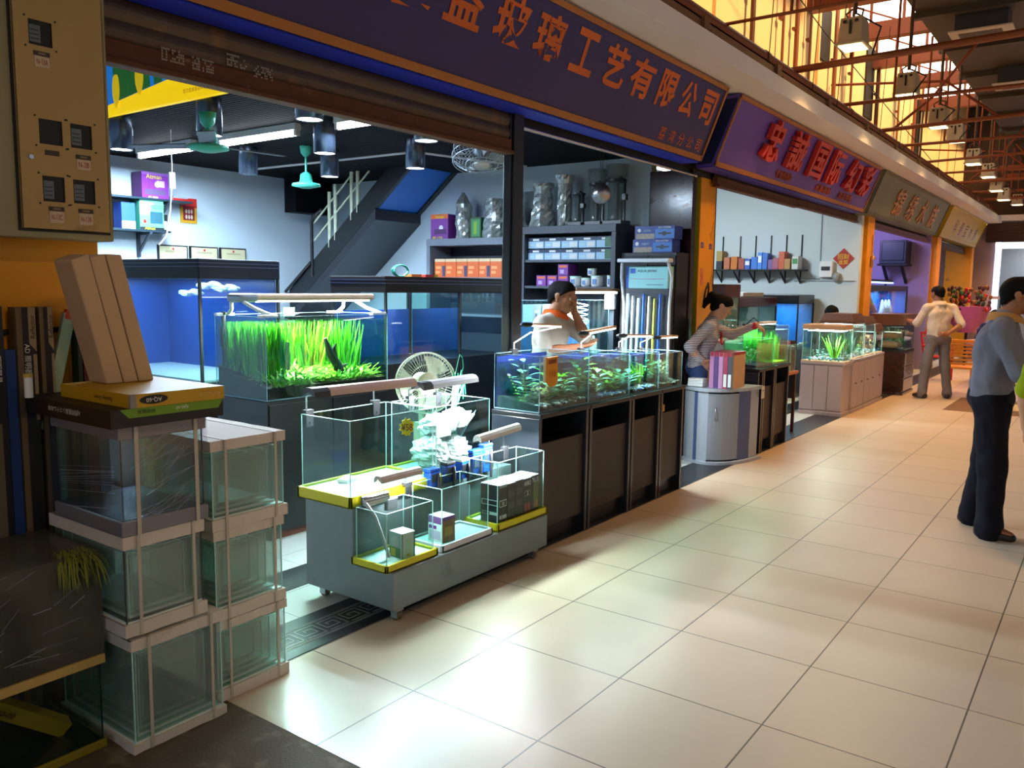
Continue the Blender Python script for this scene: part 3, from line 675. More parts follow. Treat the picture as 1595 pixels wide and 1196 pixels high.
for xx, lb in ((-1.10, 'grey brown foam strip standing leftmost beside the wrapped tank'), (-1.055, 'grey brown foam strip standing between another strip and the wrapped tank')):
    m = MB(); m.bb(xx-.02, xx+.014, 1.0, 1.06, .0, 1.10 if xx > -1.08 else 1.09); single(m, 'foam_strip', mat('brown_foam', '#6e5f4a', .8, var=.1), lb, 'foam strip', 'foam strips standing beside the stack')
# ================================================================== STEEL DISPLAY TROLLEY WITH OPEN TANKS
TRM = mat('trolley_grey_steel', '#7b8487', .45, .25, var=.12, scale=7, stain=('#5c6468', 5, .64))
t = thing('display_trolley', 'stepped grey steel trolley on castors in front of the black counter', 'trolley', (1.05, .8, 0))
m = MB(); m.prism([(.50, .07), (1.12, .07), (1.12, .53), (.77, .53), (.77, .26), (.50, .26)], 'x', .40, 1.70); m.build('body', TRM, t, .006)
for xx in (.47, 1.62):
    for yy in (.55, 1.06):
        m = MB(); m.box((xx, yy, .06), (.05, .05, .02), STEEL); m.bb(xx-.018, xx-.013, yy-.02, yy+.02, .015, .055, STEEL); m.bb(xx+.013, xx+.018, yy-.02, yy+.02, .015, .055, STEEL)
        m.cyl((xx-.011, yy, .026), (xx+.011, yy, .026), .026, None, mat('castor_rubber', '#6b5a3a', .5), 18)
        m.build('castor', STEEL, t)
YEL = mat('yellow_tank_base', '#d6cc0e', .4, var=.04, scale=6); WB = mat('white_tank_base', '#d8dde4', .4, var=.03)
def tray_tank(x0, x1, y0, y1, zb, zt, zb0, base, label, inner=WB):
    t = thing('open_glass_tank', label, 'glass tank', ((x0+x1)/2, (y0+y1)/2, zb0), 'open tanks displayed on the steel trolley')
    m = MB(); m.bb(x0-.02, x1+.02, y0-.02, y1+.02, zb0, zb0+.008)
    m.bb(x0-.02, x1+.02, y0-.02, y0-.005, zb0, zb+.012); m.bb(x0-.02, x1+.02, y1+.005, y1+.02, zb0, zb+.012)
    m.bb(x0-.02, x0-.005, y0-.02, y1+.02, zb0, zb+.012); m.bb(x1+.005, x1+.02, y0-.02, y1+.02, zb0, zb+.012)
    m.build('base_tray', base, t, .002)
    m = MB(); m.bb(x0+.002, x1-.002, y0+.002, y1-.002, zb0+.008, zb, inner); m.build('floor_liner', inner, t)
    m = MB(); pane_tank(m, x0, x1, y0, y1, zb, zt, GLASS, GEDGE, .005, .0038); m.build('panes', GLASS, t)
    return t
tray_tank(.39, .985, .775, 1.125, .575, .954, .531, YEL, 'open glass tank with wide yellow base and price burst, largest on the trolley', mat('bright_liner', '#f3f2e2', .5, var=.02))
tray_tank(1.03, 1.50, .79, 1.125, .57, .95, .531, YEL, 'open glass tank crammed with white bags and green strings on the trolley')
tray_tank(.39, .715, .535, .735, .285, .541, .261, YEL, 'small open glass tank with yellow base holding the green box')
tray_tank(.785, 1.165, .535, .735, .285, .583, .261, WB, 'small open glass tank on white base holding the purple box')
tray_tank(1.25, 1.70, .535, .735, .29, .642, .261, YEL, 'open glass tank on yellow base full of dark filter cartons')

# hooded clip lamps
HOODP = mat('rose_silver_hood', '#cfa99a', .32, .15, var=.05); HOODW = mat('silver_hood', '#d5d4dc', .28, .15, var=.04); HEND = mat('hood_end_dark', '#2a2320', .4)
def hood_lamp(x0, x1, y, z, label, hood, group, clips=(), h=.045, w=.10, clip_y=None, clip_z=None, energy=6, drop=0.0, end=HEND, dark_x=.07, tube=TUBEW, light=True):
    """arched hood along x with dark end cap, tube beneath, bent chrome legs and glass clips"""
    t = thing('clip_lamp', label, 'aquarium lamp', ((x0+x1)/2, y, clip_z if clip_z else z), group)
    poly = [(y-w/2, 0), (y-w/2*.92, h*.55), (y-w/2*.55, h*.92), (y, h), (y+w/2*.55, h*.92), (y+w/2*.92, h*.55), (y+w/2, 0), (y+w/2-.008, 0), (y, h*.55), (y-w/2+.008, 0)]
    def P(x, q, zz):
        return (x, q[0], zz+q[1])
    n = len(poly); za, zb = z, z+drop
    def hoodpart(xa, xb, name, mt):
        m = MB(); fa = (xa-x0)/(x1-x0); fb = (xb-x0)/(x1-x0); A = [P(xa, q, za+(zb-za)*fa) for q in poly]; B = [P(xb, q, za+(zb-za)*fb) for q in poly]
        m.add(A+B, [tuple(range(n)), tuple(range(n, 2*n))[::-1]]+[(i, n+i, n+(i+1) % n, (i+1) % n) for i in range(n)], mt); return m.build(name, mt, t)
    hoodpart(x0+dark_x, x1-.012, 'hood', hood); hoodpart(x0, x0+dark_x, 'end_cap', end); hoodpart(x1-.012, x1, 'end_cap', hood)
    m = MB(); m.tube([(x0+dark_x, y, z+.012+drop*dark_x/(x1-x0)), (x1-.02, y, z+.012+drop)], .011, tube, 10); m.build('tube', tube, t)
    for cx in clips:
        m = MB(); zt = z+drop*(cx-x0)/(x1-x0)+.01
        m.tube([(cx, y+w/2-.01, zt), (cx-.012, (y+clip_y)/2+.015, zt-.002), (cx-.02, clip_y+.012, zt-.03), (cx-.02, clip_y+.012, clip_z+.005)], .005); lg = m.build('leg', CHROME, t)
        m = MB(); m.bb(cx-.045, cx+.008, clip_y-.012, clip_y+.016, clip_z-.002, clip_z+.016); m.bb(cx-.042, cx+.004, clip_y-.012, clip_y-.006, clip_z-.07, clip_z)
        m.cyl((cx-.02, clip_y-.013, clip_z-.05), (cx-.02, clip_y-.018, clip_z-.05), .006, None, BLACKM, 8)
        m.build('clip', mat('clip_plastic', '#c9d6d8', .3), lg, .002)
    if light:
        add_light('AREA', 'lamp_light', ((x0+x1)/2, y, z-.003), energy, (.86, .95, 1), size=(x1-x0)*.85, size_y=w*.6, parent=t)
    return t
G = 'clip lamps on the trolley tanks'
hood_lamp(.33, 1.055, 1.0, 1.06, 'long rose silver clip lamp with dark end over the largest trolley tank', HOODP, G, (.45, .92), clip_y=1.122, clip_z=.957, energy=14, dark_x=.10, drop=-.01)
hood_lamp(1.11, 1.60, 1.0, 1.02, 'silver clip lamp with dark end over the tank of white bags', HOODW, G, (1.2, 1.44), clip_y=1.122, clip_z=.952, energy=26, dark_x=.08, drop=.008)
PALEH = mat('pale_pink_hood', '#c9b4ae', .35, .2)
hood_lamp(.50, .79, .70, .645, 'short pale pink lamp clipped over the small purple box tank', PALEH, G, (.76,), clip_y=.733, clip_z=.585, energy=6, dark_x=.02, end=PALEH, h=.035, w=.06, drop=.0)
hood_lamp(1.235, 1.62, .67, .742, 'short white lamp tilted over the tank of dark cartons', mat('white_hood', '#d9d5d2', .35), G, (1.6,), clip_y=.733, clip_z=.644, energy=24, dark_x=.03, end=mat('white_hood'), h=.04, w=.06, drop=.022)
# price burst hanging in the large tank
def burst(cx, cy, cz, r, mt, label, txt=None, ux=(.8, -.6, 0), n=11, seed=0, back=None):
    rr = random.Random(seed); ux = Vector(ux).normalized(); uy = Vector((0, 0, 1)); nn = ux.cross(uy); m = MB(); P = []
    for i in range(2*n):
        a = 2*PI*i/(2*n); q = r*(1.0 if i % 2 == 0 else .78)*(1+rr.uniform(-.08, .08)); P.append(Vector((cx, cy, cz))+ux*(q*math.cos(a))+uy*(q*1.25*math.sin(a)))
    B = [p-nn*.003 for p in P]; k = len(P)
    m.add(P+B, [tuple(range(k)), tuple(range(k, 2*k))[::-1]]+[(i, k+i, k+(i+1) % k, (i+1) % k) for i in range(k)], mt)
    if txt: m.text(txt, Vector((cx, cy, cz))+nn*.002, ux, uy, r*.95, mat('burst_ink', '#7d3a10', .6), off=.02, wmax=r*1.5)
    m.tube([Vector((cx, cy, cz+r*1.1)), Vector((cx, cy, cz+r*1.1+.05))], .001, BLACKM, 4)
    return single(m, 'price_tag', mt, label, 'price tag')
YT = mat('yellow_card', '#ffe81a', .5, var=.06)
burst(.80, .79, .872, .040, YT, 'yellow jagged price tag hanging inside the largest trolley tank', '¥58', seed=1)

# ---- cartons inside the trolley tanks
def carton(name, label, x, y, z, dx, dy, dz, base, front=(), side=(), top=None, rz=0, group=None, cat='carton'):
    """box standing at x,y (centre), printed front (-y) and left (-x) faces: entries (u0,u1,v0,v1,mat) or ('text',str,u,v,h,mat)"""
    m = MB(); m.box((0, 0, dz/2), (dx, dy, dz), base)
    if top: m.quad((-dx/2, -dy/2, dz+.0005), (dx/2, -dy/2, dz+.0005), (dx/2, dy/2, dz+.0005), (-dx/2, dy/2, dz+.0005), top)
    for faces, O, U, w in ((front, Vector((-dx/2, -dy/2, 0)), Vector((1, 0, 0)), dx), (side, Vector((-dx/2, dy/2, 0)), Vector((0, -1, 0)), dy)):
        Nn = U.cross(Vector((0, 0, 1))); lay = .0006
        for e in faces:
            lay += .0002
            if e[0] == 'text': m.text(e[1], O+U*(e[2]*w)+Vector((0, 0, e[3]*dz))+Nn*(lay+.0006), U, (0, 0, 1), e[4], e[5], off=.012, wmax=w*.9)
            elif e[0] == 'disc':
                c = O+U*(e[1]*w)+Vector((0, 0, e[2]*dz))+Nn*lay; k = 14
                m.add([c+U*(e[3]*math.cos(2*PI*i/k))+Vector((0, 0, e[3]*math.sin(2*PI*i/k))) for i in range(k)], [tuple(range(k))], e[4])
            else:
                a, b, c, d, mt_ = e
                m.quad(*[O+U*(u*w)+Vector((0, 0, v*dz))+Nn*lay for u, v in ((a, c), (b, c), (b, d), (a, d))], mt_)
    o = m.build(name, base); o.location = (x, y, z); o.rotation_euler = (0, 0, rz)
    if label: tag(o, label, cat, group)
    return o
PW = mat('print_white', '#e6ebe8', .45, var=.03); PG = mat('print_green', '#3f8a4a', .45, var=.1); PY = mat('print_yellow', '#d6c62a', .45); PB = mat('print_blue', '#2a55b8', .45, var=.08)
PP = mat('print_purple', '#7a2f90', .45, var=.1); PO = mat('print_orange', '#d8641c', .45, var=.08); PR = mat('print_red', '#b8241c', .45); PD = mat('print_dark', '#1d2024', .45); PT = mat('print_teal', '#2f8a88', .45); PK = mat('print_pink', '#c6689c', .45)
carton('carton', 'small white and green carton in the front corner tank of the trolley', .565, .60, .286, .085, .09, .125, PW, front=((0.02, .08, 0, 1, PG), (.9, 1, 0, 1, PT), (.3, .7, .2, .75, mat('pale_mint_print', '#c9e6d2', .5)), (.35, .65, .05, .16, PY)),
       side=((0, .9, .35, 1, mat('sky_print', '#bfe0e6', .5)), (0, .9, 0, .4, PG), (.1, .5, .05, .35, PY), ('disc', .45, .62, .028, PW)), top=PW, rz=-.1)
carton('carton', 'purple and brown pictured carton in the white based trolley tank', .875, .615, .286, .095, .10, .135, mat('carton_purplebrown', '#7d4b86', .5), front=((0, 1, 0, .86, mat('brown_photo', '#9a6a3a', .5, var=.5, scale=40)), (.2, .8, .25, .6, mat('amber_photo', '#c79a3e', .5, var=.4, scale=60)), (0, 1, .86, 1, PP)),
       side=((0, 1, 0, .72, PW), (.05, .6, .5, .64, PP), (.1, .9, .1, .45, mat('pale_lilac_print', '#cdb8d8', .5))), top=PW, rz=-.06)
DKC = mat('dark_filter_carton', '#28221f', .45, var=.2, scale=20)
for i in range(5):
    xx = 1.315+i*.079
    fr = [(.06, .94, .30, .48, mat('carton_mid', '#4b4340', .5)), (.1, .9, .62, .8, mat('carton_mid'))]
    if i == 0: fr = [(.05, .95, .42, .60, PW), (.1, .9, .44, .58, DKC), ('text', 'III', .5, .51, .02, PW), (.05, .95, .1, .2, PW), ('text', '3E', .35, .15, .016, DKC), (0, 1, .93, 1, mat('carton_silver', '#9fa6ae', .4))]
    if i == 3: fr = [('text', 'ARRO', .5, .86, .028, PW), (.1, .9, .5, .66, mat('carton_ring', '#8a7d70', .5)), (.14, .86, .52, .64, DKC), ('text', '3', .5, .58, .022, PW), (.1, .45, .08, .3, PR), (.55, .9, .08, .3, PR)]
    if i == 4: fr = [('text', "'PLUS", .5, .88, .030, PW), (.25, .95, .3, .8, mat('olive_photo', '#6a6a30', .5, var=.5, scale=50)), (.3, .9, .1, .3, mat('brown_photo'))]
    carton('carton', ['first dark filter carton with framed white marks, at the window side of the trolley tank', 'second dark filter carton of the trolley row', 'middle dark filter carton of the trolley row', 'dark filter carton lettered in white with two red blocks', 'dark filter carton with olive picture, last of the trolley row'][i],
           xx, .61, .291, .074, .13, .215-.004*(i % 2), DKC, front=fr, side=((.05, .95, .45, .6, PW), (.09, .91, .47, .58, DKC), (.1, .9, .2, .28, PW), (.12, .5, .21, .27, DKC)), top=mat('carton_silver'), group='dark filter cartons in the trolley tank')
# ---- hang-on filters, blue
BLU = mat('clear_blue_plastic', '#1c4fb4', .15, var=.1, spec=.8); DBL = mat('deep_blue_plastic', '#12306e', .2, var=.1, spec=.7)
def hang_filter(x, y, z, w, d, h, label, body=BLU, lid=None, arm=True):
    t = thing('hang_on_filter', label, 'filter', (x, y, z), 'filters hung on the trolley tanks')
    m = MB(); m.box((x, y, z+h*.5), (w, d, h), body, taper=(1.06, 1.1)); m.build('body', body, t, .008)
    m = MB(); m.box((x, y, z+h+.009), (w*1.08, d*1.12, .018), lid or body); m.build('lid', lid or body, t, .005)
    m = MB(); m.tube([(x+w*.25, y-d*.45, z+h*.8), (x+w*.25, y-d*.62, z+h*.86), (x+w*.25, y-d*.68, z+h*.6), (x+w*.25, y-d*.68, z-.03)], .009, None, 10); m.build('intake_tube', BLACKM if arm else body, t)
    m = MB(); m.bb(x-w*.42, x+w*.1, y-d*.58, y-d*.48, z+h*.35, z+h*.86); m.build('spillway', mat('smoke_plastic', '#2a3138', .2), t, .004)
hang_filter(.955, .755, .531, .075, .05, .085, 'blue hang on filter with black spout behind the white based tank', BLU)
hang_filter(1.09, .757, .531, .07, .045, .10, 'dark blue and black hang on filter next to the blue one on the trolley', DBL, BLACKM)
hang_filter(1.21, .757, .531, .07, .05, .10, 'blue filter with white lid behind the tank of dark cartons', BLU, PLASTICW)
hang_filter(1.33, .757, .531, .085, .04, .13, 'tall blue filter leaning behind the dark carton tank', DBL, BLU)
hang_filter(1.425, .757, .531, .08, .04, .15, 'blue clear plastic filter at the end of the trolley step', BLU, DBL)
t = thing('clip_on_filter', 'chrome and clear clip on filter hung at the back of the green box tank', 'filter', (.50, .72, .5))
m = MB(); m.box((.50, .722, .555), (.17, .05, .03), CHROME); m.cyl((.41, .722, .57), (.58, .722, .57), .022, None, CHROME, 16); m.build('housing', CHROME, t, .006)
m = MB(); m.box((.60, .71, .52), (.07, .03, .06), mat('clear_grey_plastic', '#9aa4ad', .15)); m.build('box', None, t, .004)
m = MB(); m.tube([(.42, .705, .56), (.44, .66, .5), (.475, .60, .30)], .009, mat('pale_tube', '#c7cfd4', .25), 10); m.build('tube', None, t)
# ---- the crammed tank: bags, papers, strings, nets
BAG = mat('white_bag_film', '#eef2f0', .35, var=.06, scale=12, bump=.5, bscale=30)
def crumple(c, r, mt, seed, n=30, m_=20):
    m = MB(); rr = random.Random(seed); V = []
    for i in range(m_+1):
        th = PI*i/m_
        for k in range(n):
            q = 1+.16*math.sin(3*k/n*2*PI+seed+i*.9)*math.sin(i*.8+seed)+rr.uniform(-.09, .09); V.append((c[0]+r[0]*q*math.sin(th)*math.cos(2*PI*k/n), c[1]+r[1]*q*math.sin(th)*math.sin(2*PI*k/n), c[2]+r[2]*q*math.cos(th)))
    m.add(V, [(i*n+k, (i+1)*n+k, (i+1)*n+(k+1) % n, i*n+(k+1) % n) for i in range(m_) for k in range(n)], mt); return m
for i, (c, r, lb) in enumerate((((1.15, .94, .66), (.10, .11, .085), 'crumpled white plastic bag low in the crammed trolley tank'), ((1.33, .93, .655), (.10, .10, .08), 'crumpled white plastic bag beside the wrapped papers'), ((1.27, 1.0, .79), (.13, .08, .07), 'white plastic bag stuffed near the rim of the crammed tank'), ((1.42, .97, .83), (.06, .08, .055), 'small white plastic bag at the far rim of the crammed tank'))):
    single(crumple(c, r, BAG, i+3), 'plastic_bag', BAG, lb, 'plastic bag', 'white bags in the crammed trolley tank')
for i in range(5):
    m = MB(); R = Matrix.Rotation(math.radians(-55+9*i), 3, 'Y') @ Matrix.Rotation(math.radians(20), 3, 'Z')
    m.box((1.18+.045*i, .86+.015*(i % 3), .83+.012*(i % 2)), (.16, .10, .004), mat('white_card', '#e9eeea', .6, var=.04), R=R)
    single(m, 'white_card', None, ['white card leaning nearest the price tag tank', 'second white card leaning among the bags', 'white card in the middle of the leaning cards', 'fourth white card leaning under the green strings', 'white card leaning at the far side of the bags'][i], 'card', 'cards in the crammed trolley tank')
for s, (cx, cy, r, lb) in enumerate(((1.36, 1.03, .05, 'green airline tubing bundle rising from the crammed tank'),)):
    m = MB(); rr = random.Random(5); GT = mat('green_tubing', '#2fae7e', .35, var=.1)
    for i in range(13):
        a = rr.uniform(-1, 1); b = rr.uniform(-1, 1); h = rr.uniform(.98, 1.10)
        m.tube([(1.40+.04*a, 1.0+.03*b, .70), (1.46+.02*a, 1.03, .86), (1.51+.012*a, 1.05+.01*b, h-.08), (1.54+.05*a, 1.06+.03*b, h), (1.545+.06*a, 1.06+.03*b, h-.06)], .0028, GT, 5)
    single(m, 'tubing_bundle', GT, lb, 'tubing')
m = MB(); m.tube([(1.50, 1.06, 1.04), (1.535, 1.06, 1.15), (1.55, 1.06, 1.19), (1.575, 1.06, 1.17), (1.585, 1.06, 1.11), (1.56, 1.06, 1.06)], .003, GT, 6); single(m, 'tubing_loop', GT, 'green airline tubing loop standing above the silver lamp', 'tubing')
for k, (a, b, lb) in enumerate((((1.30, .93, .70), (1.40, .98, 1.01), 'pale blue net handle poking out of the crammed tank'), ((1.36, .9, .72), (1.42, .86, .84), 'clear plastic tweezers leaning among the white bags'))):
    m = MB(); a = Vector(a); b = Vector(b); m.tube([a, b], .004, None, 6); u = (b-a).normalized(); p = b
    m.tube([p, p+u*.02+Vector((.007, 0, 0)), p+u*.05, p+u*.02-Vector((.007, 0, 0)), p], .0022, None, 5)
    single(m, 'net_handle', mat('pale_blue_plastic', '#a8d2ea', .3), lb, 'net')
m = MB(); rr = random.Random(8)
for i in range(12):
    m.blade((1.10+rr.uniform(-.05, .10), .86+rr.uniform(-.04, .04), .572), (rr.uniform(-1, 1), rr.uniform(-1, 1), .5), .08, .014, None, .8, 4)
single(m, 'plastic_plant', mat('pale_yellow_green', '#b8c48a', .5), 'pale plastic plant sprig lying in front of the white bags', 'plastic plant')
m = MB(); m.box((.62, 1.05, .589), (.10, .06, .022), PLASTICW, rz=.3); single(m, 'air_pump', PLASTICW, 'flat white pump lying in the largest trolley tank', 'pump', bevel=.004)

# ================================================================== PEDESTAL FAN BEHIND THE TROLLEY
t = thing('pedestal_fan', 'cream pedestal fan with wire guard behind the trolley', 'fan', (1.62, 1.45, 0))
CRM = mat('cream_plastic', '#d9d6b4', .4, var=.05); WIRE = mat('cream_wire', '#cfd8bc', .35)
c = Vector((1.60, 1.38, .985)); ax = Vector((-.55, -.83, .05)).normalized(); e1 = ax.cross(Vector((0, 0, 1))).normalized(); e2 = e1.cross(ax)*-1
if e2.z < 0: e2 = -e2
R_ = .195
def ring(r, d, tr): 
    return [c+ax*d+e1*(r*math.cos(2*PI*k/40))+e2*(r*math.sin(2*PI*k/40)) for k in range(41)], tr
m = MB()
for r, d, tr in ((R_, 0, .005), (R_*.98, .035, .0025), (R_*.98, -.035, .0025), (R_*.62, .06, .0018), (R_*.36, .066, .003)): p, q = ring(r, d, tr); m.tube(p, q, None, 5, False)
for k in range(56):
    a = 2*PI*k/56; dv = e1*math.cos(a)+e2*math.sin(a)
    m.tube([c+dv*R_*.34+ax*.066, c+dv*R_*.7+ax*.056, c+dv*R_*.98+ax*.03, c+dv*R_, c+dv*R_*.98-ax*.03, c+dv*R_*.5-ax*.05], .0011, None, 4, False)
gd = m.build('guard', WIRE, t)
m = MB(); m.lathe([(0, .074), (R_*.2, .073), (R_*.35, .066), (R_*.36, .06), (R_*.34, .058), (0, .058)], c, None, 24, ax); m.build('front_badge', CRM, gd)
m = MB(); m.lathe([(0, -.02), (.03, -.02), (.035, .02), (.02, .04), (0, .042)], c, None, 18, ax); m.build('hub', CRM, t)
for k in range(3):
    m = MB(); a0 = k*2*PI/3; V = []
    for i in range(7):
        r = .035+(R_*.9-.035)*i/6
        for j in range(5):
            a = a0+(-.32+.16*j)*(.7+.5*i/6)*1.6; V.append(c+(e1*math.cos(a)+e2*math.sin(a))*r+ax*(.02-.01*j))
    m.add(V, [(i*5+j, i*5+j+1, i*5+j+6, i*5+j+5) for i in range(6) for j in range(4)], None, True)
    m.build('blade', mat('pale_fan_blade', '#cfd8c0', .25), t)
m = MB(); m.lathe([(0, -.19), (.05, -.18), (.065, -.13), (.065, -.06), (.04, -.045)], c, None, 20, ax); m.build('motor_housing', CRM, t)
m = MB(); q = c-ax*.11; m.tube([(q.x, q.y, q.z-.04), (q.x, q.y, .04)], [.022, .022], None, 12); m.bb(q.x-.045, q.x+.045, q.y-.03, q.y+.03, .56, .72); m.build('pole', CRM, t)
m = MB(); m.lathe([(.20, 0), (.20, .012), (.17, .03), (.04, .045), (.03, .06)], (q.x, q.y, 0.004), None, 28); m.build('base', CRM, t)
# ================================================================== BLACK COUNTER UNITS WITH FOUR PLANTED TANKS
CBK = mat('counter_black', '#15151a', .35, var=.15, scale=6); CBR = mat('counter_brown_panel', '#3c2d25', .55, var=.1, scale=8); CSIDE = mat('counter_side_gloss', '#22262e', .28, var=.1, coat=.4)
def counter_unit(x0, x1, zt, label, handle=False):
    t = thing('tank_cabinet', label, 'cabinet', ((x0+x1)/2, .8, 0), 'black cabinets under the planted tanks')
    y0, y1 = .60, .96
    m = MB(); m.bb(x0, x1, y0-.012, y1, zt-.028, zt); m.build('top', CBK, t, .004)
    for a in (x0+.004, x1-.034):
        m = MB(); m.bb(a, a+.03, y0, y1, 0, zt-.03); m.build('side_panel', CSIDE, t, .003)
    m = MB(); m.bb(x0+.034, x1-.034, y0+.025, y0+.045, .12, zt-.19); m.build('door', CBR, t, .003)
    m = MB(); m.bb(x0+.034, x1-.034, y0+.05, y1-.01, .10, .12); m.bb(x0+.034, x1-.034, y0+.05, y1, zt-.22, zt-.20); m.bb(x0+.034, x1-.034, y1-.015, y1-.005, .02, zt-.03); m.bb(x0+.034, x1-.034, y0+.06, y0+.075, .0, .10); m.build('carcass', CBK, t)
    return t
CX = [(1.74, 2.325, .845), (2.335, 2.915, .842), (2.925, 3.375, .842), (3.385, 3.795, .842)]
LB = ['black tank cabinet nearest the steel trolley, with bare side showing', 'second black tank cabinet from the trolley', 'third black tank cabinet from the trolley', 'black tank cabinet at the far end beside the grey bow front']
for (a, b, z), lb in zip(CX, LB): counter_unit(a, b, z, lb)
m = MB(); m.bb(3.43, 3.50, .625, .67, .663, .715); single(m, 'small_carton', mat('orange_carton', '#c88618', .5), 'small orange carton in the open niche of the last black cabinet', 'carton')
NAVYB = mat('navy_back_film', '#16256c', .3, var=.1, scale=3)
SEDGE = mat('soft_glass_edge', '#8fb4c4', .2, var=.05, spec=.7)
def planted_tank(x0, x1, y0, y1, z0, z1, label, water=.8, back=NAVYB, group='planted tanks on the black counter', sand=None, sand_h=.05):
    t = thing('planted_aquarium', label, 'aquarium', ((x0+x1)/2, (y0+y1)/2, z0), group)
    m = MB(); pane_tank(m, x0, x1, y0, y1, z0+.005, z1, GLASS, SEDGE, .006, .003); m.build('panes', GLASS, t)
    if back: m = MB(); m.bb(x0+.007, x1-.007, y1-.012, y1-.008, z0+.006, z1-.02); m.build('back_film', back, t)
    zw = z0+(z1-z0)*water
    m = MB(); m.bb(x0+.008, x1-.008, y0+.008, y1-.014, z0+.008, zw); m.build('water', WATER, t)
    if sand: 
        m = MB(); n = 14; V = []; rr = random.Random(int(x0*100)); k = 8
        for i in range(n+1):
            for j in range(k+1):
                u, v = i/n, j/k; V.append((x0+.009+(x1-x0-.018)*u, y0+.009+(y1-y0-.026)*v, z0+.012+sand_h*(.35+.65*v)*(1+.35*math.sin(5*u+2))+rr.uniform(0, .006)))
        m.add(V, [(i*(k+1)+j, (i+1)*(k+1)+j, (i+1)*(k+1)+j+1, i*(k+1)+j+1) for i in range(n) for j in range(k)], sand)
        for i in range(n):
            m.quad((V[i*(k+1)][0], V[i*(k+1)][1], z0+.008), (V[(i+1)*(k+1)][0], V[(i+1)*(k+1)][1], z0+.008), V[(i+1)*(k+1)], V[i*(k+1)], sand)
        for j in range(k): m.quad((V[j][0], V[j][1], z0+.008), V[j], V[j+1], (V[j+1][0], V[j+1][1], z0+.008), sand)
        m.build('substrate', sand, t)
    return t
def gravel(x0, x1, y0, y1, z, n, mats, label, r=.009, seed=0):
    rr = random.Random(seed); m = MB()
    for i in range(n):
        q = r*rr.uniform(.5, 1.25); m.ell((rr.uniform(x0, x1), rr.uniform(y0, y1), z+q*.4+rr.uniform(0, .012)), (q*rr.uniform(.8, 1.3), q, q*.7), rr.choice(mats), 7, 4)
    o = single(m, 'gravel', None, label, 'gravel'); o['kind'] = 'stuff'; return o
def leafy(x, y, z, h, label, mt, stem=None, n=14, lw=.03, ll=.07, seed=0, spread=.06, style='broad', group='plants in the counter tanks'):
    rr = random.Random(seed*13+7); t = thing('aquarium_plant', label, 'plant', (x, y, z), group)
    m = MB(); s = MB()
    if style == 'grass':
        for i in range(n*5):
            a = rr.uniform(0, 2*PI); q = spread*rr.random(); m.blade((x+q*math.cos(a), y+q*.6*math.sin(a), z), (rr.uniform(-.3, .3), rr.uniform(-.3, .3), 1), h*rr.uniform(.6, 1.1), .006, None, .35, 4)
    elif style == 'fern':
        for i in range(n):
            a = rr.uniform(0, 2*PI); b = Vector((x+spread*.3*math.cos(a), y+spread*.3*math.sin(a), z)); d = Vector((math.cos(a)*.5, math.sin(a)*.5, 1)).normalized()
            for k in range(8):
                p = b+d*(h*(k+1)/8); 
                for sgn in (-1, 1): m.blade(p, Vector((-math.sin(a)*sgn, math.cos(a)*sgn, .4)), .028, .007, None, .6, 2)
    elif style == 'bush':
        for i in range(n*9):
            a = rr.uniform(0, 2*PI); q = spread*math.sqrt(rr.random()); zz = z+h*rr.random()
            m.blade((x+q*math.cos(a), y+q*.7*math.sin(a), zz), (math.cos(a), math.sin(a), rr.uniform(-.1, .9)), ll*.5, lw*.5, None, .3, 2)
    else:
        for i in range(n):
            a = 2.4*i+rr.uniform(-.3, .3); f = (i+1)/n; hh = h*f; top = Vector((x+spread*math.cos(a)*f, y+spread*.7*math.sin(a)*f, z+hh*.85))
            s.tube([(x, y, z), (x+.3*(top.x-x), y+.3*(top.y-y), z+hh*.5), top], .002, stem or mt, 4)
            m.blade(top, (math.cos(a), math.sin(a)*.8, .55), ll*rr.uniform(.8, 1.2), lw, None, .7, 5)
    m.build('leaves', mt, t)
    if s.v: s.build('stems', stem or mt, t)
    return t
BG = mat('blue_green_leaf', '#86c4b0', .4, var=.25, scale=20); GL = mat('bright_leaf', '#6cc024', .45, var=.25, scale=18); DGL = mat('dark_leaf', '#2c5a30', .45, var=.3, scale=18); OL = mat('olive_brown_leaf', '#7a7040', .5, var=.3, scale=25); YL = mat('yellow_green_leaf', '#97b82a', .45, var=.2, scale=15)
SAND = mat('grey_sand', '#33363c', .9, var=.25, scale=60, bump=.2); SOIL = mat('dark_soil', '#2e2010', .95, var=.35, scale=60, bump=.4)
wh = [mat('gravel_white', '#d9dde0', .5), mat('gravel_black', '#15181c', .5), mat('gravel_grey', '#8d959c', .5)]
bl = [mat('gravel_blue', '#2a6ae0', .4), mat('gravel_lightblue', '#7ab0f4', .4), mat('gravel_white')]
Y0, Y1 = .625, .965
tk = [(1.775, 2.345, .846, 1.19), (2.35, 2.90, .843, 1.155), (2.915, 3.37, .843, 1.13), (3.38, 3.785, .843, 1.11)]
lbs = ['planted tank nearest the trolley, with an orange price tag and black and white gravel', 'planted tank with blue gravel, second along the black counter', 'planted tank third along the black counter with a red brown plant', 'smallest planted tank at the far end of the black counter']
for (a, b, z0, z1), lb in zip(tk, lbs): planted_tank(a, b, Y0, Y1, z0, z1, lb, .84, sand=SAND)
gravel(1.80, 2.33, Y0+.012, Y0+.085, .868, 230, wh, 'black and white gravel strip in the tank nearest the trolley', .0135, 1)
gravel(2.37, 2.89, Y0+.012, Y0+.10, .862, 190, bl, 'bright blue gravel in the second counter tank', .011, 2)
gravel(2.93, 3.36, Y0+.012, Y0+.09, .862, 150, bl+[mat('gravel_tan', '#b8a27a', .5)], 'blue and tan gravel in the third counter tank', .011, 3)
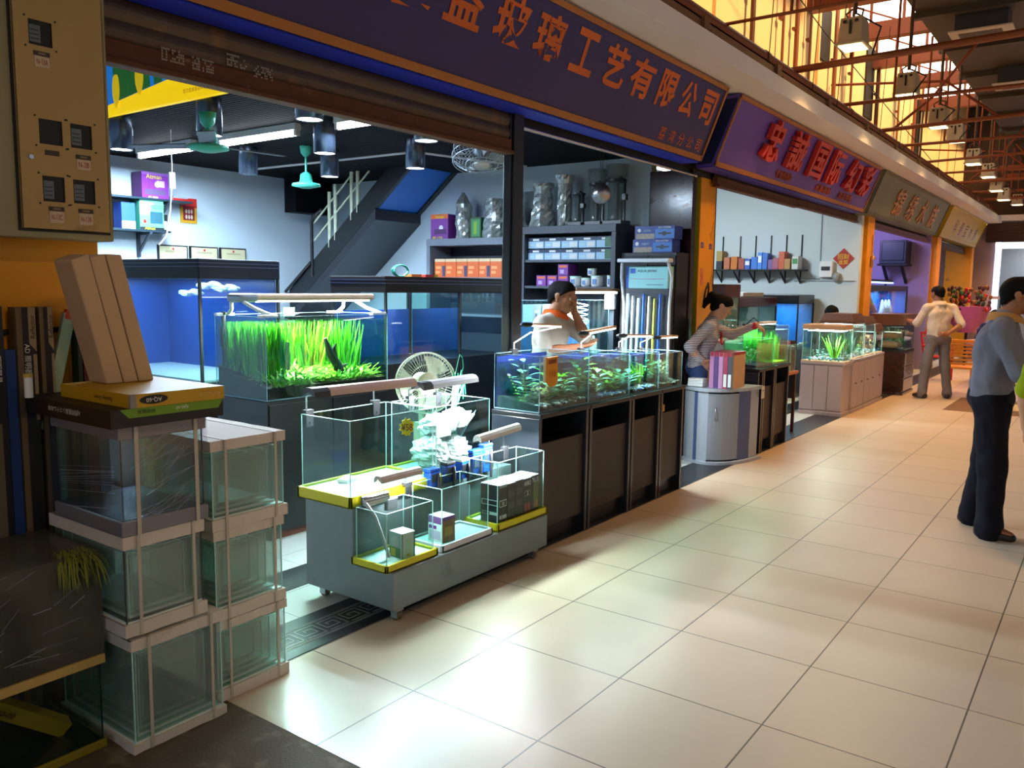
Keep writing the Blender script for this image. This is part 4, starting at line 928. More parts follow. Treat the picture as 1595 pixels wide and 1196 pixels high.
gravel(3.40, 3.775, Y0+.012, Y0+.09, .862, 110, wh[:1]+[mat('gravel_tan')], 'pale tan gravel in the smallest counter tank', .011, 4)
P_ = [
 (1.85, .78, .885, .17, 'feathery bright green plant leaning at the trolley end of the counter', GL, 'fern', 7), (1.93, .72, .88, .08, 'brown spiky low plant behind the black and white gravel', OL, 'bush', 8),
 (1.98, .88, .89, .27, 'tall pale green leafed plant behind the orange price tag', BG, 'broad', 11), (2.06, .75, .885, .15, 'blue green broad leafed plant on a brown root by the gravel', BG, 'broad', 10),
 (2.12, .80, .885, .20, 'green leafed plant with crossing stems in the nearest counter tank', GL, 'broad', 9), (2.20, .74, .885, .14, 'pale leafed plant over brown stalks, tank nearest the trolley', BG, 'broad', 12),
 (2.27, .80, .885, .14, 'rounded green bush at the inner end of the nearest counter tank', GL, 'bush', 9), (2.19, .69, .875, .06, 'low brown root tuft in the black and white gravel', OL, 'bush', 6),
 (2.44, .76, .88, .20, 'blue green plant with big leaves at the near end of the blue gravel tank', BG, 'broad', 10), (2.47, .70, .875, .13, 'brown spiky plant over the blue gravel', OL, 'bush', 9),
 (2.57, .84, .885, .26, 'tall sword leafed plant in the middle of the blue gravel tank', GL, 'broad', 9), (2.63, .74, .88, .16, 'blue green bush beside the tall sword plant', BG, 'broad', 11),
 (2.74, .78, .88, .15, 'green plant with arching leaves in the blue gravel tank', GL, 'broad', 10), (2.82, .74, .88, .12, 'bright green low bush at the far end of the blue gravel tank', GL, 'bush', 9),
 (2.99, .76, .88, .14, 'blue green leaf plant at the near end of the third counter tank', BG, 'broad', 12), (3.05, .86, .88, .21, 'red brown stemmed plant in the third counter tank', mat('red_brown_leaf', '#8a5a44', .5, var=.3, scale=20), 'bush', 9),
 (3.14, .76, .88, .10, 'low pale green plant in the middle of the third counter tank', BG, 'broad', 10), (3.27, .76, .88, .15, 'grassy bright green plant in the third counter tank', GL, 'grass', 9),
 (3.45, .78, .88, .17, 'blue green plant at the near end of the smallest counter tank', BG, 'broad', 10), (3.55, .72, .88, .08, 'brown tuft in the smallest counter tank', OL, 'bush', 6), (3.66, .76, .88, .14, 'olive bush at the far end of the smallest counter tank', mat('olive_leaf', '#6a7a34', .5, var=.3), 'bush', 9)]
for i, (x, y, z, h, lb, mt_, st, n) in enumerate(P_): leafy(x, y, z, h*1.08, lb, mt_, OL if st == 'broad' else None, int(n*1.7), .040, .088, i, .062, st)
m = MB(); m.prism([(1.80, .985), (1.83, .997), (1.96, 1.02), (1.97, 1.026), (1.83, 1.008)], 'y', .70, .703, mat('pale_blade', '#c9d2b0', .4)); single(m, 'scraper_blade', None, 'pale flat scraper floating in the tank nearest the trolley', 'scraper')
# orange price tag on the corner of the first tank
m = MB(); TG = mat('tag_orange', '#d88a10', .5, var=.08); TW = mat('tag_white', '#e9dfc4', .6)
m.bb(1.80, 1.83, .612, .615, 1.03, 1.185, TW); m.prism([(1.825, 1.03), (1.86, 1.0), (1.93, 1.005), (1.95, 1.04), (1.94, 1.14), (1.945, 1.185), (1.825, 1.18)], 'y', .606, .611, TG)
m.prism([(1.84, 1.165), (1.93, 1.17), (1.925, 1.145), (1.845, 1.14)], 'y', .604, .606, mat('burst_ink', '#7d3a10', .6)); m.text('118', (1.885, .603, 1.08), (1, 0, 0), (0, 0, 1), .04, mat('tag_red', '#b06a08', .6), off=.02)
single(m, 'price_tag', TG, 'orange price tag hooked on the rim of the tank nearest the trolley', 'price tag')
# slim arm lamps on the counter tanks
AMB = mat('amber_lamp_top', '#dc9a58', .4)
def arm_lamp(x0, x1, y, z, z2, foot, label, top=AMB, energy=2.2):
    t = thing('arm_lamp', label, 'aquarium lamp', (foot[0], foot[1], foot[2]), 'arm lamps on the counter tanks')
    a, b = Vector((x0, y, z)), Vector((x1, y, z2)); d = (b-a); k = a+d*.22
    m = MB(); m.box((k+b)/2+Vector((0, 0, .006)), ((b-k).length, .055, .012), top, R=d.to_track_quat('X', 'Z').to_matrix()); m.build('head', top, t, .004)
    m = MB(); m.box((k+b)/2-Vector((0, 0, .005)), ((b-k).length*.95, .045, .008), TUBEW, R=d.to_track_quat('X', 'Z').to_matrix()); m.build('tube', TUBEW, t)
    m = MB(); m.ell(a+d*.12, (d.length*.14, .032, .016), BLACK, 14, 8); m.build('end_cap', BLACK, t)
    m = MB(); f = Vector(foot); m.tube([f, f+Vector((0, 0, .05)), f+(b-f)*.35+Vector((0, .0, .06)), b-d*.08-Vector((0, 0, .01)), b-d*.02], .005, None, 8); m.build('arm', mat('white_arm', '#d5dde4', .25), t)
    m = MB(); m.bb(f.x-.03, f.x+.03, f.y-.012, f.y+.014, f.z-.04, f.z+.012); m.build('clamp', BLACKM, t, .003)
    add_light('AREA', 'lamp_light', (a+b)/2-Vector((0, 0, .012)), energy, (.88, .95, 1), size=d.length*.7, size_y=.04, parent=t)
arm_lamp(1.80, 2.22, .78, 1.375, 1.352, (1.98, .965, 1.195), 'white topped arm lamp over the tank nearest the trolley', mat('pale_lamp_top', '#e0b990', .3, .3), 17)
arm_lamp(2.47, 2.94, .78, 1.292, 1.320, (2.80, .965, 1.16), 'amber arm lamp tilted up over the blue gravel tank', AMB, 17)
arm_lamp(3.01, 3.52, .78, 1.258, 1.236, (3.36, .965, 1.135), 'amber arm lamp over the third counter tank', AMB, 15)
arm_lamp(3.60, 3.98, .78, 1.217, 1.212, (3.72, .965, 1.115), 'amber arm lamp at the far end of the counter', AMB, 12)
# ================================================================== NEAREST SHOP: INSIDE
# ---- ceiling lamps
DLB = mat('downlight_can', '#3b4656', .25, .7, var=.05); DLE = emis('downlight_glow', '#eef5ff', 14); OFFG = mat('downlight_unlit', '#9fb0be', .3)
def downlight(x, y, label, lit=True, z=2.60, r=.085):
    t = thing('can_downlight', label, 'ceiling lamp', (x, y, z), 'can downlights under the black slatted ceiling')
    m = MB(); m.lathe([(r, 2.855-z), (r, .0), (r*.94, 0), (r*.94, .03)], (x, y, z), None, 20); m.build('can', DLB, t)
    m = MB(); m.lathe([(0, .024), (r*.93, .024), (r*.93, .006), (0, .0)], (x, y, z), None, 18); m.build('bulb', DLE if lit else OFFG, t)
    if lit: add_light('SPOT', 'lamp_light', (x, y, z-.01), 98, COOL, size=.07, spot=2.3, parent=t)
k = 0
for (x, y, lit, w) in ((1.17, 1.95, 1, 'nearest the raised shutter'), (1.17, 2.98, 1, 'beside the teal ceiling fan'), (1.17, 4.12, 1, 'half hidden by the meter cabinet'), (2.12, 1.85, 1, 'right behind the rusty shutter rail'), (2.12, 2.90, 1, 'over the planted tank and below the tube lights'), (2.60, 4.50, 0, 'unlit, between the two teal fans'), (3.10, 2.86, 1, 'in front of the blue stair soffit'), (3.10, 3.95, 1, 'beside the small far teal fan')):
    downlight(x, y, 'can downlight '+w, bool(lit))
TB = emis('fluorescent_tube', '#eef6ff', 22)
for (ya, yb, lb) in ((4.56, 5.46, 'fluorescent batten farthest inside near the back wall'), (3.16, 4.18, 'long fluorescent batten between the teal fans'), (2.33, 2.72, 'short fluorescent batten nearest the shutter')):
    t = thing('fluorescent_batten', lb, 'ceiling lamp', (2.08, (ya+yb)/2, 2.76), 'fluorescent battens in the nearest shop')
    m = MB(); m.bb(2.05, 2.11, ya, yb, 2.80, 2.85); m.bb(2.06, 2.10, ya, ya+.03, 2.755, 2.80); m.bb(2.06, 2.10, yb-.03, yb, 2.755, 2.80); m.build('housing', PLASTICW, t)
    m = MB(); m.cyl((2.08, ya+.03, 2.772), (2.08, yb-.03, 2.772), .019, None, TB, 12); m.build('tube', TB, t)
    add_light('AREA', 'lamp_light', (2.08, (ya+yb)/2, 2.745), 190*(yb-ya), COOL, size=.05, size_y=yb-ya, parent=t)
# ---- fans
TEAL = mat('teal_enamel', '#3fb89c', .35, var=.05)
def ceil_fan(x, y, z, s, label, blades=True, mz=2.86):
    t = thing('ceiling_fan', label, 'fan', (x, y, mz), 'teal ceiling fans')
    m = MB(); m.lathe([(.012*s, 0), (.055*s, -.005), (.045*s, -.07*s), (.018*s, -.10*s)], (x, y, mz), None, 20); m.build('canopy', TEAL, t)
    m = MB(); m.cyl((x, y, mz-.08*s), (x, y, z+.05), .010*s, None, TEAL, 10); m.build('rod', TEAL, t)
    m = MB(); m.lathe([(.02*s, .09*s), (.05*s, .07*s), (.06*s, .0), (.125*s, -.015*s), (.13*s, -.035*s), (.05*s, -.055*s), (0, -.058*s)], (x, y, z), None, 28); m.build('motor', TEAL, t)
    if blades:
        for k in range(3):
            a = 2.0+k*2*PI/3; d = Vector((math.cos(a), math.sin(a), 0)); R = Matrix.Rotation(a, 3, 'Z') @ Matrix.Rotation(.12, 3, 'X')
            m = MB(); m.box(Vector((x, y, z-.012*s))+d*.34*s, (.42*s, .10*s, .006), R=R); m.box(Vector((x, y, z-.012*s))+d*.11*s, (.10*s, .03*s, .01), R=R); m.build('blade', mat('fan_blade_grey', '#39434f', .4), t)
ceil_fan(.98, 2.72, 2.50, 1.0, 'teal ceiling fan with dark blades near the tube lights', mz=2.70)
ceil_fan(2.86, 4.0, 2.53, 1.0, 'small teal ceiling fan over the stair foot', blades=False)
t = thing('cage_fan', 'pale wire cage fan hung under the ceiling by the brown post', 'fan', (2.62, 1.75, 2.86))
c = Vector((2.62, 1.75, 2.56)); ax = Vector((-.25, -.2, -.9)).normalized(); e1 = ax.orthogonal().normalized(); e2 = ax.cross(e1)
m = MB()
for r, d in ((.22, 0), (.215, .05), (.21, -.06), (.12, .075), (.07, .08)): m.tube([c+ax*d+e1*(r*math.cos(2*PI*k/36))+e2*(r*math.sin(2*PI*k/36)) for k in range(37)], .003, None, 5, False)
for k in range(40):
    a = 2*PI*k/40; dv = e1*math.cos(a)+e2*math.sin(a); m.tube([c+dv*.06+ax*.08, c+dv*.15+ax*.07, c+dv*.215+ax*.03, c+dv*.22, c+dv*.2-ax*.06, c+dv*.08-ax*.09], .0013, None, 4, False)
m.build('guard', mat('pale_wire', '#b9c6cf', .3, .5), t)
m = MB(); m.lathe([(0, .085), (.06, .082), (.06, .07), (0, .07)], c, None, 18, ax); m.build('badge', PLASTICW, t)
m = MB(); m.lathe([(0, -.14), (.05, -.13), (.06, -.02), (.02, .03), (0, .03)], c, None, 18, ax); m.tube([c-ax*.12, (2.66, 1.78, 2.86)], .015); m.build('motor', mat('fan_motor_grey', '#55606a', .4), t)
for k in range(4):
    m = MB(); a0 = k*PI/2; V = []
    for i in range(5):
        r = .03+.16*i/4
        for j in range(4): a = a0+(-.3+.2*j)*(.7+.5*i/4); V.append(c+(e1*math.cos(a)+e2*math.sin(a))*r+ax*(.015-.012*j))
    m.add(V, [(i*4+j, i*4+j+1, i*4+j+5, i*4+j+4) for i in range(4) for j in range(3)], None, True); m.build('blade', mat('clear_fan_blade', '#8d9ba0', .3), t)
# ---- pale conduit under the ceiling, hanging cable
m = MB(); m.tube([(3.54, 5.7, 2.845), (3.58, 3.31, 2.845), (4.9, 2.96, 2.845)], .014); tag(m.build('ceiling_conduit', PLASTICW), 'white bent conduit under the black ceiling in front of the stair', 'conduit')
m = MB(); m.tube([(1.7, 4.3, 2.85), (1.7, 4.3, 2.50)], .003); m.box((1.7, 4.3, 2.44), (.05, .004, .13)); m.tube([(1.69, 4.3, 2.38), (1.66, 4.28, 2.2), (1.60, 4.25, 1.98), (1.5, 4.2, 1.9)], .005); tag(m.build('hanging_cord', PLASTICW), 'white pull cord with a card hanging before the back wall boxes', 'cord')
# ---- lit advertising banner on the bulkhead
t = thing('advertising_banner', 'yellow, blue and green advertising lightbox behind the raised shutter', 'banner', (1.04, 3.2, 2.82))
yl0, yl1, zb, zt = 1.75, 4.9, 2.82, 3.4
def bq(y0, z0, y1, z1, y2, z2, y3, z3, mt, m, d): m.quad((1.03-d, y0, z0), (1.03-d, y1, z1), (1.03-d, y2, z2), (1.03-d, y3, z3), mt)
def em2(n, c, s): return mat(n, c, .5, var=.25, scale=8, emit=s)
YB_ = mat('banner_yellow', '#c9a400', .5, var=.03, emit=.75, ecol='#ffd400'); BB_ = mat('banner_blue', '#1f6fc0', .5, var=.3, scale=5, emit=.6); GB_ = mat('banner_green', '#2a6a2c', .5, var=.5, scale=7, emit=.3)
m = MB(); m.bb(1.03, 1.07, yl0, yl1, zb, zt, YB_); m.build('lightbox', YB_, t)
m = MB(); bq(4.9, 2.80, 3.0, 3.005, 3.0, 3.4, 4.9, 3.4, BB_, m, .002); bq(3.93, 2.905, 3.45, 2.96, 3.50, 3.4, 3.95, 3.4, GB_, m, .003); bq(3.40, 2.965, 3.30, 2.975, 3.36, 3.4, 3.44, 3.4, GB_, m, .003)
m.build('picture', BB_, t)
rr = random.Random(1)
for k, (yy, zz) in enumerate(((3.585, 3.045), (3.90, 2.99))):
    m = MB(); P = []
    for i in range(20): a = 2*PI*i/20; P.append((1.024, yy+(.055 if k == 0 else .05)*math.cos(a), zz+.12*math.sin(a)*(1+.1*math.sin(3*a))))
    m.add(P, [tuple(range(20))], None); m.build('yellow_fish', mat('banner_fish', '#e8c010', .5, var=.2, scale=30, emit=.45), t)
m = MB(); m.text('Tetra®', (1.022, 2.80, 2.945), (0, -1, 0), (0, 0, 1), .062, mat('banner_ink', '#26301a', .6), off=.012); m.text('宝贝您享受60年德国水族科技成就', (1.022, 2.80, 2.875), (0, -1, 0), (0, 0, 1), .028, mat('banner_ink'), fit=.50); m.build('lettering', None, t)
# ---- back wall: shelves, boxes, poster, certificates
def wall_shelf(x0, x1, z, label, brackets, y1=6.095, d=.26):
    t = thing('wall_shelf', label, 'shelf', ((x0+x1)/2, y1, z))
    m = MB(); m.bb(x0, x1, y1-d, y1, z-.02, z); m.build('board', mat('dark_teal_board', '#1a2e38', .4), t)
    for bx in brackets:
        m = MB(); m.bb(bx-.015, bx+.015, y1-.03, y1, z-.27, z-.02); m.bb(bx-.015, bx+.015, y1-d, y1, z-.045, z-.02); m.prism([(y1-.01, z-.25), (y1-d+.03, z-.045), (y1-d+.06, z-.045), (y1-.01, z-.215)], 'x', bx-.01, bx+.01); m.build('bracket', mat('bracket_grey', '#3a4450', .4, .4), t)
wall_shelf(1.55, 2.88, 2.44, 'upper dark wall shelf carrying the purple carton', (2.62,)); wall_shelf(1.55, 2.62, 2.12, 'lower dark wall shelf carrying the green carton', (2.40,))
carton('carton', 'big purple carton on the upper shelf at the back wall', 2.49, 5.97, 2.44, .29, .18, .26, PP, front=((0, 1, .9, 1, mat('lilac_print', '#8d5ab0', .5)), ('text', 'Atman', .45, .84, .045, PY), (.55, .85, .45, .7, mat('lilac_white', '#b9a0d8', .5)), ('disc', .58, .55, .03, PW), (.1, .9, .15, .35, mat('grey_pump_print', '#5a4a6a', .5)), ('text', 'AT-3000', .4, .05, .022, PW)), side=((0, 1, 0, 1, mat('dark_purple', '#4a1d5a', .5)),))
carton('carton', 'mint green carton on the lower shelf at the back wall', 2.43, 5.95, 2.12, .26, .18, .30, mat('mint_box', '#5fc9a0', .5, var=.05), front=((0, .45, .5, .9, mat('mint_pale', '#a9e2cc', .5)), ('text', 'Atman', .3, .9, .04, PR), (.42, .95, .22, .62, mat('dark_teal_print', '#23505a', .5)), ('disc', .2, .28, .02, PR), (0, 1, 0, .1, PD), ('text', 'Atman', .4, .06, .03, PY), (.5, 1, .72, .76, PG), (.5, 1, .8, .84, PG)), side=((0, 1, 0, 1, mat('mint_dark', '#2f7a66', .5)),))
carton('carton', 'blue carton beside the mint green one on the lower shelf', 2.20, 5.97, 2.12, .14, .15, .26, PB, front=((0, 1, .0, .3, mat('sky_print'),),))
carton('carton', 'dark carton with pale label at the end of the lower shelf', 2.60, 5.99, 2.12, .07, .15, .17, PD, front=((.1, .9, .1, .6, mat('sky_print')),))
carton('carton', 'flat red and grey carton at the end of the upper shelf', 2.78, 5.98, 2.44, .17, .16, .05, mat('print_grey', '#8d97a0', .5), front=((0, 1, 0, .6, PR),))
t = thing('poster', 'red and gold festive poster on the white back wall', 'poster', (2.99, 6.09, 2.24))
m = MB(); m.bb(2.895, 3.09, 6.088, 6.096, 2.235, 2.50, mat('gold_paper', '#c99a1e', .5, var=.15)); m.bb(2.895, 3.09, 6.086, 6.088, 2.40, 2.50, PR); m.bb(2.925, 3.06, 6.085, 6.087, 2.265, 2.42, mat('maroon_print', '#7a1a20', .5, var=.3, scale=40)); m.build('sheet', None, t)
m = MB()
for i in range(3):
    for j in range(2): m.ell((2.96+.032*i, 6.083, 2.30+.06*j), (.013, .004, .024), mat('silver_figure', '#d8c8b8', .4))
m.build('gilt_figures', None, t)
for k, (xa, xb) in enumerate(((2.61, 2.955), (2.985, 3.33), (3.36, 3.70))):
    t = thing('framed_certificate', ['framed certificate under the shelf bracket', 'framed certificate in the middle of three', 'framed certificate nearest the stair'][k], 'certificate', ((xa+xb)/2, 6.09, 1.72), 'framed certificates on the back wall')
    m = MB(); m.bb(xa, xb, 6.07, 6.097, 1.73, 1.99); m.build('frame', BLACK, t)
    m = MB(); m.bb(xa+.014, xb-.014, 6.066, 6.0705, 1.744, 1.976); m.build('paper', mat('cert_paper', '#c8c39a', .6, var=.04), t)
    m = MB(); m.ell(((xa+xb)/2, 6.065, 1.95), (.012, .002, .014), PR); m.bb(xa+.08, xb-.08, 6.064, 6.066, 1.915, 1.93, mat('faint_ink', '#a29a7a', .6)); m.build('crest', None, t)
# ---- stair with blue soffit, climbing from the back wall towards the shop front
SK = -.80
def zs(y): return 2.90+SK*(y-3.94)
t = thing('staircase', 'black steel stair with bright blue soffit rising beside the right wall', 'stair', (4.62, 5.0, 0))
def band(x0, x1, lo, hi, ya, yc):
    m = MB(); m.prism([(ya, zs(ya)+lo), (yc, zs(yc)+lo), (yc, zs(yc)+hi), (ya, zs(ya)+hi)], 'x', x0, x1); return m
STR = mat('stringer_black', '#14191c', .35, .3, var=.3, scale=12)
band(4.26, 4.31, 0, .27, 4.02, 6.0).build('stringer', STR, t); band(4.92, 4.985, -.03, .22, 3.96, 6.0).build('stringer', STR, t)
band(4.31, 4.92, .0, .012, 3.96, 4.62).build('soffit', mat('blue_soffit_panel', '#1260b8', .4, var=.12, scale=2), t)
band(4.25, 4.985, -.13, -.015, 4.52, 5.95).build('lower_soffit', mat('black_soffit_panel', '#11131d', .4, var=.2), t)
for i in range(9):
    y0 = 4.15+i*.21; m = MB(); m.bb(4.31, 4.92, y0, y0+.23, zs(y0)+.06, zs(y0)+.085); m.build('tread', STR, t)
PST = mat('cream_post', '#c9d2b4', .4)
for yy in (5.29, 5.19, 4.92, 4.82):
    m = MB(); m.cyl((4.28, yy, zs(yy)+.2), (4.28, yy, min(2.85, zs(yy)+.83)), .022, None, PST, 12); m.build('post', PST, t)
for dz in (.50, .70):
    m = MB(); b_ = max(4.2, 3.94+(2.9+dz-2.84)/.8); m.tube([(4.28, 5.56, zs(5.56)+dz), (4.28, b_, zs(b_)+dz)], .011); m.build('rail', PST, t)
m = MB(); m.tube([(4.26, 5.58, zs(5.58)+.1), (4.26, 5.58, 2.30), (4.26, 5.55, 2.38), (4.28, 5.42, 2.46)], .02, None, 10); m.tube([(4.24, 5.58, 1.85), (4.24, 6.05, 1.50)], .018); m.build('newel_pipe', BLACK, t)
m = MB(); m.bb(4.25, 4.985, 5.9, 6.09, 0, 1.3); m.build('landing', STR, t)
struct(MB().bb(4.05, 4.6, 5.6, 5.8, 2.42, 2.86), 'trim_13', CEILB)
# ---- shelving on the right wall
SHG = mat('shelf_grey', '#6d7682', .5, var=.05); SHD = mat('shelf_dark', '#343a44', .45, var=.08)
def shelf_unit(y0, y1, zt, levels, mt, label, x0=4.62, x1=4.985):
    t = thing('shelf_unit', label, 'shelf', ((x0+x1)/2, (y0+y1)/2, 0))
    for a in (y0, y1-.05): m = MB(); m.bb(x0, x1, a, a+.05, 0, zt); m.build('side_panel', mt, t, .003)
    m = MB(); m.bb(x0-.005, x1, y0, y1, zt-.0, zt+.075); m.build('top', mt, t, .003)
    for z in levels: m = MB(); m.bb(x0+.01, x1, y0+.05, y1-.05, z-.025, z); m.build('shelf', mt, t)
    m = MB(); m.bb(x1-.012, x1-.002, y0+.05, y1-.05, 0, zt); m.build('back', mat('shelf_back', '#2a303a', .6), t)
shelf_unit(2.83, 4.10, 2.03, (1.69, 1.3, .8), SHG, 'light grey shelf unit with orange cartons on the right wall')
shelf_unit(1.72, 2.82, 2.125, (1.87, 1.61, 1.2), SHD, 'dark grey shelf unit with two rows of blue white cartons')
OB = mat('orange_carton2', '#d65f1e', .5, var=.08)
for i in range(6):
    y = 3.94-i*.155; o = carton('carton', ['orange carton first at the stair end of the grey shelf', 'second orange carton on the grey shelf', 'third orange carton on the grey shelf, blue window', 'fourth orange carton on the grey shelf', 'fifth orange carton on the grey shelf', 'sixth orange carton next to the blue toy box'][i], 4.75, y, 1.69, .17, .15, .20, OB,
        side=((0, 1, .84, 1, mat('carton_cream', '#e0c49a', .5)), ((.72, .98, .05, .62, mat('navy_window', '#27325a', .5)) if i % 2 == 0 else (.0, .0, 0, 0, PD)), (.1, .6, .45, .6, mat('pale_orange', '#e89a5a', .5)), (.1, .5, .2, .35, mat('pale_orange'))), group='orange cartons on the light grey shelf')
carton('carton', 'blue and yellow pictured box beside the orange cartons', 4.75, 3.0, 1.69, .17, .14, .20, PB, side=((.2, .7, .2, .8, mat('sky_print')), (0, 1, 0, .15, PY), (.6, 1, .6, .9, PG)))
carton('carton', 'purple pump carton standing on top of the light grey shelf unit', 4.78, 3.965, 2.105, .2, .25, .27, PP, side=((0, 1, .82, 1, PO), ('text', 'Atman', .5, .9, .035, PY), ('disc', .6, .45, .03, PW), (.2, .9, .2, .4, mat('dark_purple')), ('text', 'MF-1200', .4, .06, .03, PY)))
carton('carton', 'green carton among the wrapped skimmers on top of the shelf', 4.78, 3.47, 2.105, .16, .14, .22, mat('deep_green', '#1d5a30', .5, var=.1), side=((.1, .9, .1, .9, PG), (.3, .6, .2, .8, mat('leafgreen', '#7fae2a'))))
SKM = mat('silvery_film', '#b8c0bc', .18, .55, var=.25, scale=18, bump=.8, bscale=26); SKD = mat('skimmer_dark', '#1c2226', .3); SKC = glass('clear_acrylic', '#cdd6d2', .08, body=.16, bcol='#b9c4c0')
def wrapped(y, zb, h, r0, r1, label, lean=0, seed=0, top='pinch'):
    rr = random.Random(seed); m = MB(); n, k = 18, 12; V = []
    for i in range(k+1):
        f = i/k; r = r0+(r1-r0)*f
        if top == 'pinch' and f > .75: r *= 1-.85*(f-.75)/.25
        if top == 'flare' and f > .85: r *= 1.35
        for j in range(n):
            q = r*(1+rr.uniform(-.13, .13)); V.append((4.78+q*math.cos(2*PI*j/n), y+lean*f+q*math.sin(2*PI*j/n), zb+h*f))
    m.add(V, [(i*n+j, i*n+(j+1) % n, (i+1)*n+(j+1) % n, (i+1)*n+j) for i in range(k) for j in range(n)], SKM); m.add(V[-n:], [tuple(range(n))], SKM); m.add(V[:n], [tuple(range(n))[::-1]], SKM)
    single(m, 'wrapped_skimmer', SKM, label, 'skimmer', 'film wrapped skimmers on top of the shelves')
wrapped(3.68, 2.105, .50, .10, .085, 'film wrapped skimmer with a twisted pointed top, behind the purple carton', .03, 1)
wrapped(3.27, 2.105, .41, .13, .10, 'broad squat film wrapped skimmer beside the green carton', 0, 2, 'flat')
wrapped(2.98, 2.105, .50, .13, .06, 'film wrapped skimmer hidden half behind the brown post', .05, 3, 'flare')
wrapped(2.66, 2.20, .44, .13, .075, 'film wrapped skimmer with flared top just past the brown post', 0, 4, 'flare')
wrapped(2.40, 2.20, .50, .07, .07, 'tall slim film wrapped skimmer with a hooked top', 0, 5, 'flare')
def skimmer(y, h, r, label, cup=True, arms=1):
    t = thing('protein_skimmer', label, 'skimmer', (4.78, y, 2.20), 'unwrapped skimmers on top of the dark shelf'); z = 2.20
    m = MB(); m.box((4.78, y, z+.02), (r*2.2, r*2.4, .04)); m.build('foot', SKD, t, .004)
    m = MB(); m.lathe([(r, .04), (r, h*.72), (r*.7, h*.74)], (4.78, y, z), None, 20); m.build('body', SKC, t)
    m = MB(); m.lathe([(r*1.1, h*.72), (r*1.1, h*.76)], (4.78, y, z), None, 20); m.cyl((4.78, y, z+.05), (4.78, y, z+h*.7), r*.3, None, None, 10); m.build('collar', SKD, t)
    if cup: m = MB(); m.lathe([(r*.7, h*.76), (r*1.2, h*.80), (r*1.2, h*1.0), (r*1.3, h), (r*1.3, h*.985)], (4.78, y, z), None, 20); m.build('cup', SKC, t)
    for k in range(arms):
        s = (-1 if k == 0 else 1)*(r*1.35); m = MB(); m.tube([(4.72, y+s, z+.03), (4.72, y+s, z+h*.7), (4.74, y+s*.5, z+h*.78)], .014); m.bb(4.70, 4.75, y+s-.02, y+s+.02, z+h*.4, z+h*.5); m.build('pipe', SKD, t)
skimmer(2.24, .42, .065, 'clear skimmer with dark pipe beside the slim wrapped one', False); skimmer(2.03, .53, .075, 'clear skimmer with raised collecting cup behind the silver globe'); skimmer(1.81, .56, .085, 'widest clear skimmer with dark clamps at the shop front end', True, 2)
t = thing('globe_lamp', 'brushed silver globe hanging before the skimmers', 'lamp', (3.9, 1.47, 2.39)); m = MB(); m.ell((3.9, 1.47, 2.39), (.083, .083, .083), None, 28, 18); m.build('globe', mat('brushed_globe', '#a9a6a8', .28, .9, var=.08, scale=3), t)
m = MB(); m.tube([(3.9, 1.47, 2.46), (3.85, 1.5, 3.205)], .0025); m.tube([(3.9, 1.47, 2.46), (4.0, 1.5, 3.205)], .0025); m.build('wire', BLACKM, t)
# carton rows in the dark shelf
CB = mat('skyblue_carton', '#a9cfe8', .5, var=.05)
for row, z in ((0, 1.985), (1, 1.87)):
    for i in range(5):
        y = 2.67-i*.20; carton('carton', ('upper' if row == 0 else 'lower')+' row pale blue carton, '+['farthest from the shop front', 'second from the far end', 'in the middle of its row', 'fourth along its row', 'with a green picture, nearest the shop front'][i]+', dark shelf', 4.77, y, z, .18, .19, .105, CB,
            side=((0, 1, .66, 1, mat('navy_print', '#1c2a4a', .5)), (.3, .7, .72, .9, PW), (.5, .95, .1, .55, PW), ((.5, 1, .05, .9, mat('green_photo', '#3a6a4a', .5, var=.4, scale=50)) if i == 4 else (.1, .4, .2, .4, mat('sky_print')))), group='pale blue cartons in the dark shelf')
for y, z, lb in ((2.60, 1.61, 'purple carton farthest in the low row of the dark shelf'), (2.47, 1.61, 'purple carton second in the low row of the dark shelf'), (2.34, 1.61, 'purple carton beside the first white jar'), (2.34, 1.72, 'purple carton on top of another, above the white jars')):
    carton('carton', lb, 4.77, y, z, .18, .115, .105, PP, side=((.1, .9, .7, .9, PO), (.2, .6, .15, .5, mat('lilac_white'))), group='purple cartons in the dark shelf')
def jar(y, z, r, h, label):
    t = thing('jar', label, 'jar', (4.74, y, z), 'white jars in the dark shelf')
    m = MB(); m.lathe([(r*.85, 0), (r, .01), (r, h*.84)], (4.74, y, z), PLASTICW, 20); m.build('body', PLASTICW, t); m = MB(); m.lathe([(r*1.04, h*.84), (r*1.04, h), (0, h)], (4.74, y, z), None, 20); m.build('lid', mat('mint_lid', '#bfe0d0', .4), t)
    m = MB(); m.bb(4.74-r*1.01, 4.74-r*.93, y-r*.36, y+r*.36, z+h*.2, z+h*.7); m.build('label', mat('blue_label', '#5f86b8', .5), t)
jar(2.23, 1.61, .055, .10, 'squat white jar next to the purple cartons'); jar(2.11, 1.61, .045, .085, 'small white jar in front of the upper one'); jar(1.98, 1.61, .06, .105, 'large white jar in the low row'); jar(2.04, 1.716, .045, .07, 'white jar standing on the two others'); jar(1.84, 1.61, .028, .11, 'slim white jar nearest the shop front')
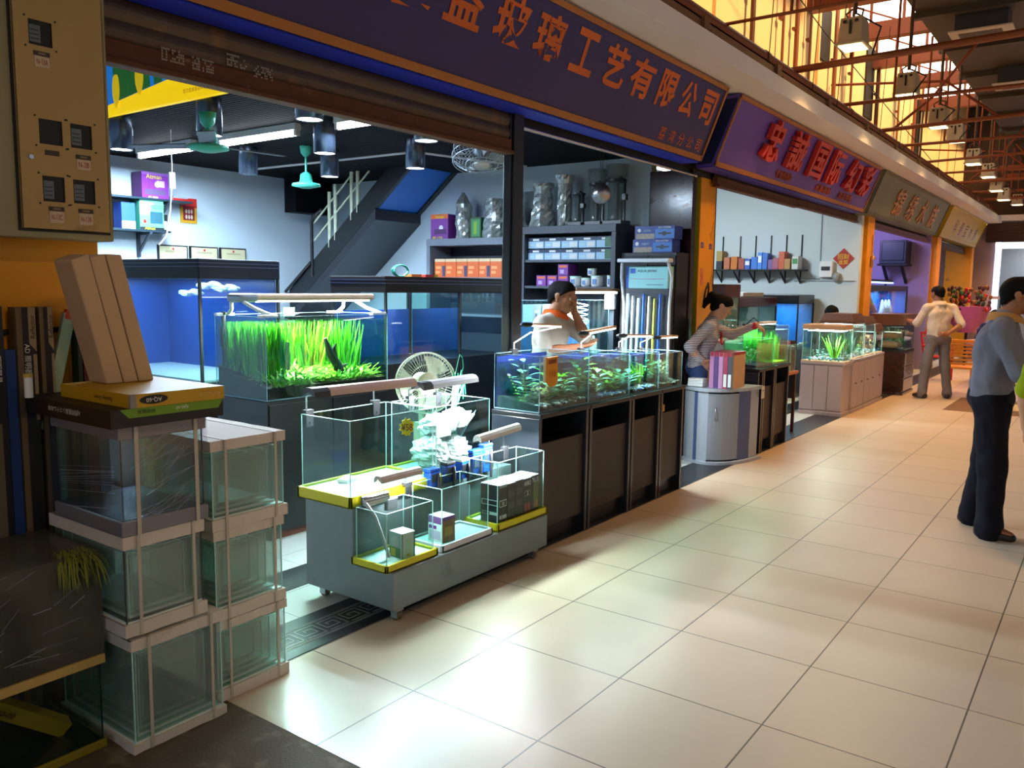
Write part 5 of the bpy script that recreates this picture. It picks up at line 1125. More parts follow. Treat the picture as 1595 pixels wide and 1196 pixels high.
# black cabinet with blue cartons, rack and teal carton
t = thing('tall_cabinet', 'tall black cabinet at the shop front corner carrying blue cartons', 'cabinet', (4.83, 1.4, 0)); m = MB(); m.bb(4.70, 4.98, 1.13, 1.70, 0, 1.93); m.build('carcass', BLACK, t, .004)
for i in range(2): m = MB(); m.bb(4.69, 4.70, 1.14+.28*i, 1.41+.28*i, .05, 1.90); m.build('door', BLACKM, t)
for z, dy, lb in ((1.93, .02, 'deep blue carton with fish picture, lower of the pair on the black cabinet'), (2.052, 0, 'deep blue carton with fish picture, upper of the pair on the black cabinet')):
    carton('carton', lb, 4.80, 1.37+dy, z, .17, .40, .12, mat('deep_blue_carton', '#14328e', .4, var=.06), side=((.52, 1, .08, .75, mat('mid_blue', '#2a76c8', .4)), ('disc', .75, .42, .022, PD), (.6, .92, .36, .5, PD), (.03, .5, .02, .42, mat('reef_photo', '#a89a8a', .5, var=.7, scale=70)), ('disc', .11, .68, .018, PW), ('text', 'AQUA', .32, .66, .022, mat('sky_print')), ('text', 'ECO SYSTEM', .75, .88, .016, PW)), group='deep blue cartons on the black cabinet')
t = thing('lamp_rack', 'white curved lamp stand over the teal carton at the front corner', 'lamp', (4.5, 1.3, 0)); m = MB(); m.box((4.50, 1.35, 1.85), (.10, .52, .035)); m.build('hood', mat('white_enamel', '#dfe6ea', .3), t, .01)
for s in (0, 1): m = MB(); y = 1.12+.46*s; m.tube([(4.50, y, 1.84), (4.55, y+(.03 if s else -.02), 1.70), (4.56, y-.0, 1.45), (4.50, y-.03, 1.1), (4.48, y-.04, .0)], .014); m.build('leg', mat('white_enamel'), t)
carton('carton', 'pale teal carton lettered in dark under the white lamp stand', 4.63, 1.36, 1.60, .12, .42, .20, mat('pale_teal_carton', '#8fcfd0', .5, var=.04), side=((0, .06, 0, 1, PB), ('text', 'AQUA JAPAN', .5, .78, .03, PD), (.1, .22, .68, .9, PB), (.1, .9, .42, .44, mat('pink_line', '#b8709a', .5)), (.5, .9, .16, .18, PD)))
m = MB(); m.bb(4.565, 4.68, 1.14, 1.58, .0, 1.598); tag(centre(m.build('side_stand', SHD)), 'dark stand under the pale teal carton', 'stand')
TC = [emis('tube_cyan', '#9fe8f0', .9), mat('tube_white', '#e8f2f4', .3), mat('tube_lime', '#cfe05a', .4), mat('tube_blue', '#2a6ad0', .4)]
for i in range(7):
    y = 1.54-i*.055; m = MB(); m.cyl((4.53, y, .75), (4.535, y-.01, 1.55-.02*(i % 3)), .012, None, TC[(0, 1, 0, 3, 1, 2, 3)[i]], 10); m.cyl((4.53, y, .0), (4.53, y, .75), .016, None, BLACKM, 8)
    single(m, 'lamp_tube', None, ['cyan upright lamp tube farthest from the white stand leg', 'white upright lamp tube second in the row', 'cyan upright lamp tube in the middle of the row', 'blue upright lamp tube in the row', 'white upright lamp tube beside the lime one', 'lime yellow upright lamp tube', 'blue upright lamp tube nearest the white stand leg'][i], 'lamp tube', 'upright lamp tubes in the front corner')

# ---- the tall planted tank
t = planted_tank(.85, 1.88, 2.0, 2.51, .885, 1.40, 'big lush green planted tank in the middle of the shop', .93, back=None, group=None)
m = MB(); n, k = 22, 10; V = []
def soilz(u, v): return .905+.055+.05*v+.03*math.sin(4*u+1)*v+(.04*v if u < .3 else 0)
for i in range(n+1):
    for j in range(k+1): V.append((.86+1.01*i/n, 2.01+.49*j/k, soilz(i/n, j/k)))
m.add(V, [(i*(k+1)+j, (i+1)*(k+1)+j, (i+1)*(k+1)+j+1, i*(k+1)+j+1) for i in range(n) for j in range(k)], SOIL)
for i in range(n): m.quad((V[i*(k+1)][0], 2.01, .893), (V[(i+1)*(k+1)][0], 2.01, .893), V[(i+1)*(k+1)], V[i*(k+1)], SOIL)
for j in range(k): m.quad((.86, V[j][1], .893), V[j], V[j+1], (.86, V[j+1][1], .893), SOIL)
m.build('substrate', SOIL, t)
t = thing('tank_cabinet', 'black cabinet under the lush green planted tank', 'cabinet', (1.36, 2.25, 0)); m = MB(); m.bb(.85, 1.88, 2.0, 2.51, .05, .883); m.build('carcass', BLACK, t, .004); m = MB(); m.bb(.87, 1.86, 2.03, 2.5, 0, .05); m.build('plinth', mat('reddish_plinth', '#6a3a2a', .5), t)
for i in range(2): m = MB(); m.bb(.86+.51*i, 1.36+.51*i, 1.988, 2.0, .07, .86); m.build('door', BLACK, t, .002)
GR1 = mat('val_grass', '#58b312', .4, var=.3, scale=10, emit=0); GR2 = mat('val_grass_dark', '#2f7a12', .45, var=.3, scale=10); GRS = mat('red_grass', '#b89a3a', .5, var=.3, scale=10); FGR = mat('carpet_leaf', '#9ad834', .4, var=.25, scale=20)
def grass(name, x0, x1, y0, y1, n, h, mts, label, seed, lean=.16, w=.013):
    rr = random.Random(seed); m = MB()
    for i in range(n):
        x, y = rr.uniform(x0, x1), rr.uniform(y0, y1); u, v = (x-.86)/1.01, (y-2.01)/.49; z = soilz(u, v); L = h*rr.uniform(.6, 1.08)
        d = Vector((rr.uniform(-lean, lean), rr.uniform(-lean, lean), 1)); L = min(L, 1.37-z)
        m.blade((x, y, z-.01), d, L, w*rr.uniform(.7, 1.2), rr.choice(mts), .18, 6, side=Vector((math.cos(rr.uniform(0, PI)), math.sin(rr.uniform(0, PI)), 0)))
        q = m.v[-14:]   # keep inside the glass
        m.v[-14:] = [(min(1.87, max(.862, p[0])), min(2.495, max(2.012, p[1])), min(1.362, p[2])) for p in q]
    o = single(m, name, None, label, 'water plants'); o['kind'] = 'stuff'; return o
grass('tape_grass', .875, 1.10, 2.12, 2.49, 420, .50, [GR1, GR1, GR2], 'tall bright tape grass filling the cabinet end of the lush tank', 1)
grass('tape_grass', 1.08, 1.60, 2.36, 2.49, 260, .46, [GR1, GR2, GR2], 'tape grass along the back of the lush tank', 2)
grass('tape_grass', 1.64, 1.87, 2.25, 2.49, 170, .46, [GR1, GR2], 'tape grass in the far back corner of the lush tank', 3, .2)
grass('ochre_grass', 1.30, 1.62, 2.32, 2.44, 70, .46, [GRS, GR1], 'ochre tinted grass stems behind the driftwood', 4, .25)
def clump(cx, cy, r, n, h, mt_, label, seed):
    rr = random.Random(seed); m = MB()
    for i in range(n):
        a = rr.uniform(0, 2*PI); q = r*math.sqrt(rr.random()); x, y = cx+q*math.cos(a), cy+q*math.sin(a)*.8; x = min(1.855, max(.872, x)); y = min(2.48, max(2.02, y)); z = soilz((x-.86)/1.01, (y-2.01)/.49)
        m.blade((x, y, z-.005), (math.cos(a)*.7+rr.uniform(-.3, .3), math.sin(a)*.7+rr.uniform(-.3, .3), rr.uniform(.6, 1.2)), h*1.3*rr.uniform(.6, 1.1), .014, mt_, 1.1, 5)
        q = m.v[-12:]; m.v[-12:] = [(min(1.87, max(.862, p[0])), min(2.495, max(2.012, p[1])), p[2]) for p in q]
    single(m, 'aquarium_plant', mt_, label, 'plant', 'foreground clumps of the lush planted tank')
for i, (cx, cy, r, n, h, lb) in enumerate(((.98, 2.07, .09, 70, .11, 'low green clump at the near glass corner of the lush tank'), (1.12, 2.10, .10, 90, .10, 'second green clump right of the near glass corner'), (1.25, 2.13, .09, 80, .10, 'arching green clump before the dark stump'), (1.38, 2.10, .07, 80, .07, 'fine feathery clump in the centre foreground'), (1.50, 2.12, .08, 80, .08, 'fine bright clump before the driftwood'), (1.62, 2.10, .09, 90, .10, 'arching green clump right of the driftwood'), (1.76, 2.13, .09, 90, .11, 'big arching clump at the far glass corner of the lush tank'), (1.70, 2.25, .12, 110, .13, 'leafy mound behind the far corner clump'), (1.22, 2.25, .12, 110, .14, 'leafy mound around the dark stump'), (1.42, 2.27, .13, 130, .12, 'mossy mound in the middle of the lush tank'))):
    clump(cx, cy, r, n, h, [FGR, GL, FGR][i % 3], lb, 20+i)
m = MB(); m.tube([(1.63, 2.20, .95), (1.58, 2.18, 1.05), (1.50, 2.17, 1.14), (1.46, 2.165, 1.24)], [.04, .032, .026, .012], None, 9); m.tube([(1.56, 2.18, 1.08), (1.53, 2.16, 1.17), (1.545, 2.155, 1.2)], [.02, .013, .005], None, 8); m.tube([(1.60, 2.19, 1.02), (1.68, 2.2, 1.05)], [.02, .006], None, 8)
single(m, 'driftwood', mat('dark_driftwood', '#14100c', .8, var=.4, scale=40, bump=.5), 'dark forked driftwood leaning in the lush planted tank', 'driftwood')
m = MB(); m.tube([(1.20, 2.26, .95), (1.20, 2.25, 1.08), (1.215, 2.25, 1.22)], [.032, .025, .012], None, 9); single(m, 'driftwood', mat('dark_driftwood'), 'dark upright stump among the tape grass', 'driftwood')
m = MB(); m.tube([(.885, 2.47, 1.42), (.885, 2.47, 1.0)], .014); m.bb(.87, .90, 2.46, 2.49, 1.2, 1.32); m.bb(.87, .90, 2.45, 2.48, .98, 1.04); single(m, 'filter_intake', BLACKM, 'black filter intake tube in the back corner of the lush tank', 'filter')
m = MB(); m.bb(1.38, 1.48, 2.5, 2.505, 1.38, 1.44, mat('green_card', '#2a6a4a', .5)); m.bb(1.39, 1.43, 2.497, 2.5, 1.40, 1.43, PW); m.bb(1.44, 1.47, 2.497, 2.5, 1.40, 1.43, PW); single(m, 'sign_card', None, 'small framed card on the back rim of the lush tank', 'card')
# wide lamp on brackets
t = thing('tank_lamp', 'long silver lamp on white brackets above the lush planted tank', 'aquarium lamp', (1.38, 2.26, 1.40))
m = MB(); m.box((1.44, 2.26, 1.515), (1.02, .14, .045)); m.build('hood', mat('satin_bronze', '#c9ab90', .35, .2), t, .015)
m = MB(); m.box((.88, 2.26, 1.512), (.14, .15, .055)); m.build('end_cap', mat('grey_cap', '#8d96a0', .3, .5), t, .02)
m = MB(); m.box((1.42, 2.26, 1.489), (.98, .11, .008), TUBEW); m.build('tube', TUBEW, t)
for xx, s in ((.89, -1), (.89, 1), (1.82, -1), (1.82, 1)):
    m = MB(); m.tube([(xx-.05, 2.26+s*.06, 1.49), (xx-.02*s, 2.26+s*.10, 1.44), (xx+.04, 2.26+s*.22, 1.405)], .012)
    m.bb(xx-.06, xx+.07, *((2.02, 2.05) if s < 0 else (2.46, 2.49)), 1.395, 1.412); m.build('bracket', PLASTICW, t)
add_light('AREA', 'lamp_light', (1.40, 2.25, 1.48), 105, (.95, 1, .84), size=.95, size_y=.12, parent=t)

# ---- big rimmed tanks
RIMN = mat('navy_black_rim', '#070914', .5, var=.1, spec=.2); RIMB = mat('brown_black_rim', '#140b0a', .5, var=.12, spec=.2); BLUEB = mat('blue_back', '#264c9e', .3, var=.2, scale=2)
def rim_tank(x0, x1, y0, y1, zb, zr0, zr1, rim, label, back_side='x', strips=True, corner=BLACKM, base=BLACK, lightw=0, bottom=True, group=None):
    t = thing('rimmed_aquarium', label, 'aquarium', ((x0+x1)/2, (y0+y1)/2, 0), group)
    m = MB(); m.bb(x0-.012, x1+.012, y0-.012, y1+.012, zr0, zr1); m.build('rim', rim, t, .006)
    if strips: m = MB(); m.bb(x0-.0145, x1+.0145, y0-.0145, y1+.0145, zr1-.03, zr1-.027); m.bb(x0-.0145, x1+.0145, y0-.0145, y1+.0145, zr1-.055, zr1-.052); m.build('rim_line', mat('rim_silver', '#5a6488', .3, .5), t)
    m = MB(); m.bb(x0, x1, y0, y0+.008, zb, zr0, GLASS); m.bb(x0, x1, y1-.008, y1, zb, zr0, GLASS); m.bb(x0, x0+.008, y0+.008, y1-.008, zb, zr0, GLASS); m.bb(x1-.008, x1, y0+.008, y1-.008, zb, zr0, GLASS); m.build('panes', GLASS, t)
    for a in (x0, x1):
        for b in (y0, y1): m = MB(); m.box((a, b, (zb+zr0)/2), (.018, .018, zr0-zb)); m.build('corner_strip', corner, t)
    m = MB(); (m.bb(x1-.02, x1-.012, y0+.01, y1-.01, zb, zr0) if back_side == 'x' else m.bb(x0+.01, x1-.01, y1-.02, y1-.012, zb, zr0-.15)); (m.bb(x0+.01, x1-.02, y1-.02, y1-.012, zb, zr0) if back_side == 'x' else None); m.build('back_film', BLUEB, t)
    if bottom: m = MB(); m.bb(x0+.01, x1-.01, y0+.01, y1-.01, zb, zb+.012); m.build('bottom_plate', mat('pale_bottom', '#bfd8e4', .4), t)
    m = MB(); m.bb(x0, x1, y0, y1, 0, zb-.002); m.build('cabinet', base, t, .004)
    if lightw: add_light('AREA', 'lamp_light', ((x0+x1)/2, (y0+y1)/2, zr0-.01), lightw, (.55, .75, 1), size=(x1-x0)*.5, size_y=(y1-y0)*.8, parent=t)
    return t
rim_tank(1.01, 1.66, 2.91, 4.35, .915, 1.628, 1.765, RIMN, 'large navy rimmed tank behind the leaning foam boards', 'x', lightw=14)
rim_tank(2.20, 3.07, 2.33, 2.92, 1.0, 1.543, 1.668, RIMB, 'large brown black rimmed tank behind the pedestal fan', 'y', lightw=7, bottom=False)
rim_tank(3.10, 3.78, 2.35, 2.92, 1.0, 1.543, 1.668, RIMB, 'second brown black rimmed tank behind the brown post', 'y', lightw=4, bottom=False)
for (x, y, z, s, lb) in ((2.55, 2.5, 1.67, .10, 'green tubing coil lying on the brown black rim'), ):
    m = MB(); 
    for q in range(3): m.tube([(x+s*math.cos(a)*(.8+.05*q), y+.01*q, z+.045+s*.45*math.sin(a)) for a in [k*2*PI/16 for k in range(17)]], .005)
    single(m, 'tubing_coil', TEAL, lb, 'tubing')
for i, (x, mt_, lb) in enumerate(((2.78, PO, 'orange flat carton lying on the brown black rim'), (2.95, PR, 'red flat carton lying on the brown black rim'), (3.02, PY, 'yellow flat carton lying on the brown black rim'))): carton('carton', lb, x, 2.6, 1.669, .12 if i < 2 else .05, .1, .022, mt_)
# driftwood-like shapes inside the navy tank, red items and trays seen through the far tanks
for i, (y, z, w) in enumerate(((3.25, 1.56, .16), (3.45, 1.58, .2), (3.7, 1.52, .22))):
    m = MB(); [m.ell((1.45, y+.05*k, z-.012*k*(k % 2)), (.03, .06, .02), None, 10, 6, .2) for k in range(-2, 3)]
    single(m, 'air_stone', mat('pale_stone', '#b9cbe8', .5, var=.2), ['pale branch ornament near the corner of the navy rimmed tank', 'pale branch ornament in the middle of the navy rimmed tank', 'pale branch ornament deep in the navy rimmed tank'][i], 'ornament')
# ---- display tank with white lamp behind the man
t = planted_tank(3.47, 4.45, 1.68, 2.05, .96, 1.485, 'tall clear display tank with a white lamp behind the man', .6, back=None, group=None)
m = MB(); m.bb(3.45, 4.47, 1.66, 2.07, 0, .958); single(m, 'tank_cabinet', mat('pale_blue_cabinet', '#8ea6c0', .5), 'pale blue cabinet under the tall clear display tank', 'cabinet', bevel=.004)
t = thing('tank_lamp', 'white looped lamp with bronze bar above the clear display tank', 'aquarium lamp', (4.2, 1.78, 1.49))
m = MB(); m.tube([(3.72+.17*math.cos(a) if abs(math.cos(a)) < .7 else 3.72+(.17 if math.cos(a) > 0 else -.17)*.95, 1.72, 1.545+.045*math.sin(a)) for a in [k*2*PI/20 for k in range(21)]], .018, None, 8); m.build('loop_bracket', PLASTICW, t)
m = MB(); m.bb(3.88, 4.66, 1.68, 1.82, 1.565, 1.595); m.build('bar', mat('bronze_bar', '#c08a60', .3, .5), t, .008)
m = MB(); m.bb(3.9, 4.64, 1.70, 1.80, 1.548, 1.564); m.build('tube', TUBEW, t); m = MB(); m.bb(4.58, 4.62, 1.7, 1.8, 1.40, 1.55); m.build('bracket', PLASTICW, t)
add_light('AREA', 'lamp_light', (4.2, 1.75, 1.54), 50, (.85, .95, 1), size=.7, size_y=.08, parent=t)
for i in range(5):
    carton('carton', ['pale printed box at the man\'s side of the display tank', 'pale blue box second inside the display tank', 'pale box in the middle of the display tank', 'pale box fourth inside the display tank', 'amber box at the far end of the display tank'][i], 3.56+i*.15, 1.93, 1.30 if i < 4 else 1.28, .13, .1, .15, mat('sky_print') if i < 4 else mat('amber_box', '#d8a860', .5), front=((.2, .8, .3, .7, PW), (.3, .6, .2, .5, mat('blue_label'))), group='boxes in the display tank')
m = MB(); m.bb(3.48, 4.44, 1.88, 2.04, .97, 1.298); single(m, 'tank_insert', mat('blue_insert', '#5a7ac0', .4), 'blue insert shelf inside the clear display tank', 'shelf')
m = MB(); m.lathe([(.03, 0), (.035, .02), (.035, .13), (.015, .16), (.015, .19)], (4.30, 1.75, .97), None, 16); single(m, 'bottle', PLASTICW, 'white bottle inside the clear display tank', 'bottle')
m = MB(); m.tube([(4.22, 1.82, .99+.016*k) if False else (4.18+.05*math.cos(k*.9), 1.80+.05*math.sin(k*.9), .985+.006*k) for k in range(80)], .006, None, 6); single(m, 'ribbed_hose', mat('pale_hose', '#cfdbe4', .3), 'pale coiled hose standing in the clear display tank', 'hose')
# ================================================================== SECOND SHOP: FRONT DISPLAYS
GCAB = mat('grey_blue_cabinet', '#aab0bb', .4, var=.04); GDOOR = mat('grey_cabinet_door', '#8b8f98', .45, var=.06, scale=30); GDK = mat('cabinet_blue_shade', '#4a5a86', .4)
def bez(a, b, c, n=14): return [((1-t)**2*a[0]+2*t*(1-t)*b[0]+t*t*c[0], (1-t)**2*a[1]+2*t*(1-t)*b[1]+t*t*c[1]) for t in [i/n for i in range(n+1)]]
t = thing('bow_front_cabinet', 'grey bow fronted cabinet at the pillar carrying a row of magazines', 'cabinet', (5.05, .8, 0))
A, B_, C_ = (4.88, 1.075), (4.56, .64), (5.33, .535)
m = MB(); m.prism(bez((4.855, 1.085), (4.50, .60), (5.38, .50))+[(5.38, .80), (4.99, 1.085)], 'z', 0, .03); m.build('base', GCAB, t, .003)
m = MB(); m.prism(bez((4.86, 1.085), (4.51, .61), (5.37, .51))+[(5.37, .80), (4.99, 1.085)], 'z', .672, .705); m.build('top', GCAB, t, .003)
pts = bez(A, B_, C_, 20)
def strip(i0, i1, name, mt, d=0, z0=.03, z1=.672):
    m = MB(); P = pts[i0:i1+1]; Q = [(p[0]+.02, p[1]+.014) for p in P]; P = [(p[0]-d, p[1]-d*.7) for p in P]; m.prism(P+Q[::-1], 'z', z0, z1, mt); return m.build(name, mt, t)
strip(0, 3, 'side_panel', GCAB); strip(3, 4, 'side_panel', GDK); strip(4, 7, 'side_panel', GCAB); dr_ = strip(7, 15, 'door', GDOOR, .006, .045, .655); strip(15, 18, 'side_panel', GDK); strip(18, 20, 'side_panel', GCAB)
m = MB(); m.prism([(5.33, .56), (5.33, .80), (4.97, 1.075), (4.90, 1.07), (4.95, 1.05), (5.31, .785), (5.31, .56)], 'z', .03, .672); m.build('back', GCAB, t)
h_ = pts[9]; m = MB(); m.tube([(h_[0]-.012, h_[1]-.008, .42), (h_[0]-.035, h_[1]-.02, .44), (h_[0]-.035, h_[1]-.02, .51), (h_[0]-.012, h_[1]-.008, .53)], .006); ho = m.build('handle', CHROME, dr_)
m = MB(); m.bb(5.30, 5.375, .498, .503, .585, .70, mat('note_paper', '#d8c6b2', .7)); m.bb(5.315, 5.345, .4965, .498, .655, .665, PD); single(m, 'paper_note', None, 'small paper note taped to the edge of the bow fronted cabinet', 'note')
for i, (c, lb) in enumerate((('#b77aa8', 'pink magazine box at the girl\'s end of the row'), ('#5a3a78', 'violet magazine box, second in the row'), ('#c08ab4', 'pale pink magazine box in the middle of the row'), ('#a83a5a', 'red and white magazine box, fourth in the row'), ('#4a4450', 'dark topped magazine box nearest the corridor'))):
    y = .812-i*.043; mb_ = mat('mag'+c, c, .5, var=.1, scale=20)
    carton('magazine_box', lb, 5.0, y, .706, .32, .04, .33, mb_, side=((.1, .9, .88, 1, mat('red_print', '#a8242c', .5)), (.15, .85, .05, .4, PW if i in (3, 4) else mb_), (.2, .8, .42, .6, mb_)), front=((0, .12, 0, 1, mat('print_grey')), (.12, 1, .0, .92, mat('peach_paper', '#d8a878', .6, var=.06)), (.12, 1, .92, 1, mat('red_print'))) if i == 4 else (), top=mat('plum_top', '#7a2438', .5, var=.5, scale=60), group='magazine boxes on the bow fronted cabinet', cat='box')
m = MB()
for k in range(3): m.box((4.86, .95, .722+.024*k), (.13-.01*k, .15, .026), mat('white_towel', '#dfe2e2', .8, bump=.3))
single(m, 'towel_pile', None, 'folded white cloths on the bow fronted cabinet', 'cloth', bevel=.006)
# black display units with planted tanks
for (a, b), lb in zip(((5.47, 5.62), (5.63, 5.96), (5.97, 6.40)), ('narrow black unit half behind the bow fronted cabinet', 'black unit under the small planted tank of the second shop', 'black unit under the bright green tank')): counter_unit(a, b, .842, lb)
planted_tank(5.475, 5.94, .625, .965, .845, 1.12, 'small planted tank beside the magazines in the second shop', .85, back=mat('mossy_back', '#5a7a5a', .6, var=.4, scale=20), group=None, sand=SAND, sand_h=.03)
for i, (x, y, lb, mt_, st) in enumerate(((5.58, .75, 'green plant at the magazine end of the small second shop tank', GL, 'fern'), (5.70, .80, 'dark green plant in the middle of the small second shop tank', DGL, 'bush'), (5.84, .76, 'olive plant at the bright green tank\'s side', OL, 'bush'))): leafy(x, y, .88, .15, lb, mt_, OL, 10, .03, .06, 60+i, .05, st, 'plants in the second shop tanks')
t = planted_tank(5.975, 6.39, .625, .965, .845, 1.235, 'tall glowing green tank on the black unit', .9, back=mat('glow_green_back', '#8ae05a', .5, var=.15, scale=6), group=None)
m = MB(); m.bb(5.985, 6.38, .635, .955, .855, .872); single(m, 'gravel', mat('lime_gravel', '#c8e02a', .5, var=.3, scale=80), 'lime gravel bed of the tall glowing green tank', 'gravel')['kind'] = 'stuff'
m = MB(); rr = random.Random(4)
for i in range(220): m.blade((rr.uniform(6.0, 6.37), rr.uniform(.70, .93), .87), (rr.uniform(-.1, .1), rr.uniform(-.1, .1), 1), rr.uniform(.12, .31), .012, None, .1, 4)
single(m, 'tape_grass', mat('glow_leaf', '#76d02a', .4, var=.3, scale=9), 'dense lime green weed in the tall glowing tank', 'water plants')['kind'] = 'stuff'
t = thing('tank_lamp', 'flat pale lamp lying on the glowing green tank', 'aquarium lamp', (6.15, .8, 1.24)); m = MB(); m.bb(5.95, 6.36, .74, .84, 1.255, 1.275); m.build('head', PLASTICW, t, .004); m = MB(); m.bb(5.97, 6.34, .75, .83, 1.249, 1.2545, TUBEW); m.build('tube', TUBEW, t); m = MB(); m.tube([(5.97, .79, 1.265), (5.88, .82, 1.32), (5.86, .9, 1.24)], .006); m.bb(5.975, 5.99, .62, .97, 1.236, 1.25); m.build('arm', BLACKM, t)
add_light('AREA', 'lamp_light', (6.18, .79, 1.24), 9, (.8, 1, .8), size=.36, size_y=.15, parent=t)
add_light('AREA', 'tank_light', (5.70, .8, 1.2), 3.5, (.85, 1, .95), size=.3, size_y=.1)
t = thing('arm_lamp', 'thin chrome arm lamp over the small second shop tank', 'aquarium lamp', (5.7, .95, 1.12)); m = MB(); m.box((5.70, .8, 1.215), (.32, .06, .02)); m.build('head', mat('rose_top', '#b8837a', .4), t, .003); m = MB(); m.tube([(5.6, .96, 1.1), (5.55, .95, 1.25), (5.66, .85, 1.23)], .006); m.build('arm', CHROME, t)
# little brown stand with narrow tanks
t = thing('small_stand', 'dark little stand with orange wooden top holding narrow tanks', 'stand', (7.0, .9, 0))
WOODO = mat('orange_wood', '#b8662a', .5, var=.15); m = MB(); m.bb(6.72, 7.12, .72, 1.1, .67, .70); m.build('top', WOODO, t, .004)
for a in (6.74, 7.07):
    for b in (.74, 1.05): m = MB(); m.bb(a, a+.03, b, b+.03, 0, .67); m.build('leg', mat('dark_red_leg', '#3a1512', .5), t)
m = MB(); m.bb(6.76, 7.08, .76, 1.06, .22, .24); m.build('shelf', BLACKM, t)
for i, (a, lb) in enumerate(((6.74, 'narrow tank with pink cap on the little stand'), (6.93, 'narrow tank with dark corner on the little stand'))):
    t = thing('narrow_tank', lb, 'aquarium', (a+.08, .85, .70), 'narrow tanks on the little stand'); m = MB(); pane_tank(m, a, a+.16, .76, .98, .705, 1.0, GLASS, GEDGE); m.build('panes', GLASS, t)
    m = MB(); m.bb(a, a+.16, .76, .98, 1.0, 1.04); m.build('cap', PK if i == 0 else BLACKM, t); m = MB(); m.bb(a+.01, a+.15, .77, .97, .706, .76, SAND); [m.blade((a+.03+.02*k, .85, .75), (.1*(k-3), .1, 1), .16, .012, GL, .3, 4) for k in range(6)]; m.build('plants', GL, t)
carton('carton', 'pale carton with lime bottle print on the low shelf of the little stand', 6.92, .9, .241, .14, .14, .26, mat('peach_paper'), side=((.2, .8, .1, .8, OL), (.3, .7, .2, .5, YL)))
# pale grey cabinets with hooded tanks
PC = mat('pale_mauve_cabinet', '#b3a3a6', .35, var=.04, coat=.2); HOOD = mat('tan_hood', '#c89a70', .45, var=.05); HB = mat('hood_brown', '#5a3a2a', .45)
def hood_tank(x0, x1, y0, y1, zc, zt, label, kind, depth_hood=.06, plants=(), gm=wh):
    t = thing('hooded_aquarium', label, 'aquarium', ((x0+x1)/2, (y0+y1)/2, zc), 'hooded tanks on the pale cabinets')
    m = MB(); pane_tank(m, x0, x1, y0, y1, zc+.01, zt-depth_hood, GLASS, GEDGE); m.build('panes', GLASS, t)
    m = MB(); m.bb(x0-.01, x1+.01, y0-.01, y1+.01, zc, zc+.012); m.build('base', HOOD, t)
    m = MB()
    if kind == 'bar': m.bb(x0-.01, x1+.01, y0-.01, y1+.01, zt-depth_hood, zt)
    else: m.box(((x0+x1)/2, (y0+y1)/2, zt-depth_hood*.45), (x1-x0+.03, y1-y0+.03, depth_hood*.9), taper=(.86, .8)); m.bb(x0-.012, x1+.012, y0-.012, y1+.012, zt-depth_hood-.02, zt-depth_hood*.9, HB)
    m.build('hood', HOOD, t, .006)
    m = MB(); m.bb(x0+.03, x1-.03, y0+.05, y1-.05, zt-depth_hood-.026, zt-depth_hood-.021); m.build('tube', TUBEW, t)
    m = MB(); rr = random.Random(int(x0*10))
    for i in range(120): q = .014*rr.uniform(.6, 1.2); m.ell((rr.uniform(x0+.02, x1-.02), rr.uniform(y0+.02, y1-.02), zc+.02+rr.uniform(0, .025)), (q, q, q*.7), rr.choice(gm), 6, 4)
    g = m.build('gravel', None, t); g['kind'] = 'stuff'
    for i, (px, py, h, mt_, st) in enumerate(plants):
        mm = MB(); r2 = random.Random(i+int(x0*7))
        for k in range(34 if st == 'grass' else 40):
            a = r2.uniform(0, 2*PI)
            mm.blade((px+.03*math.cos(a), py+.03*math.sin(a), zc+.03+(0 if st == 'grass' else h*r2.random())), (math.cos(a)*(.35 if st == 'grass' else 1), math.sin(a)*(.35 if st == 'grass' else 1), 1), h*(r2.uniform(.6, 1.1) if st == 'grass' else .25), .014, mt_, .4, 4)
        mm.build('plant', mt_, t)
    add_light('AREA', 'lamp_light', ((x0+x1)/2, (y0+y1)/2, zt-depth_hood-.03), 3.0, (.9, 1, 1), size=(x1-x0)*.7, size_y=(y1-y0)*.5, parent=t)
def pale_cabinet(x0, x1, y0, y1, zt, label, face='y', n=2):
    t = thing('pale_cabinet', label, 'cabinet', ((x0+x1)/2, (y0+y1)/2, 0), 'pale cabinets of the second shop')
    m = MB(); m.bb(x0, x1, y0, y1, .05, zt); m.build('carcass', PC, t, .004); m = MB(); m.bb(x0-(.02 if face == 'x' else 0), x1, y0-.02, y1, 0, .05); m.build('plinth', PC, t, .004); m = MB(); m.bb(x0-(.015 if face == 'x' else 0), x1, y0-.015, y1, zt-.03, zt); m.build('top', PC, t, .003)
    for i in range(n):
        m = MB()
        if face == 'x': w = (y1-y0)/n; m.bb(x0-.012, x0, y0+w*i+.004, y0+w*(i+1)-.004, .07, zt-.04)
        else: w = (x1-x0)/n; m.bb(x0+w*i+.004, x0+w*(i+1)-.004, y0-.012, y0, .07, zt-.04)
        d = m.build('door', PC, t, .003)
        if face == 'y': m = MB(); m.cyl((x0+w*(i+.5), y0-.012, zt*.55), (x0+w*(i+.5), y0-.03, zt*.55), .012, None, None, 10); m.build('knob', mat('knob_tan', '#8a7468', .4), d)
pale_cabinet(8.60, 8.98, .62, 1.15, .685, 'pale mauve cabinet nearest the little stand, three upright panels', 'x', 3)
pale_cabinet(9.0, 9.62, .61, 1.1, .71, 'pale glossy cabinet second from the little stand'); pale_cabinet(9.64, 10.25, .61, 1.1, .71, 'pale glossy cabinet third from the little stand'); pale_cabinet(10.27, 10.80, .62, 1.05, .71, 'pale cabinet farthest along, beside the orange pillar', n=1)
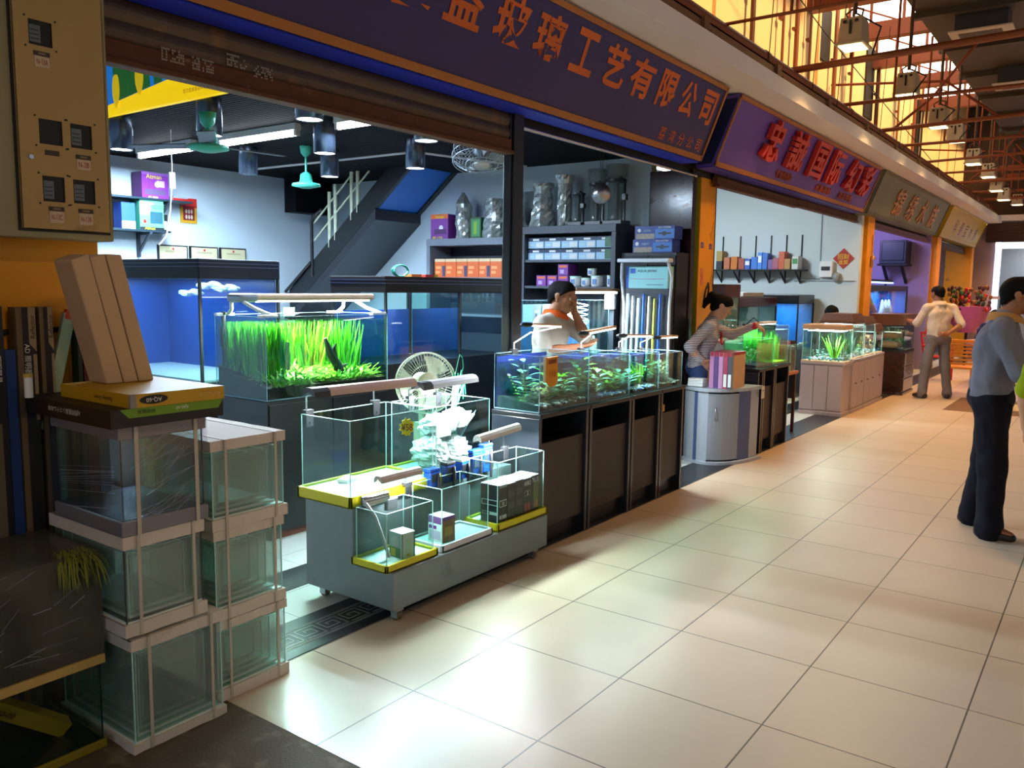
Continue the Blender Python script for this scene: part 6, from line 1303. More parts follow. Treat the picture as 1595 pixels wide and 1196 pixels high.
hood_tank(8.60, 8.97, .63, 1.14, .686, 1.165, 'bar hooded tank with turquoise gravel and tall green grass', 'bar', .06, ((8.75, .78, .32, GL, 'grass'), (8.72, .95, .12, BG, 'bush'), (8.85, 1.05, .1, DGL, 'bush')), [mat('gravel_turquoise', '#3aa8c0', .4), mat('gravel_teal', '#2a7a90', .4), wh[0]])
hood_tank(9.02, 9.58, .63, 1.05, .711, 1.30, 'tall tank with big tan hood and dark rim, tallest of the hooded tanks', 'box', .11, ((9.15, .8, .25, OL, 'grass'), (9.4, .75, .3, DGL, 'grass'), (9.3, .9, .15, GL, 'bush')), [wh[0], wh[2]])
hood_tank(9.66, 10.2, .63, 1.0, .711, 1.25, 'tan hooded tank with orange plant, third along', 'box', .09, ((9.8, .75, .12, YL, 'bush'), (10.05, .75, .22, mat('orange_leaf', '#b8702a', .5, var=.2), 'bush')), [wh[0], mat('gravel_tan')])
hood_tank(10.32, 10.74, .64, .98, .711, 1.13, 'smallest tan hooded tank at the orange pillar', 'box', .09, ((10.5, .75, .2, mat('orange_leaf'), 'bush'),), [mat('gravel_teal'), wh[0]])
# tanks standing inside the second shop
def block_tank(x0, x1, y0, y1, z0, z1, top, back, label, light=4, base=BLACK, split=None):
    t = thing('rimmed_aquarium', label, 'aquarium', ((x0+x1)/2, (y0+y1)/2, 0), 'tanks inside the second shop')
    m = MB(); m.bb(x0-.01, x1+.01, y0-.01, y1+.01, z1, z1+.13); m.build('rim', top, t, .01); m = MB(); m.bb(x0, x1, y0, y1, 0, z0); m.build('cabinet', base, t)
    m = MB(); pane_tank(m, x0, x1, y0, y1, z0, z1, GLASS, BLACKM, ew=.02); m.build('panes', GLASS, t)
    m = MB(); m.bb(x1-.03, x1-.012, y0+.01, y1-.01, z0, z1); m.bb(x0+.01, x1-.03, y1-.03, y1-.012, z0, z1); m.build('back_film', back, t)
    m = MB(); rr = random.Random(int(x0*9)); 
    for i in range(90): q = .03*rr.uniform(.5, 1.3); m.ell((rr.uniform(x0+.05, x1-.05), rr.uniform(y0+.05, y1-.05), z0+.03+rr.uniform(0, .05)), (q, q, q*.7), rr.choice([mat('gravel_teal'), wh[0], BG]), 6, 4)
    m.build('rocks', None, t)['kind'] = 'stuff'
    add_light('AREA', 'lamp_light', ((x0+x1)/2, (y0+y1)/2, z1-.01), light, (.6, .85, 1), size=(x1-x0)*.6, size_y=(y1-y0)*.6, parent=t)
SEA = mat('sea_scene_back', '#2a80d8', .4, var=.45, scale=6)
block_tank(8.4, 9.9, 1.95, 2.5, .78, 1.36, mat('red_brown_rim', '#4a2018', .3), mat('dim_tank_back', '#8a9a90', .5, var=.3), 'tank with a shiny red brown rim and green domes behind the girl\'s arm', 5)
m = MB(); [m.ell((8.75+.5*i, 2.2, .90), (.16, .12, .10), None, 14, 8) for i in range(1)]; single(m, 'moss_dome', mat('lime_moss', '#7ac22a', .8, var=.3, scale=40), 'lime moss dome in the red brown rimmed tank, nearer one', 'moss')
m = MB(); m.ell((9.25, 2.2, .90), (.18, .12, .10), None, 14, 8); single(m, 'moss_dome', mat('lime_moss'), 'lime moss dome in the red brown rimmed tank, far one', 'moss')
block_tank(10.0, 10.75, 1.66, 2.45, .72, 1.40, BLACK, SEA, 'black rimmed tank with a blue sea scene near the orange pillar', 8)
block_tank(9.6, 10.6, 2.7, 3.3, .62, 1.40, BLACK, SEA, 'black rimmed tank with a blue sea scene deeper in the second shop', 8)
t = thing('rimmed_aquarium', 'tall narrow tank with red brown top right behind the girl', 'aquarium', (7.55, 1.95, 0), 'tanks inside the second shop'); m = MB(); m.bb(7.3, 7.8, 1.7, 2.2, 1.50, 1.66); m.build('rim', mat('red_brown_rim'), t, .005); m = MB(); pane_tank(m, 7.31, 7.79, 1.71, 2.19, .8, 1.5, GLASS, BLACKM); m.build('panes', GLASS, t); m = MB(); m.bb(7.76, 7.78, 1.72, 2.18, .8, 1.5, mat('pale_olive_back', '#a8b89a', .6, var=.3)); m.build('back_film', None, t); m = MB(); m.bb(7.3, 7.8, 1.7, 2.2, 0, .8); m.build('cabinet', BLACK, t)
m = MB(); m.bb(8.7, 9.5, 2.0, 2.4, 1.495, 1.56); single(m, 'foam_sheet', FOAM, 'cream sheet lying on the red brown rimmed tank', 'foam sheet', bevel=.01)
m = MB(); m.bb(6.5, 7.1, 1.25, 1.55, .0, 1.0, mat('white_crate', '#b8b2b8', .5)); m.bb(6.48, 7.12, 1.24, 1.56, 1.0, 1.03, mat('rose_top')); single(m, 'display_box', None, 'grey display box with rose top in front of the girl', 'box')
# right wall of the second shop: shelf with uprights and goods, meter, red diamond
WX = 10.85
t = thing('wall_shelf', 'long black wall shelf with six uprights in the second shop', 'shelf', (WX, 2.5, 1.9)); m = MB(); m.bb(WX-.28, WX, 1.80, 3.4, 1.895, 1.915); m.build('board', BLACKM, t)
for y in (3.19, 2.895, 2.641, 2.393, 2.149, 1.911):
    m = MB(); m.bb(WX-.012, WX, y-.01, y+.01, 1.72, 2.45); m.build('upright', BLACKM, t); m = MB(); m.prism([(WX-.01, 1.70), (WX-.01, 1.74), (WX-.26, 1.895), (WX-.26, 1.87)], 'y', y-.008, y+.008); m.build('bracket', BLACKM, t)
goods = [(3.15, .10, .13, '#2a2c33'), (3.02, .10, .19, '#b86a4a'), (2.90, .11, .20, '#c8702a'), (2.78, .10, .17, '#a84a3a'), (2.68, .09, .16, '#3a62b8'), (2.57, .10, .19, '#3a78d0'), (2.48, .07, .26, '#4a8ae0'), (2.40, .08, .25, '#3a70c8'), (2.31, .08, .15, '#7a5a90'), (2.23, .09, .17, '#a85a70'), (2.14, .09, .27, '#c85a3a'), (2.05, .09, .16, '#b8864a'), (1.93, .10, .20, '#d6d8d2')]
gn = ['dark', 'rust', 'orange', 'brick red', 'navy blue', 'sky blue', 'tall blue', 'tall steel blue', 'mauve', 'rose', 'tall orange red', 'ochre', 'white and lime']
for i, (y, w, h, c) in enumerate(goods): carton('carton', gn[i]+' carton on the black wall shelf of the second shop', WX-.15, y, 1.916, .2, w*.95, h, mat('good'+c, c, .5, var=.2, scale=30), side=((.1, .9, .4, .8, PG if i == 12 else PW), ) if i in (4, 6, 12) else ((.15, .85, .2, .7, mat('gd2'+c, c, .5, var=.5, scale=60)),), group='goods on the second shop shelf')
carton('carton', 'kraft carton stacked on the dark one at the far end of the shelf', WX-.15, 3.15, 2.047, .2, .095, .16, mat('kraft', '#a8905a', .7))
t = thing('breaker_box', 'white wall breaker box beside the red diamond sign', 'breaker box', (WX, 1.51, 1.80)); m = MB(); m.bb(WX-.08, WX, 1.42, 1.61, 1.80, 2.04); m.build('case', PLASTICW, t, .006); m = MB(); m.bb(WX-.085, WX-.08, 1.45, 1.58, 1.90, 1.96, PD); m.build('window', PD, t); m = MB(); m.ell((WX-.04, 1.36, 1.80), (.05, .06, .08), mat('grey_bell', '#8d9290', .4)); m.build('bell', None, t)
m = MB(); m.tube([(WX-.012, 2.0, 1.745), (WX-.012, 1.1, 1.75)], .01); m.tube([(WX-.012, 1.62, 1.9), (WX-.012, 1.64, 3.3)], .008); m.tube([(WX-.012, 1.9, 1.78), (WX-.012, 1.62, 1.78)], .01); tag(m.build('wall_conduit', mat('pale_conduit', '#aab6b8', .5)), 'thin pale conduit on the second shop wall', 'conduit')
t = thing('diamond_sign', 'red diamond with gold characters on the second shop wall', 'sign', (WX, 1.28, 2.08)); m = MB(); m.prism([(1.28, 1.925), (1.435, 2.08), (1.28, 2.235), (1.125, 2.08)], 'x', WX-.012, WX, mat('festive_red', '#a82a1c', .5)); m.build('board', None, t); m = MB(); m.text('招財', (WX-.015, 1.28, 2.11), (0, -1, 0), (0, 0, 1), .085, mat('gold_letter', '#e0a830', .4), off=.012); m.text('進寶', (WX-.015, 1.28, 2.025), (0, -1, 0), (0, 0, 1), .07, mat('gold_letter'), off=.012); m.build('characters', None, t)
add_light('AREA', 'shop_two_lamp', (8.0, 3.2, 3.2), 170, (.78, .92, 1), size=1.6, size_y=.3, target=(8.6, 2.6, 0))
t = thing('fluorescent_batten', 'fluorescent batten on the second shop ceiling', 'ceiling lamp', (8, 3.2, 3.27)); m = MB(); m.bb(7.2, 8.8, 3.17, 3.23, 3.28, 3.33); m.build('housing', PLASTICW, t); m = MB(); m.cyl((7.22, 3.2, 3.26), (8.78, 3.2, 3.26), .018, None, TB, 10); m.build('tube', TB, t)
# wrapped brown cabinet and dark hooded tank before the third shop
t = thing('hooded_aquarium', 'dark hooded tank on a plastic wrapped brown cabinet before the third shop', 'aquarium', (11.95, .75, 0))
WBR = mat('wrapped_brown', '#38201a', .18, var=.3, scale=10, bump=.3, bscale=20, coat=.5)
m = MB(); m.bb(11.55, 12.3, .48, 1.0, .04, .66); m.bb(11.5, 12.32, .46, 1.0, 0, .04); m.build('cabinet', WBR, t, .005)
for i in range(3): m = MB(); m.bb(11.56, 12.29, .468, .48, .06+.2*i, .245+.2*i); m.build('drawer_front', WBR, t, .004)
m = MB(); pane_tank(m, 11.56, 12.28, .5, .98, .67, 1.08, GLASS, BLACKM); m.build('panes', GLASS, t); m = MB(); m.bb(11.56, 12.28, .48, 1.0, .66, .70); m.build('base', BLACKM, t)
m = MB(); m.bb(11.53, 12.31, .47, 1.01, 1.08, 1.25); m.bb(11.6, 12.25, .462, .47, 1.13, 1.17, mat('hood_strip', '#6a4a3a', .4)); m.build('hood', mat('dark_hood', '#241612', .35), t, .01)
for z, lb in ((.86, 'upper'), (.72, 'lower')): m = MB(); m.box((11.78, .74, z+.05), (.38, .3, .10)); m.build('foam_roll', HOOD, t, .04)
m = MB(); rr = random.Random(6); [m.blade((rr.uniform(12.05, 12.25), rr.uniform(.6, .9), .7), (rr.uniform(-.2, .2), rr.uniform(-.2, .2), 1), rr.uniform(.2, .34), .015, None, .3, 4) for _ in range(60)]; m.build('plants', DGL, t)
add_light('AREA', 'lamp_light', (12.1, .74, 1.06), 4, (.9, 1, .8), size=.3, parent=t)
# bell and note on the second pillar
m = MB(); m.tube([(11.30, .985, 2.45), (11.30, .985, 2.15)], .006); m.lathe([(0, .07), (.03, .05), (.045, .0)], (11.30, .97, 2.08), None, 14); m.bb(11.26, 11.34, .96, .985, 1.96, 2.07); single(m, 'hanging_bell', mat('dull_brass', '#a8845a', .4, .3), 'small bell and tag hanging on the second orange pillar', 'bell')
for i, (x, z, lb) in enumerate(((5.20, 1.995, 'small violet plate on the orange pillar, left of two'), (5.40, 1.99, 'small violet plate on the orange pillar, right of two'))): m = MB(); m.bb(x+.11, x+.17, 1.166, 1.17, z, z+.055, mat('violet_plate', '#5a4a8a', .5)); m.text('A', (x+.14, 1.1655, z+.027), (1, 0, 0), (0, 0, 1), .03, mat('faint_white', '#b8a8c8', .6)); single(m, 'number_plate', None, lb, 'plate')
m = MB(); m.bb(5.33, 5.39, 1.166, 1.17, 1.64, 1.80, mat('pink_paper', '#d87a62', .6)); m.text('出租', (5.36, 1.1655, 1.72), (1, 0, 0), (0, 0, 1), .03, PR, wmax=.05); single(m, 'paper_slip', None, 'faded pink paper slip pasted on the orange pillar', 'notice')
m = MB(); m.tube([(5.60, 1.155, 2.7), (5.61, 1.155, 1.6), (5.58, 1.15, 1.0)], .005); tag(m.build('pillar_cable', BLACKM), 'black cable hanging down the orange pillar beside the second shop', 'cable')
m = MB(); m.tube([(5.37, 1.15, 1.42), (5.37, 1.13, 1.58), (5.41, 1.12, 1.66), (5.45, 1.13, 1.6), (5.46, 1.15, 1.5)], .010); tag(centre(m.build('pipe_hook', BLACKM)), 'black bent hook on the orange pillar above the girl\'s hair', 'hook')

# ================================================================== THIRD AND FOURTH SHOPS
t = thing('rimmed_aquarium', 'blue lit tank with white driftwood inside the third shop', 'aquarium', (14.4, 1.55, 0))
m = MB(); m.bb(12.75, 16.0, 1.35, 1.85, 0, .98); m.build('cabinet', BLACK, t); m = MB(); pane_tank(m, 12.75, 16.0, 1.35, 1.85, .98, 1.60, GLASS, BLACKM, ew=.02); m.build('panes', GLASS, t); m = MB(); m.bb(12.74, 16.01, 1.34, 1.86, 1.60, 1.70); m.build('rim', BLACK, t); m = MB(); m.bb(12.77, 15.98, 1.82, 1.835, .98, 1.60); m.bb(15.96, 15.985, 1.37, 1.82, .98, 1.60); m.build('back_film', SEA, t)
m = MB(); m.tube([(13.1, 1.5, 1.36), (13.35, 1.52, 1.47), (13.7, 1.55, 1.36), (14.1, 1.55, 1.15), (14.3, 1.55, 1.0)], [.07, .09, .10, .10, .12], None, 9); m.build('white_driftwood', mat('white_wood', '#d8dce4', .6, var=.1), t)
for i in range(3): m = MB(); m.tube([(14.7+.28*i, 1.55, 1.0), (14.65+.28*i, 1.5, 1.25), (14.8+.28*i, 1.55, 1.42)], [.07, .06, .02], None, 7); m.build('white_coral', mat('white_wood'), t)
add_light('AREA', 'lamp_light', (14.4, 1.6, 1.58), 45, (.45, .65, 1), size=2.6, size_y=.3, parent=t)
t = thing('tank_lamp', 'blue white lamp bar above the driftwood tank', 'aquarium lamp', (14.4, 1.6, 1.72)); m = MB(); m.bb(13.4, 15.4, 1.5, 1.7, 1.77, 1.81); m.build('head', BLACKM, t); m = MB(); m.bb(13.42, 15.38, 1.49, 1.6, 1.745, 1.769); m.build('tube', emis('blue_tube', '#7aa8ff', 6), t)
for x in (13.5, 15.2): m = MB(); m.bb(x, x+.03, 1.58, 1.62, 1.70, 1.77); m.build('leg', BLACKM, t)
m = MB(); m.bb(11.9, 12.5, 1.2, 1.6, .0, 1.28, mat('violet_blue_box', '#3a48c8', .4)); m.bb(11.95, 12.45, 1.25, 1.45, 1.282, 1.34, PLASTICW); single(m, 'blue_tank', None, 'blue box tank with white lid at the second orange pillar', 'tank')
t = thing('television', 'old black television on a wall bracket inside the third shop', 'television', (16.15, 1.65, 2.1)); m = MB(); m.bb(15.9, 16.4, 1.40, 1.90, 2.15, 2.62); m.box((15.895, 1.65, 2.40), (.02, .42, .38)); m.build('case', BLACK, t, .01)
for y in (1.45, 1.8): m = MB(); m.prism([(16.44, 1.75), (16.44, 1.82), (15.98, 2.11), (15.9, 2.11)], 'x' if False else 'y', y, y+.05) if False else m.add([(16.44, y, 1.75), (16.44, y, 1.82), (15.98, y, 2.11), (15.9, y, 2.11), (16.44, y+.05, 1.75), (16.44, y+.05, 1.82), (15.98, y+.05, 2.11), (15.9, y+.05, 2.11)], [(0, 1, 2, 3), (7, 6, 5, 4), (0, 4, 5, 1), (1, 5, 6, 2), (2, 6, 7, 3), (3, 7, 4, 0)]); m.build('bracket', BLACKM, t)
m = MB(); m.bb(15.88, 16.44, 1.38, 1.93, 2.11, 2.15); m.build('shelf', BLACKM, t)
add_light('AREA', 'shop_three_lamp', (13.2, 2.6, 2.9), 130, (.35, .38, 1), size=1.2, target=(13.9, 2.8, 0))
add_light('POINT', 'shop_three_lilac', (15.2, 2.0, 2.9), 30, (.75, .55, 1), size=.2)
t = thing('display_cupboard', 'white and blue glass cupboard inside the fourth shop', 'cupboard', (19, 2.0, 0)); m = MB(); m.bb(17.9, 20.4, 1.9, 2.4, 0, 2.05); m.build('carcass', mat('cupboard_blue', '#2a52b8', .4), t); m = MB(); m.bb(18.3, 20.3, 1.87, 1.9, 1.75, 2.02); m.bb(18.3, 20.3, 1.87, 1.9, .9, 1.65, mat('pale_cup_glass', '#b8c4d8', .3)); m.build('sliding_door', PLASTICW, t); m = MB(); [m.bb(a, a+.25, 1.86, 1.87, 1.8, 1.98) for a in (18.75, 19.6)]; m.build('blue_panel', PB, t)
m = MB(); m.bb(18.0, 19.8, 1.9, 2.4, 2.06, 2.45); single(m, 'carton', mat('teal_carton', '#4aa8b8', .5, var=.1), 'teal carton on top of the glass cupboard', 'carton')
add_light('AREA', 'shop_four_lamp', (19, 1.5, 2.95), 50, (.8, .85, 1), size=1.2, target=(19, 1.6, 0))
t = thing('flower_basket', 'pink wrapped flower basket with red and ochre blooms', 'flowers', (17.6, .45, 0)); m = MB(); m.lathe([(.18, .75), (.34, 1.0), (.42, 1.3)], (17.6, .45, 0), None, 18); m.build('wrap', mat('pink_wrap', '#b85a8a', .4, var=.2), t); m = MB(); m.lathe([(.2, 0), (.03, .05), (.03, .75)], (17.6, .45, 0), None, 12); m.build('stand', BLACKM, t)
m = MB(); rr = random.Random(3)
for i in range(110): m.ell((17.6+rr.uniform(-.4, .4), .45+rr.uniform(-.4, .4), 1.28+rr.uniform(-.05, .42)), (.035, .035, .05), rr.choice([PR, mat('ochre_bloom', '#8a5a1a', .6), DGL, mat('dark_bloom', '#4a1a20', .6), mat('dark_bloom')]), 7, 5)
m.build('blooms', None, t)['kind'] = 'stuff'
t = thing('wire_rack', 'white wire rack of small goods at the corridor end', 'rack', (19.6, .2, 0)); m = MB(); [m.cyl((19.4+a, .05+b, 0), (19.4+a, .05+b, 1.55), .012, None, None, 6) for a in (0, .5) for b in (0, .4)]; m.build('frame', BLACKM, t)
for z in (.4, .75, 1.1, 1.45): m = MB(); m.bb(19.4, 19.9, .05, .45, z, z+.06); m.build('shelf', mat('lilac_tray', '#c8b4d8', .5), t)
m = MB(); rr = random.Random(8); m.lathe([(.3, 0), (.45, .3), (.35, .55), (.15, .62)], (23.6, -.4, 1.5), None, 18); single(m, 'glass_bowl', glass('bowl_glass', '#cfe0dc', .05, body=.3), 'large glass bowl behind the lit shop window at the corridor end', 'bowl'); m = MB(); m.bb(23, 24.1, -2, .3, 0, 1.49); single(m, 'counter', mat('far_counter', '#8a8f9a', .5), 'counter behind the lit shop window at the corridor end', 'counter')

# ================================================================== ORANGE CHAIR, TABLE AND RED CHAIRS
def plastic_chair(name, label, x, y, rz, mt, group):
    t = thing(name, label, 'chair', (x, y, 0), group, rz)
    def b(nm, m, bev=.008): return m.build(nm, mt, t, bev, local=True)
    m = MB(); m.box((0, 0, .43), (.42, .42, .03)); b('seat', m)
    m = MB()
    for i in range(6): m.box((-.20-.012*i, 0, .50+.058*i), (.018, .36, .034))
    m.box((-.275, 0, .85), (.022, .40, .05))
    for s in (-1, 1): m.prism([(-.19, .43), (-.22, .43), (-.29, .88), (-.265, .88)], 'y', s*.19-.018, s*.19+.018)
    b('backrest', m, .004)
    for sx in (-1, 1):
        for sy in (-1, 1): m = MB(); m.box((sx*.19, sy*.18, .215), (.06, .05, .43), taper=(.95, .95)); b('leg', m)
    for s in (-1, 1):
        m = MB(); m.tube([(-.24, s*.21, .62), (.05, s*.225, .66), (.19, s*.21, .64), (.19, s*.20, .44)], .018, None, 8); b('armrest', m, 0)
    return t
OPL = mat('orange_plastic', '#f08a12', .4, var=.04); RPL = mat('red_plastic', '#c8281c', .4, var=.05)
plastic_chair('plastic_chair', 'orange slatted plastic chair behind the man in the cream polo', 12.35, -.18, .15, OPL, None)
t = thing('round_table', 'table with pale cloth beyond the orange chair', 'table', (14.4, -.55, 0)); m = MB(); m.lathe([(.60, .70), (.62, .72), (.62, .75), (0, .75)], (14.4, -.55, 0), None, 28); m.build('top', mat('pale_cloth', '#d8b8a0', .7), t); m = MB(); m.lathe([(.3, 0), (.05, .05), (.05, .70)], (14.4, -.55, 0), None, 14); m.build('pedestal', BLACKM, t)
plastic_chair('plastic_chair', 'red plastic chair at the near side of the pale table', 13.22, -.52, .1, RPL, 'red chairs at the pale table'); plastic_chair('plastic_chair', 'red plastic chair at the far side of the pale table', 14.4, .45, -1.6, RPL, 'red chairs at the pale table')
m = MB(); m.bb(14.2, 14.6, -.75, -.45, .751, .76); single(m, 'paper_sheets', PW, 'white papers lying on the pale table', 'papers')
# pale panel leaning at the right behind the near man
m = MB(); m.bb(9.0, 9.03, -2.6, -1.75, .75, 1.15, mat('cream_panel', '#d8b090', .6)); m.bb(8.9, 9.4, -2.6, -1.75, .70, .75, BLACKM); [m.bb(a, a+.05, b, b+.05, 0, .7, BLACKM) for a in (8.92, 9.33) for b in (-2.55, -1.85)]; single(m, 'low_table', None, 'low black table with a cream panel standing on it beyond the near man', 'table')
# ================================================================== PEOPLE
def sdf_mesh(prims, h, k=.02, cuts=()):
    """smooth union of tapered capsules -> one closed surface (surface nets)"""
    lo = np.min([np.minimum(np.array(p[0])-p[2]*1.5, np.array(p[1])-p[3]*1.5) for p in prims], 0)-.04
    hi = np.max([np.maximum(np.array(p[0])+p[2]*1.5, np.array(p[1])+p[3]*1.5) for p in prims], 0)+.04
    n = np.ceil((hi-lo)/h).astype(int)+1; g = np.full(n, .5, np.float32)
    for p in prims:
        a, b, ra, rb = np.array(p[0], float), np.array(p[1], float), p[2], p[3]; fl = p[4] if len(p) > 4 else None
        R = max(ra, rb)+.045+k
        i0 = np.maximum(0, np.floor((np.minimum(a, b)-R-lo)/h).astype(int)); i1 = np.minimum(n, np.ceil((np.maximum(a, b)+R-lo)/h).astype(int)+1)
        ax = [lo[d]+h*np.arange(i0[d], i1[d]) for d in range(3)]
        X, Y, Z = np.meshgrid(*ax, indexing='ij'); P = np.stack([X, Y, Z], -1)-a; D = b-a
        if fl is not None:
            nn = np.array(fl[0], float); nn /= np.linalg.norm(nn); f = fl[1]
            P = P+(P@nn)[..., None]*nn*(f-1); D = D+(D@nn)*nn*(f-1)
        L2 = max(D@D, 1e-9); t = np.clip((P@D)/L2, 0, 1); d = np.linalg.norm(P-t[..., None]*D, axis=-1)-(ra+(rb-ra)*t)
        s = tuple(slice(i0[q], i1[q]) for q in range(3)); o = g[s]; kk = min(k, max(ra, rb)*.9)
        hh = np.maximum(kk-np.abs(o-d), 0)/kk; g[s] = np.minimum(o, d)-hh*hh*kk*.25
    if cuts:
        ax = [lo[d]+h*np.arange(n[d]) for d in range(3)]; X, Y, Z = np.meshgrid(*ax, indexing='ij'); P = np.stack([X, Y, Z], -1)
        for c in cuts:
            if c[0] == 'plane': g = np.maximum(g, (P-np.array(c[1]))@np.array(c[2]))
            else: g = np.maximum(g, c[2]-np.linalg.norm((P-np.array(c[1]))*np.array(c[3] if len(c) > 3 else (1, 1, 1)), axis=-1))
    g[0] = g[-1] = .1; g[:, 0] = g[:, -1] = .1; g[:, :, 0] = g[:, :, -1] = .1
    ins = g < 0; c8 = [(i, j, l) for i in (0, 1) for j in (0, 1) for l in (0, 1)]
    def cs(A, o): return A[o[0]:A.shape[0]-1+o[0], o[1]:A.shape[1]-1+o[1], o[2]:A.shape[2]-1+o[2]]
    cnt = sum(cs(ins, o).astype(np.int8) for o in c8); mix = (cnt > 0) & (cnt < 8); idx = np.argwhere(mix)
    V = np.zeros((len(idx), 3)); W_ = np.zeros(len(idx)); I = idx
    for o in c8:
        for d in range(3):
            if o[d]: continue
            o2 = list(o); o2[d] = 1
            va = g[I[:, 0]+o[0], I[:, 1]+o[1], I[:, 2]+o[2]]; vb = g[I[:, 0]+o2[0], I[:, 1]+o2[1], I[:, 2]+o2[2]]
            m_ = (va < 0) != (vb < 0); t = np.where(m_, va/(va-vb+1e-12), 0); pt = np.array(o, float)+np.zeros((len(I), 3)); pt[:, d] += t
            V += pt*m_[:, None]; W_ += m_
    V = (V/W_[:, None]+I)*h+lo
    vid = -np.ones(mix.shape, np.int64); vid[tuple(I.T)] = np.arange(len(I)); F = []
    for d in range(3):
        s0 = [slice(None)]*3; s1 = [slice(None)]*3; s0[d] = slice(0, -1); s1[d] = slice(1, None)
        ch = np.argwhere(ins[tuple(s0)] != ins[tuple(s1)]); fl = ins[tuple(s0)][tuple(ch.T)]
        e, f = [(1, 2), (2, 0), (0, 1)][d]; q = []
        for (x, y) in ((-1, -1), (0, -1), (0, 0), (-1, 0)): c = ch.copy(); c[:, e] += x; c[:, f] += y; q.append(vid[tuple(c.T)])
        q = np.stack(q, 1); q[~fl] = q[~fl][:, ::-1]; F.append(q[(q >= 0).all(1)])
    return V, np.concatenate(F)
def sdf_obj(name, prims, h, mt, parent, k=.02, cuts=(), folds=0):
    V, F = sdf_mesh(prims, h, k, cuts)
    if folds:
        from mathutils import noise
        c = V.mean(0)
        for i in range(len(V)):
            p = V[i]; a = noise.noise(Vector((p[0]*9+c[2]*31, p[1]*9+p[2]*5, p[2]*7))); b_ = noise.noise(Vector((p[0]*22+3, p[1]*22, p[2]*13+p[0]*9)))
            d = np.array((p[0]-c[0], p[1]-c[1], 0)); d /= max(1e-6, np.linalg.norm(d)); V[i] = p+d*folds*(a+.5*b_)
    me = bpy.data.meshes.new(name); me.from_pydata(V.tolist(), [], F.tolist()); me.materials.append(mt)
    me.polygons.foreach_set('use_smooth', [True]*len(F)); me.update(); o = bpy.data.objects.new(name, me); COL.objects.link(o); o.parent = parent; return o
def A3(*v): return np.array(v, float)
def nrm(v): v = np.array(v, float); return v/np.linalg.norm(v)
def hand_prims(w, d, n, side, curl=.4, s=1.0):
    """w wrist, d pointing direction, n palm normal (the way the palm faces), side +1: thumb on n x d side"""
    d = nrm(d); n = nrm(n-np.dot(n, d)*d if abs(np.dot(n, d)) < .99 else A3(.1, .2, 1)); t = np.cross(n, d)*side; P = []
    P.append((w, w+d*.075*s, .027*s, .034*s, (n, 2.1)))
    for i, (o, L) in enumerate(((.027, .070), (.009, .080), (-.009, .075), (-.026, .058))):
        b = w+d*.080*s+t*o*s; c1 = nrm(d*math.cos(curl*.8)+n*math.sin(curl*.8)+t*(o*2)); c2 = nrm(d*math.cos(curl*2.0)+n*math.sin(curl*2.0)+t*(o*1.5)); m_ = b+c1*L*.55*s
        P += [(b-d*.02*s, m_, .0098*s, .0088*s), (m_, m_+c2*L*.5*s, .0086*s, .0070*s)]
    b = w+d*.022*s+t*.026*s; c = nrm(d*.65+t*.75+n*.25); P += [(b, b+c*.035*s, .013*s, .0105*s), (b+c*.035*s, b+c*.035*s+nrm(d*.85+t*.3+n*.35)*.032*s, .0103*s, .008*s)]
    return P
def head_prims(H, f, u, s=1.0, slim=1.0):
    f = nrm(f); u = nrm(u-np.dot(u, f)*f); l = np.cross(u, f); q = lambda a, b, c: H+f*a*s+l*b*s+u*c*s
    P = [(q(-.032, 0, .040), q(.022, 0, .045), .080*s, .077*s, (l, 1.10)), (q(.020, 0, .005), q(.042, 0, -.055), .066*s, .045*s, (l, 1.04)),
         (q(.055, 0, -.088), q(.066, 0, -.086), .022*s, .018*s, (l, .8)), (q(.088, 0, .014), q(.108, 0, -.022), .0085*s, .0125*s), (q(.100, .010, -.027), q(.100, -.010, -.027), .009*s, .009*s),
         (q(.080, .034, .030), q(.080, -.034, .030), .012*s, .012*s), (q(.088, .016, -.050), q(.088, -.016, -.050), .0085*s, .0085*s), (q(.085, .013, -.060), q(.085, -.013, -.060), .009*s, .009*s),
         (q(.055, .040, -.010), q(.055, .036, -.020), .026*s, .024*s), (q(.055, -.040, -.010), q(.055, -.036, -.020), .026*s, .024*s)]
    for sd in (-1, 1): P += [(q(-.006, sd*.078, .020), q(-.002, sd*.074, -.022), .021*s, .013*s, (l, 2.6))]
    return P, q
SKIN = {}
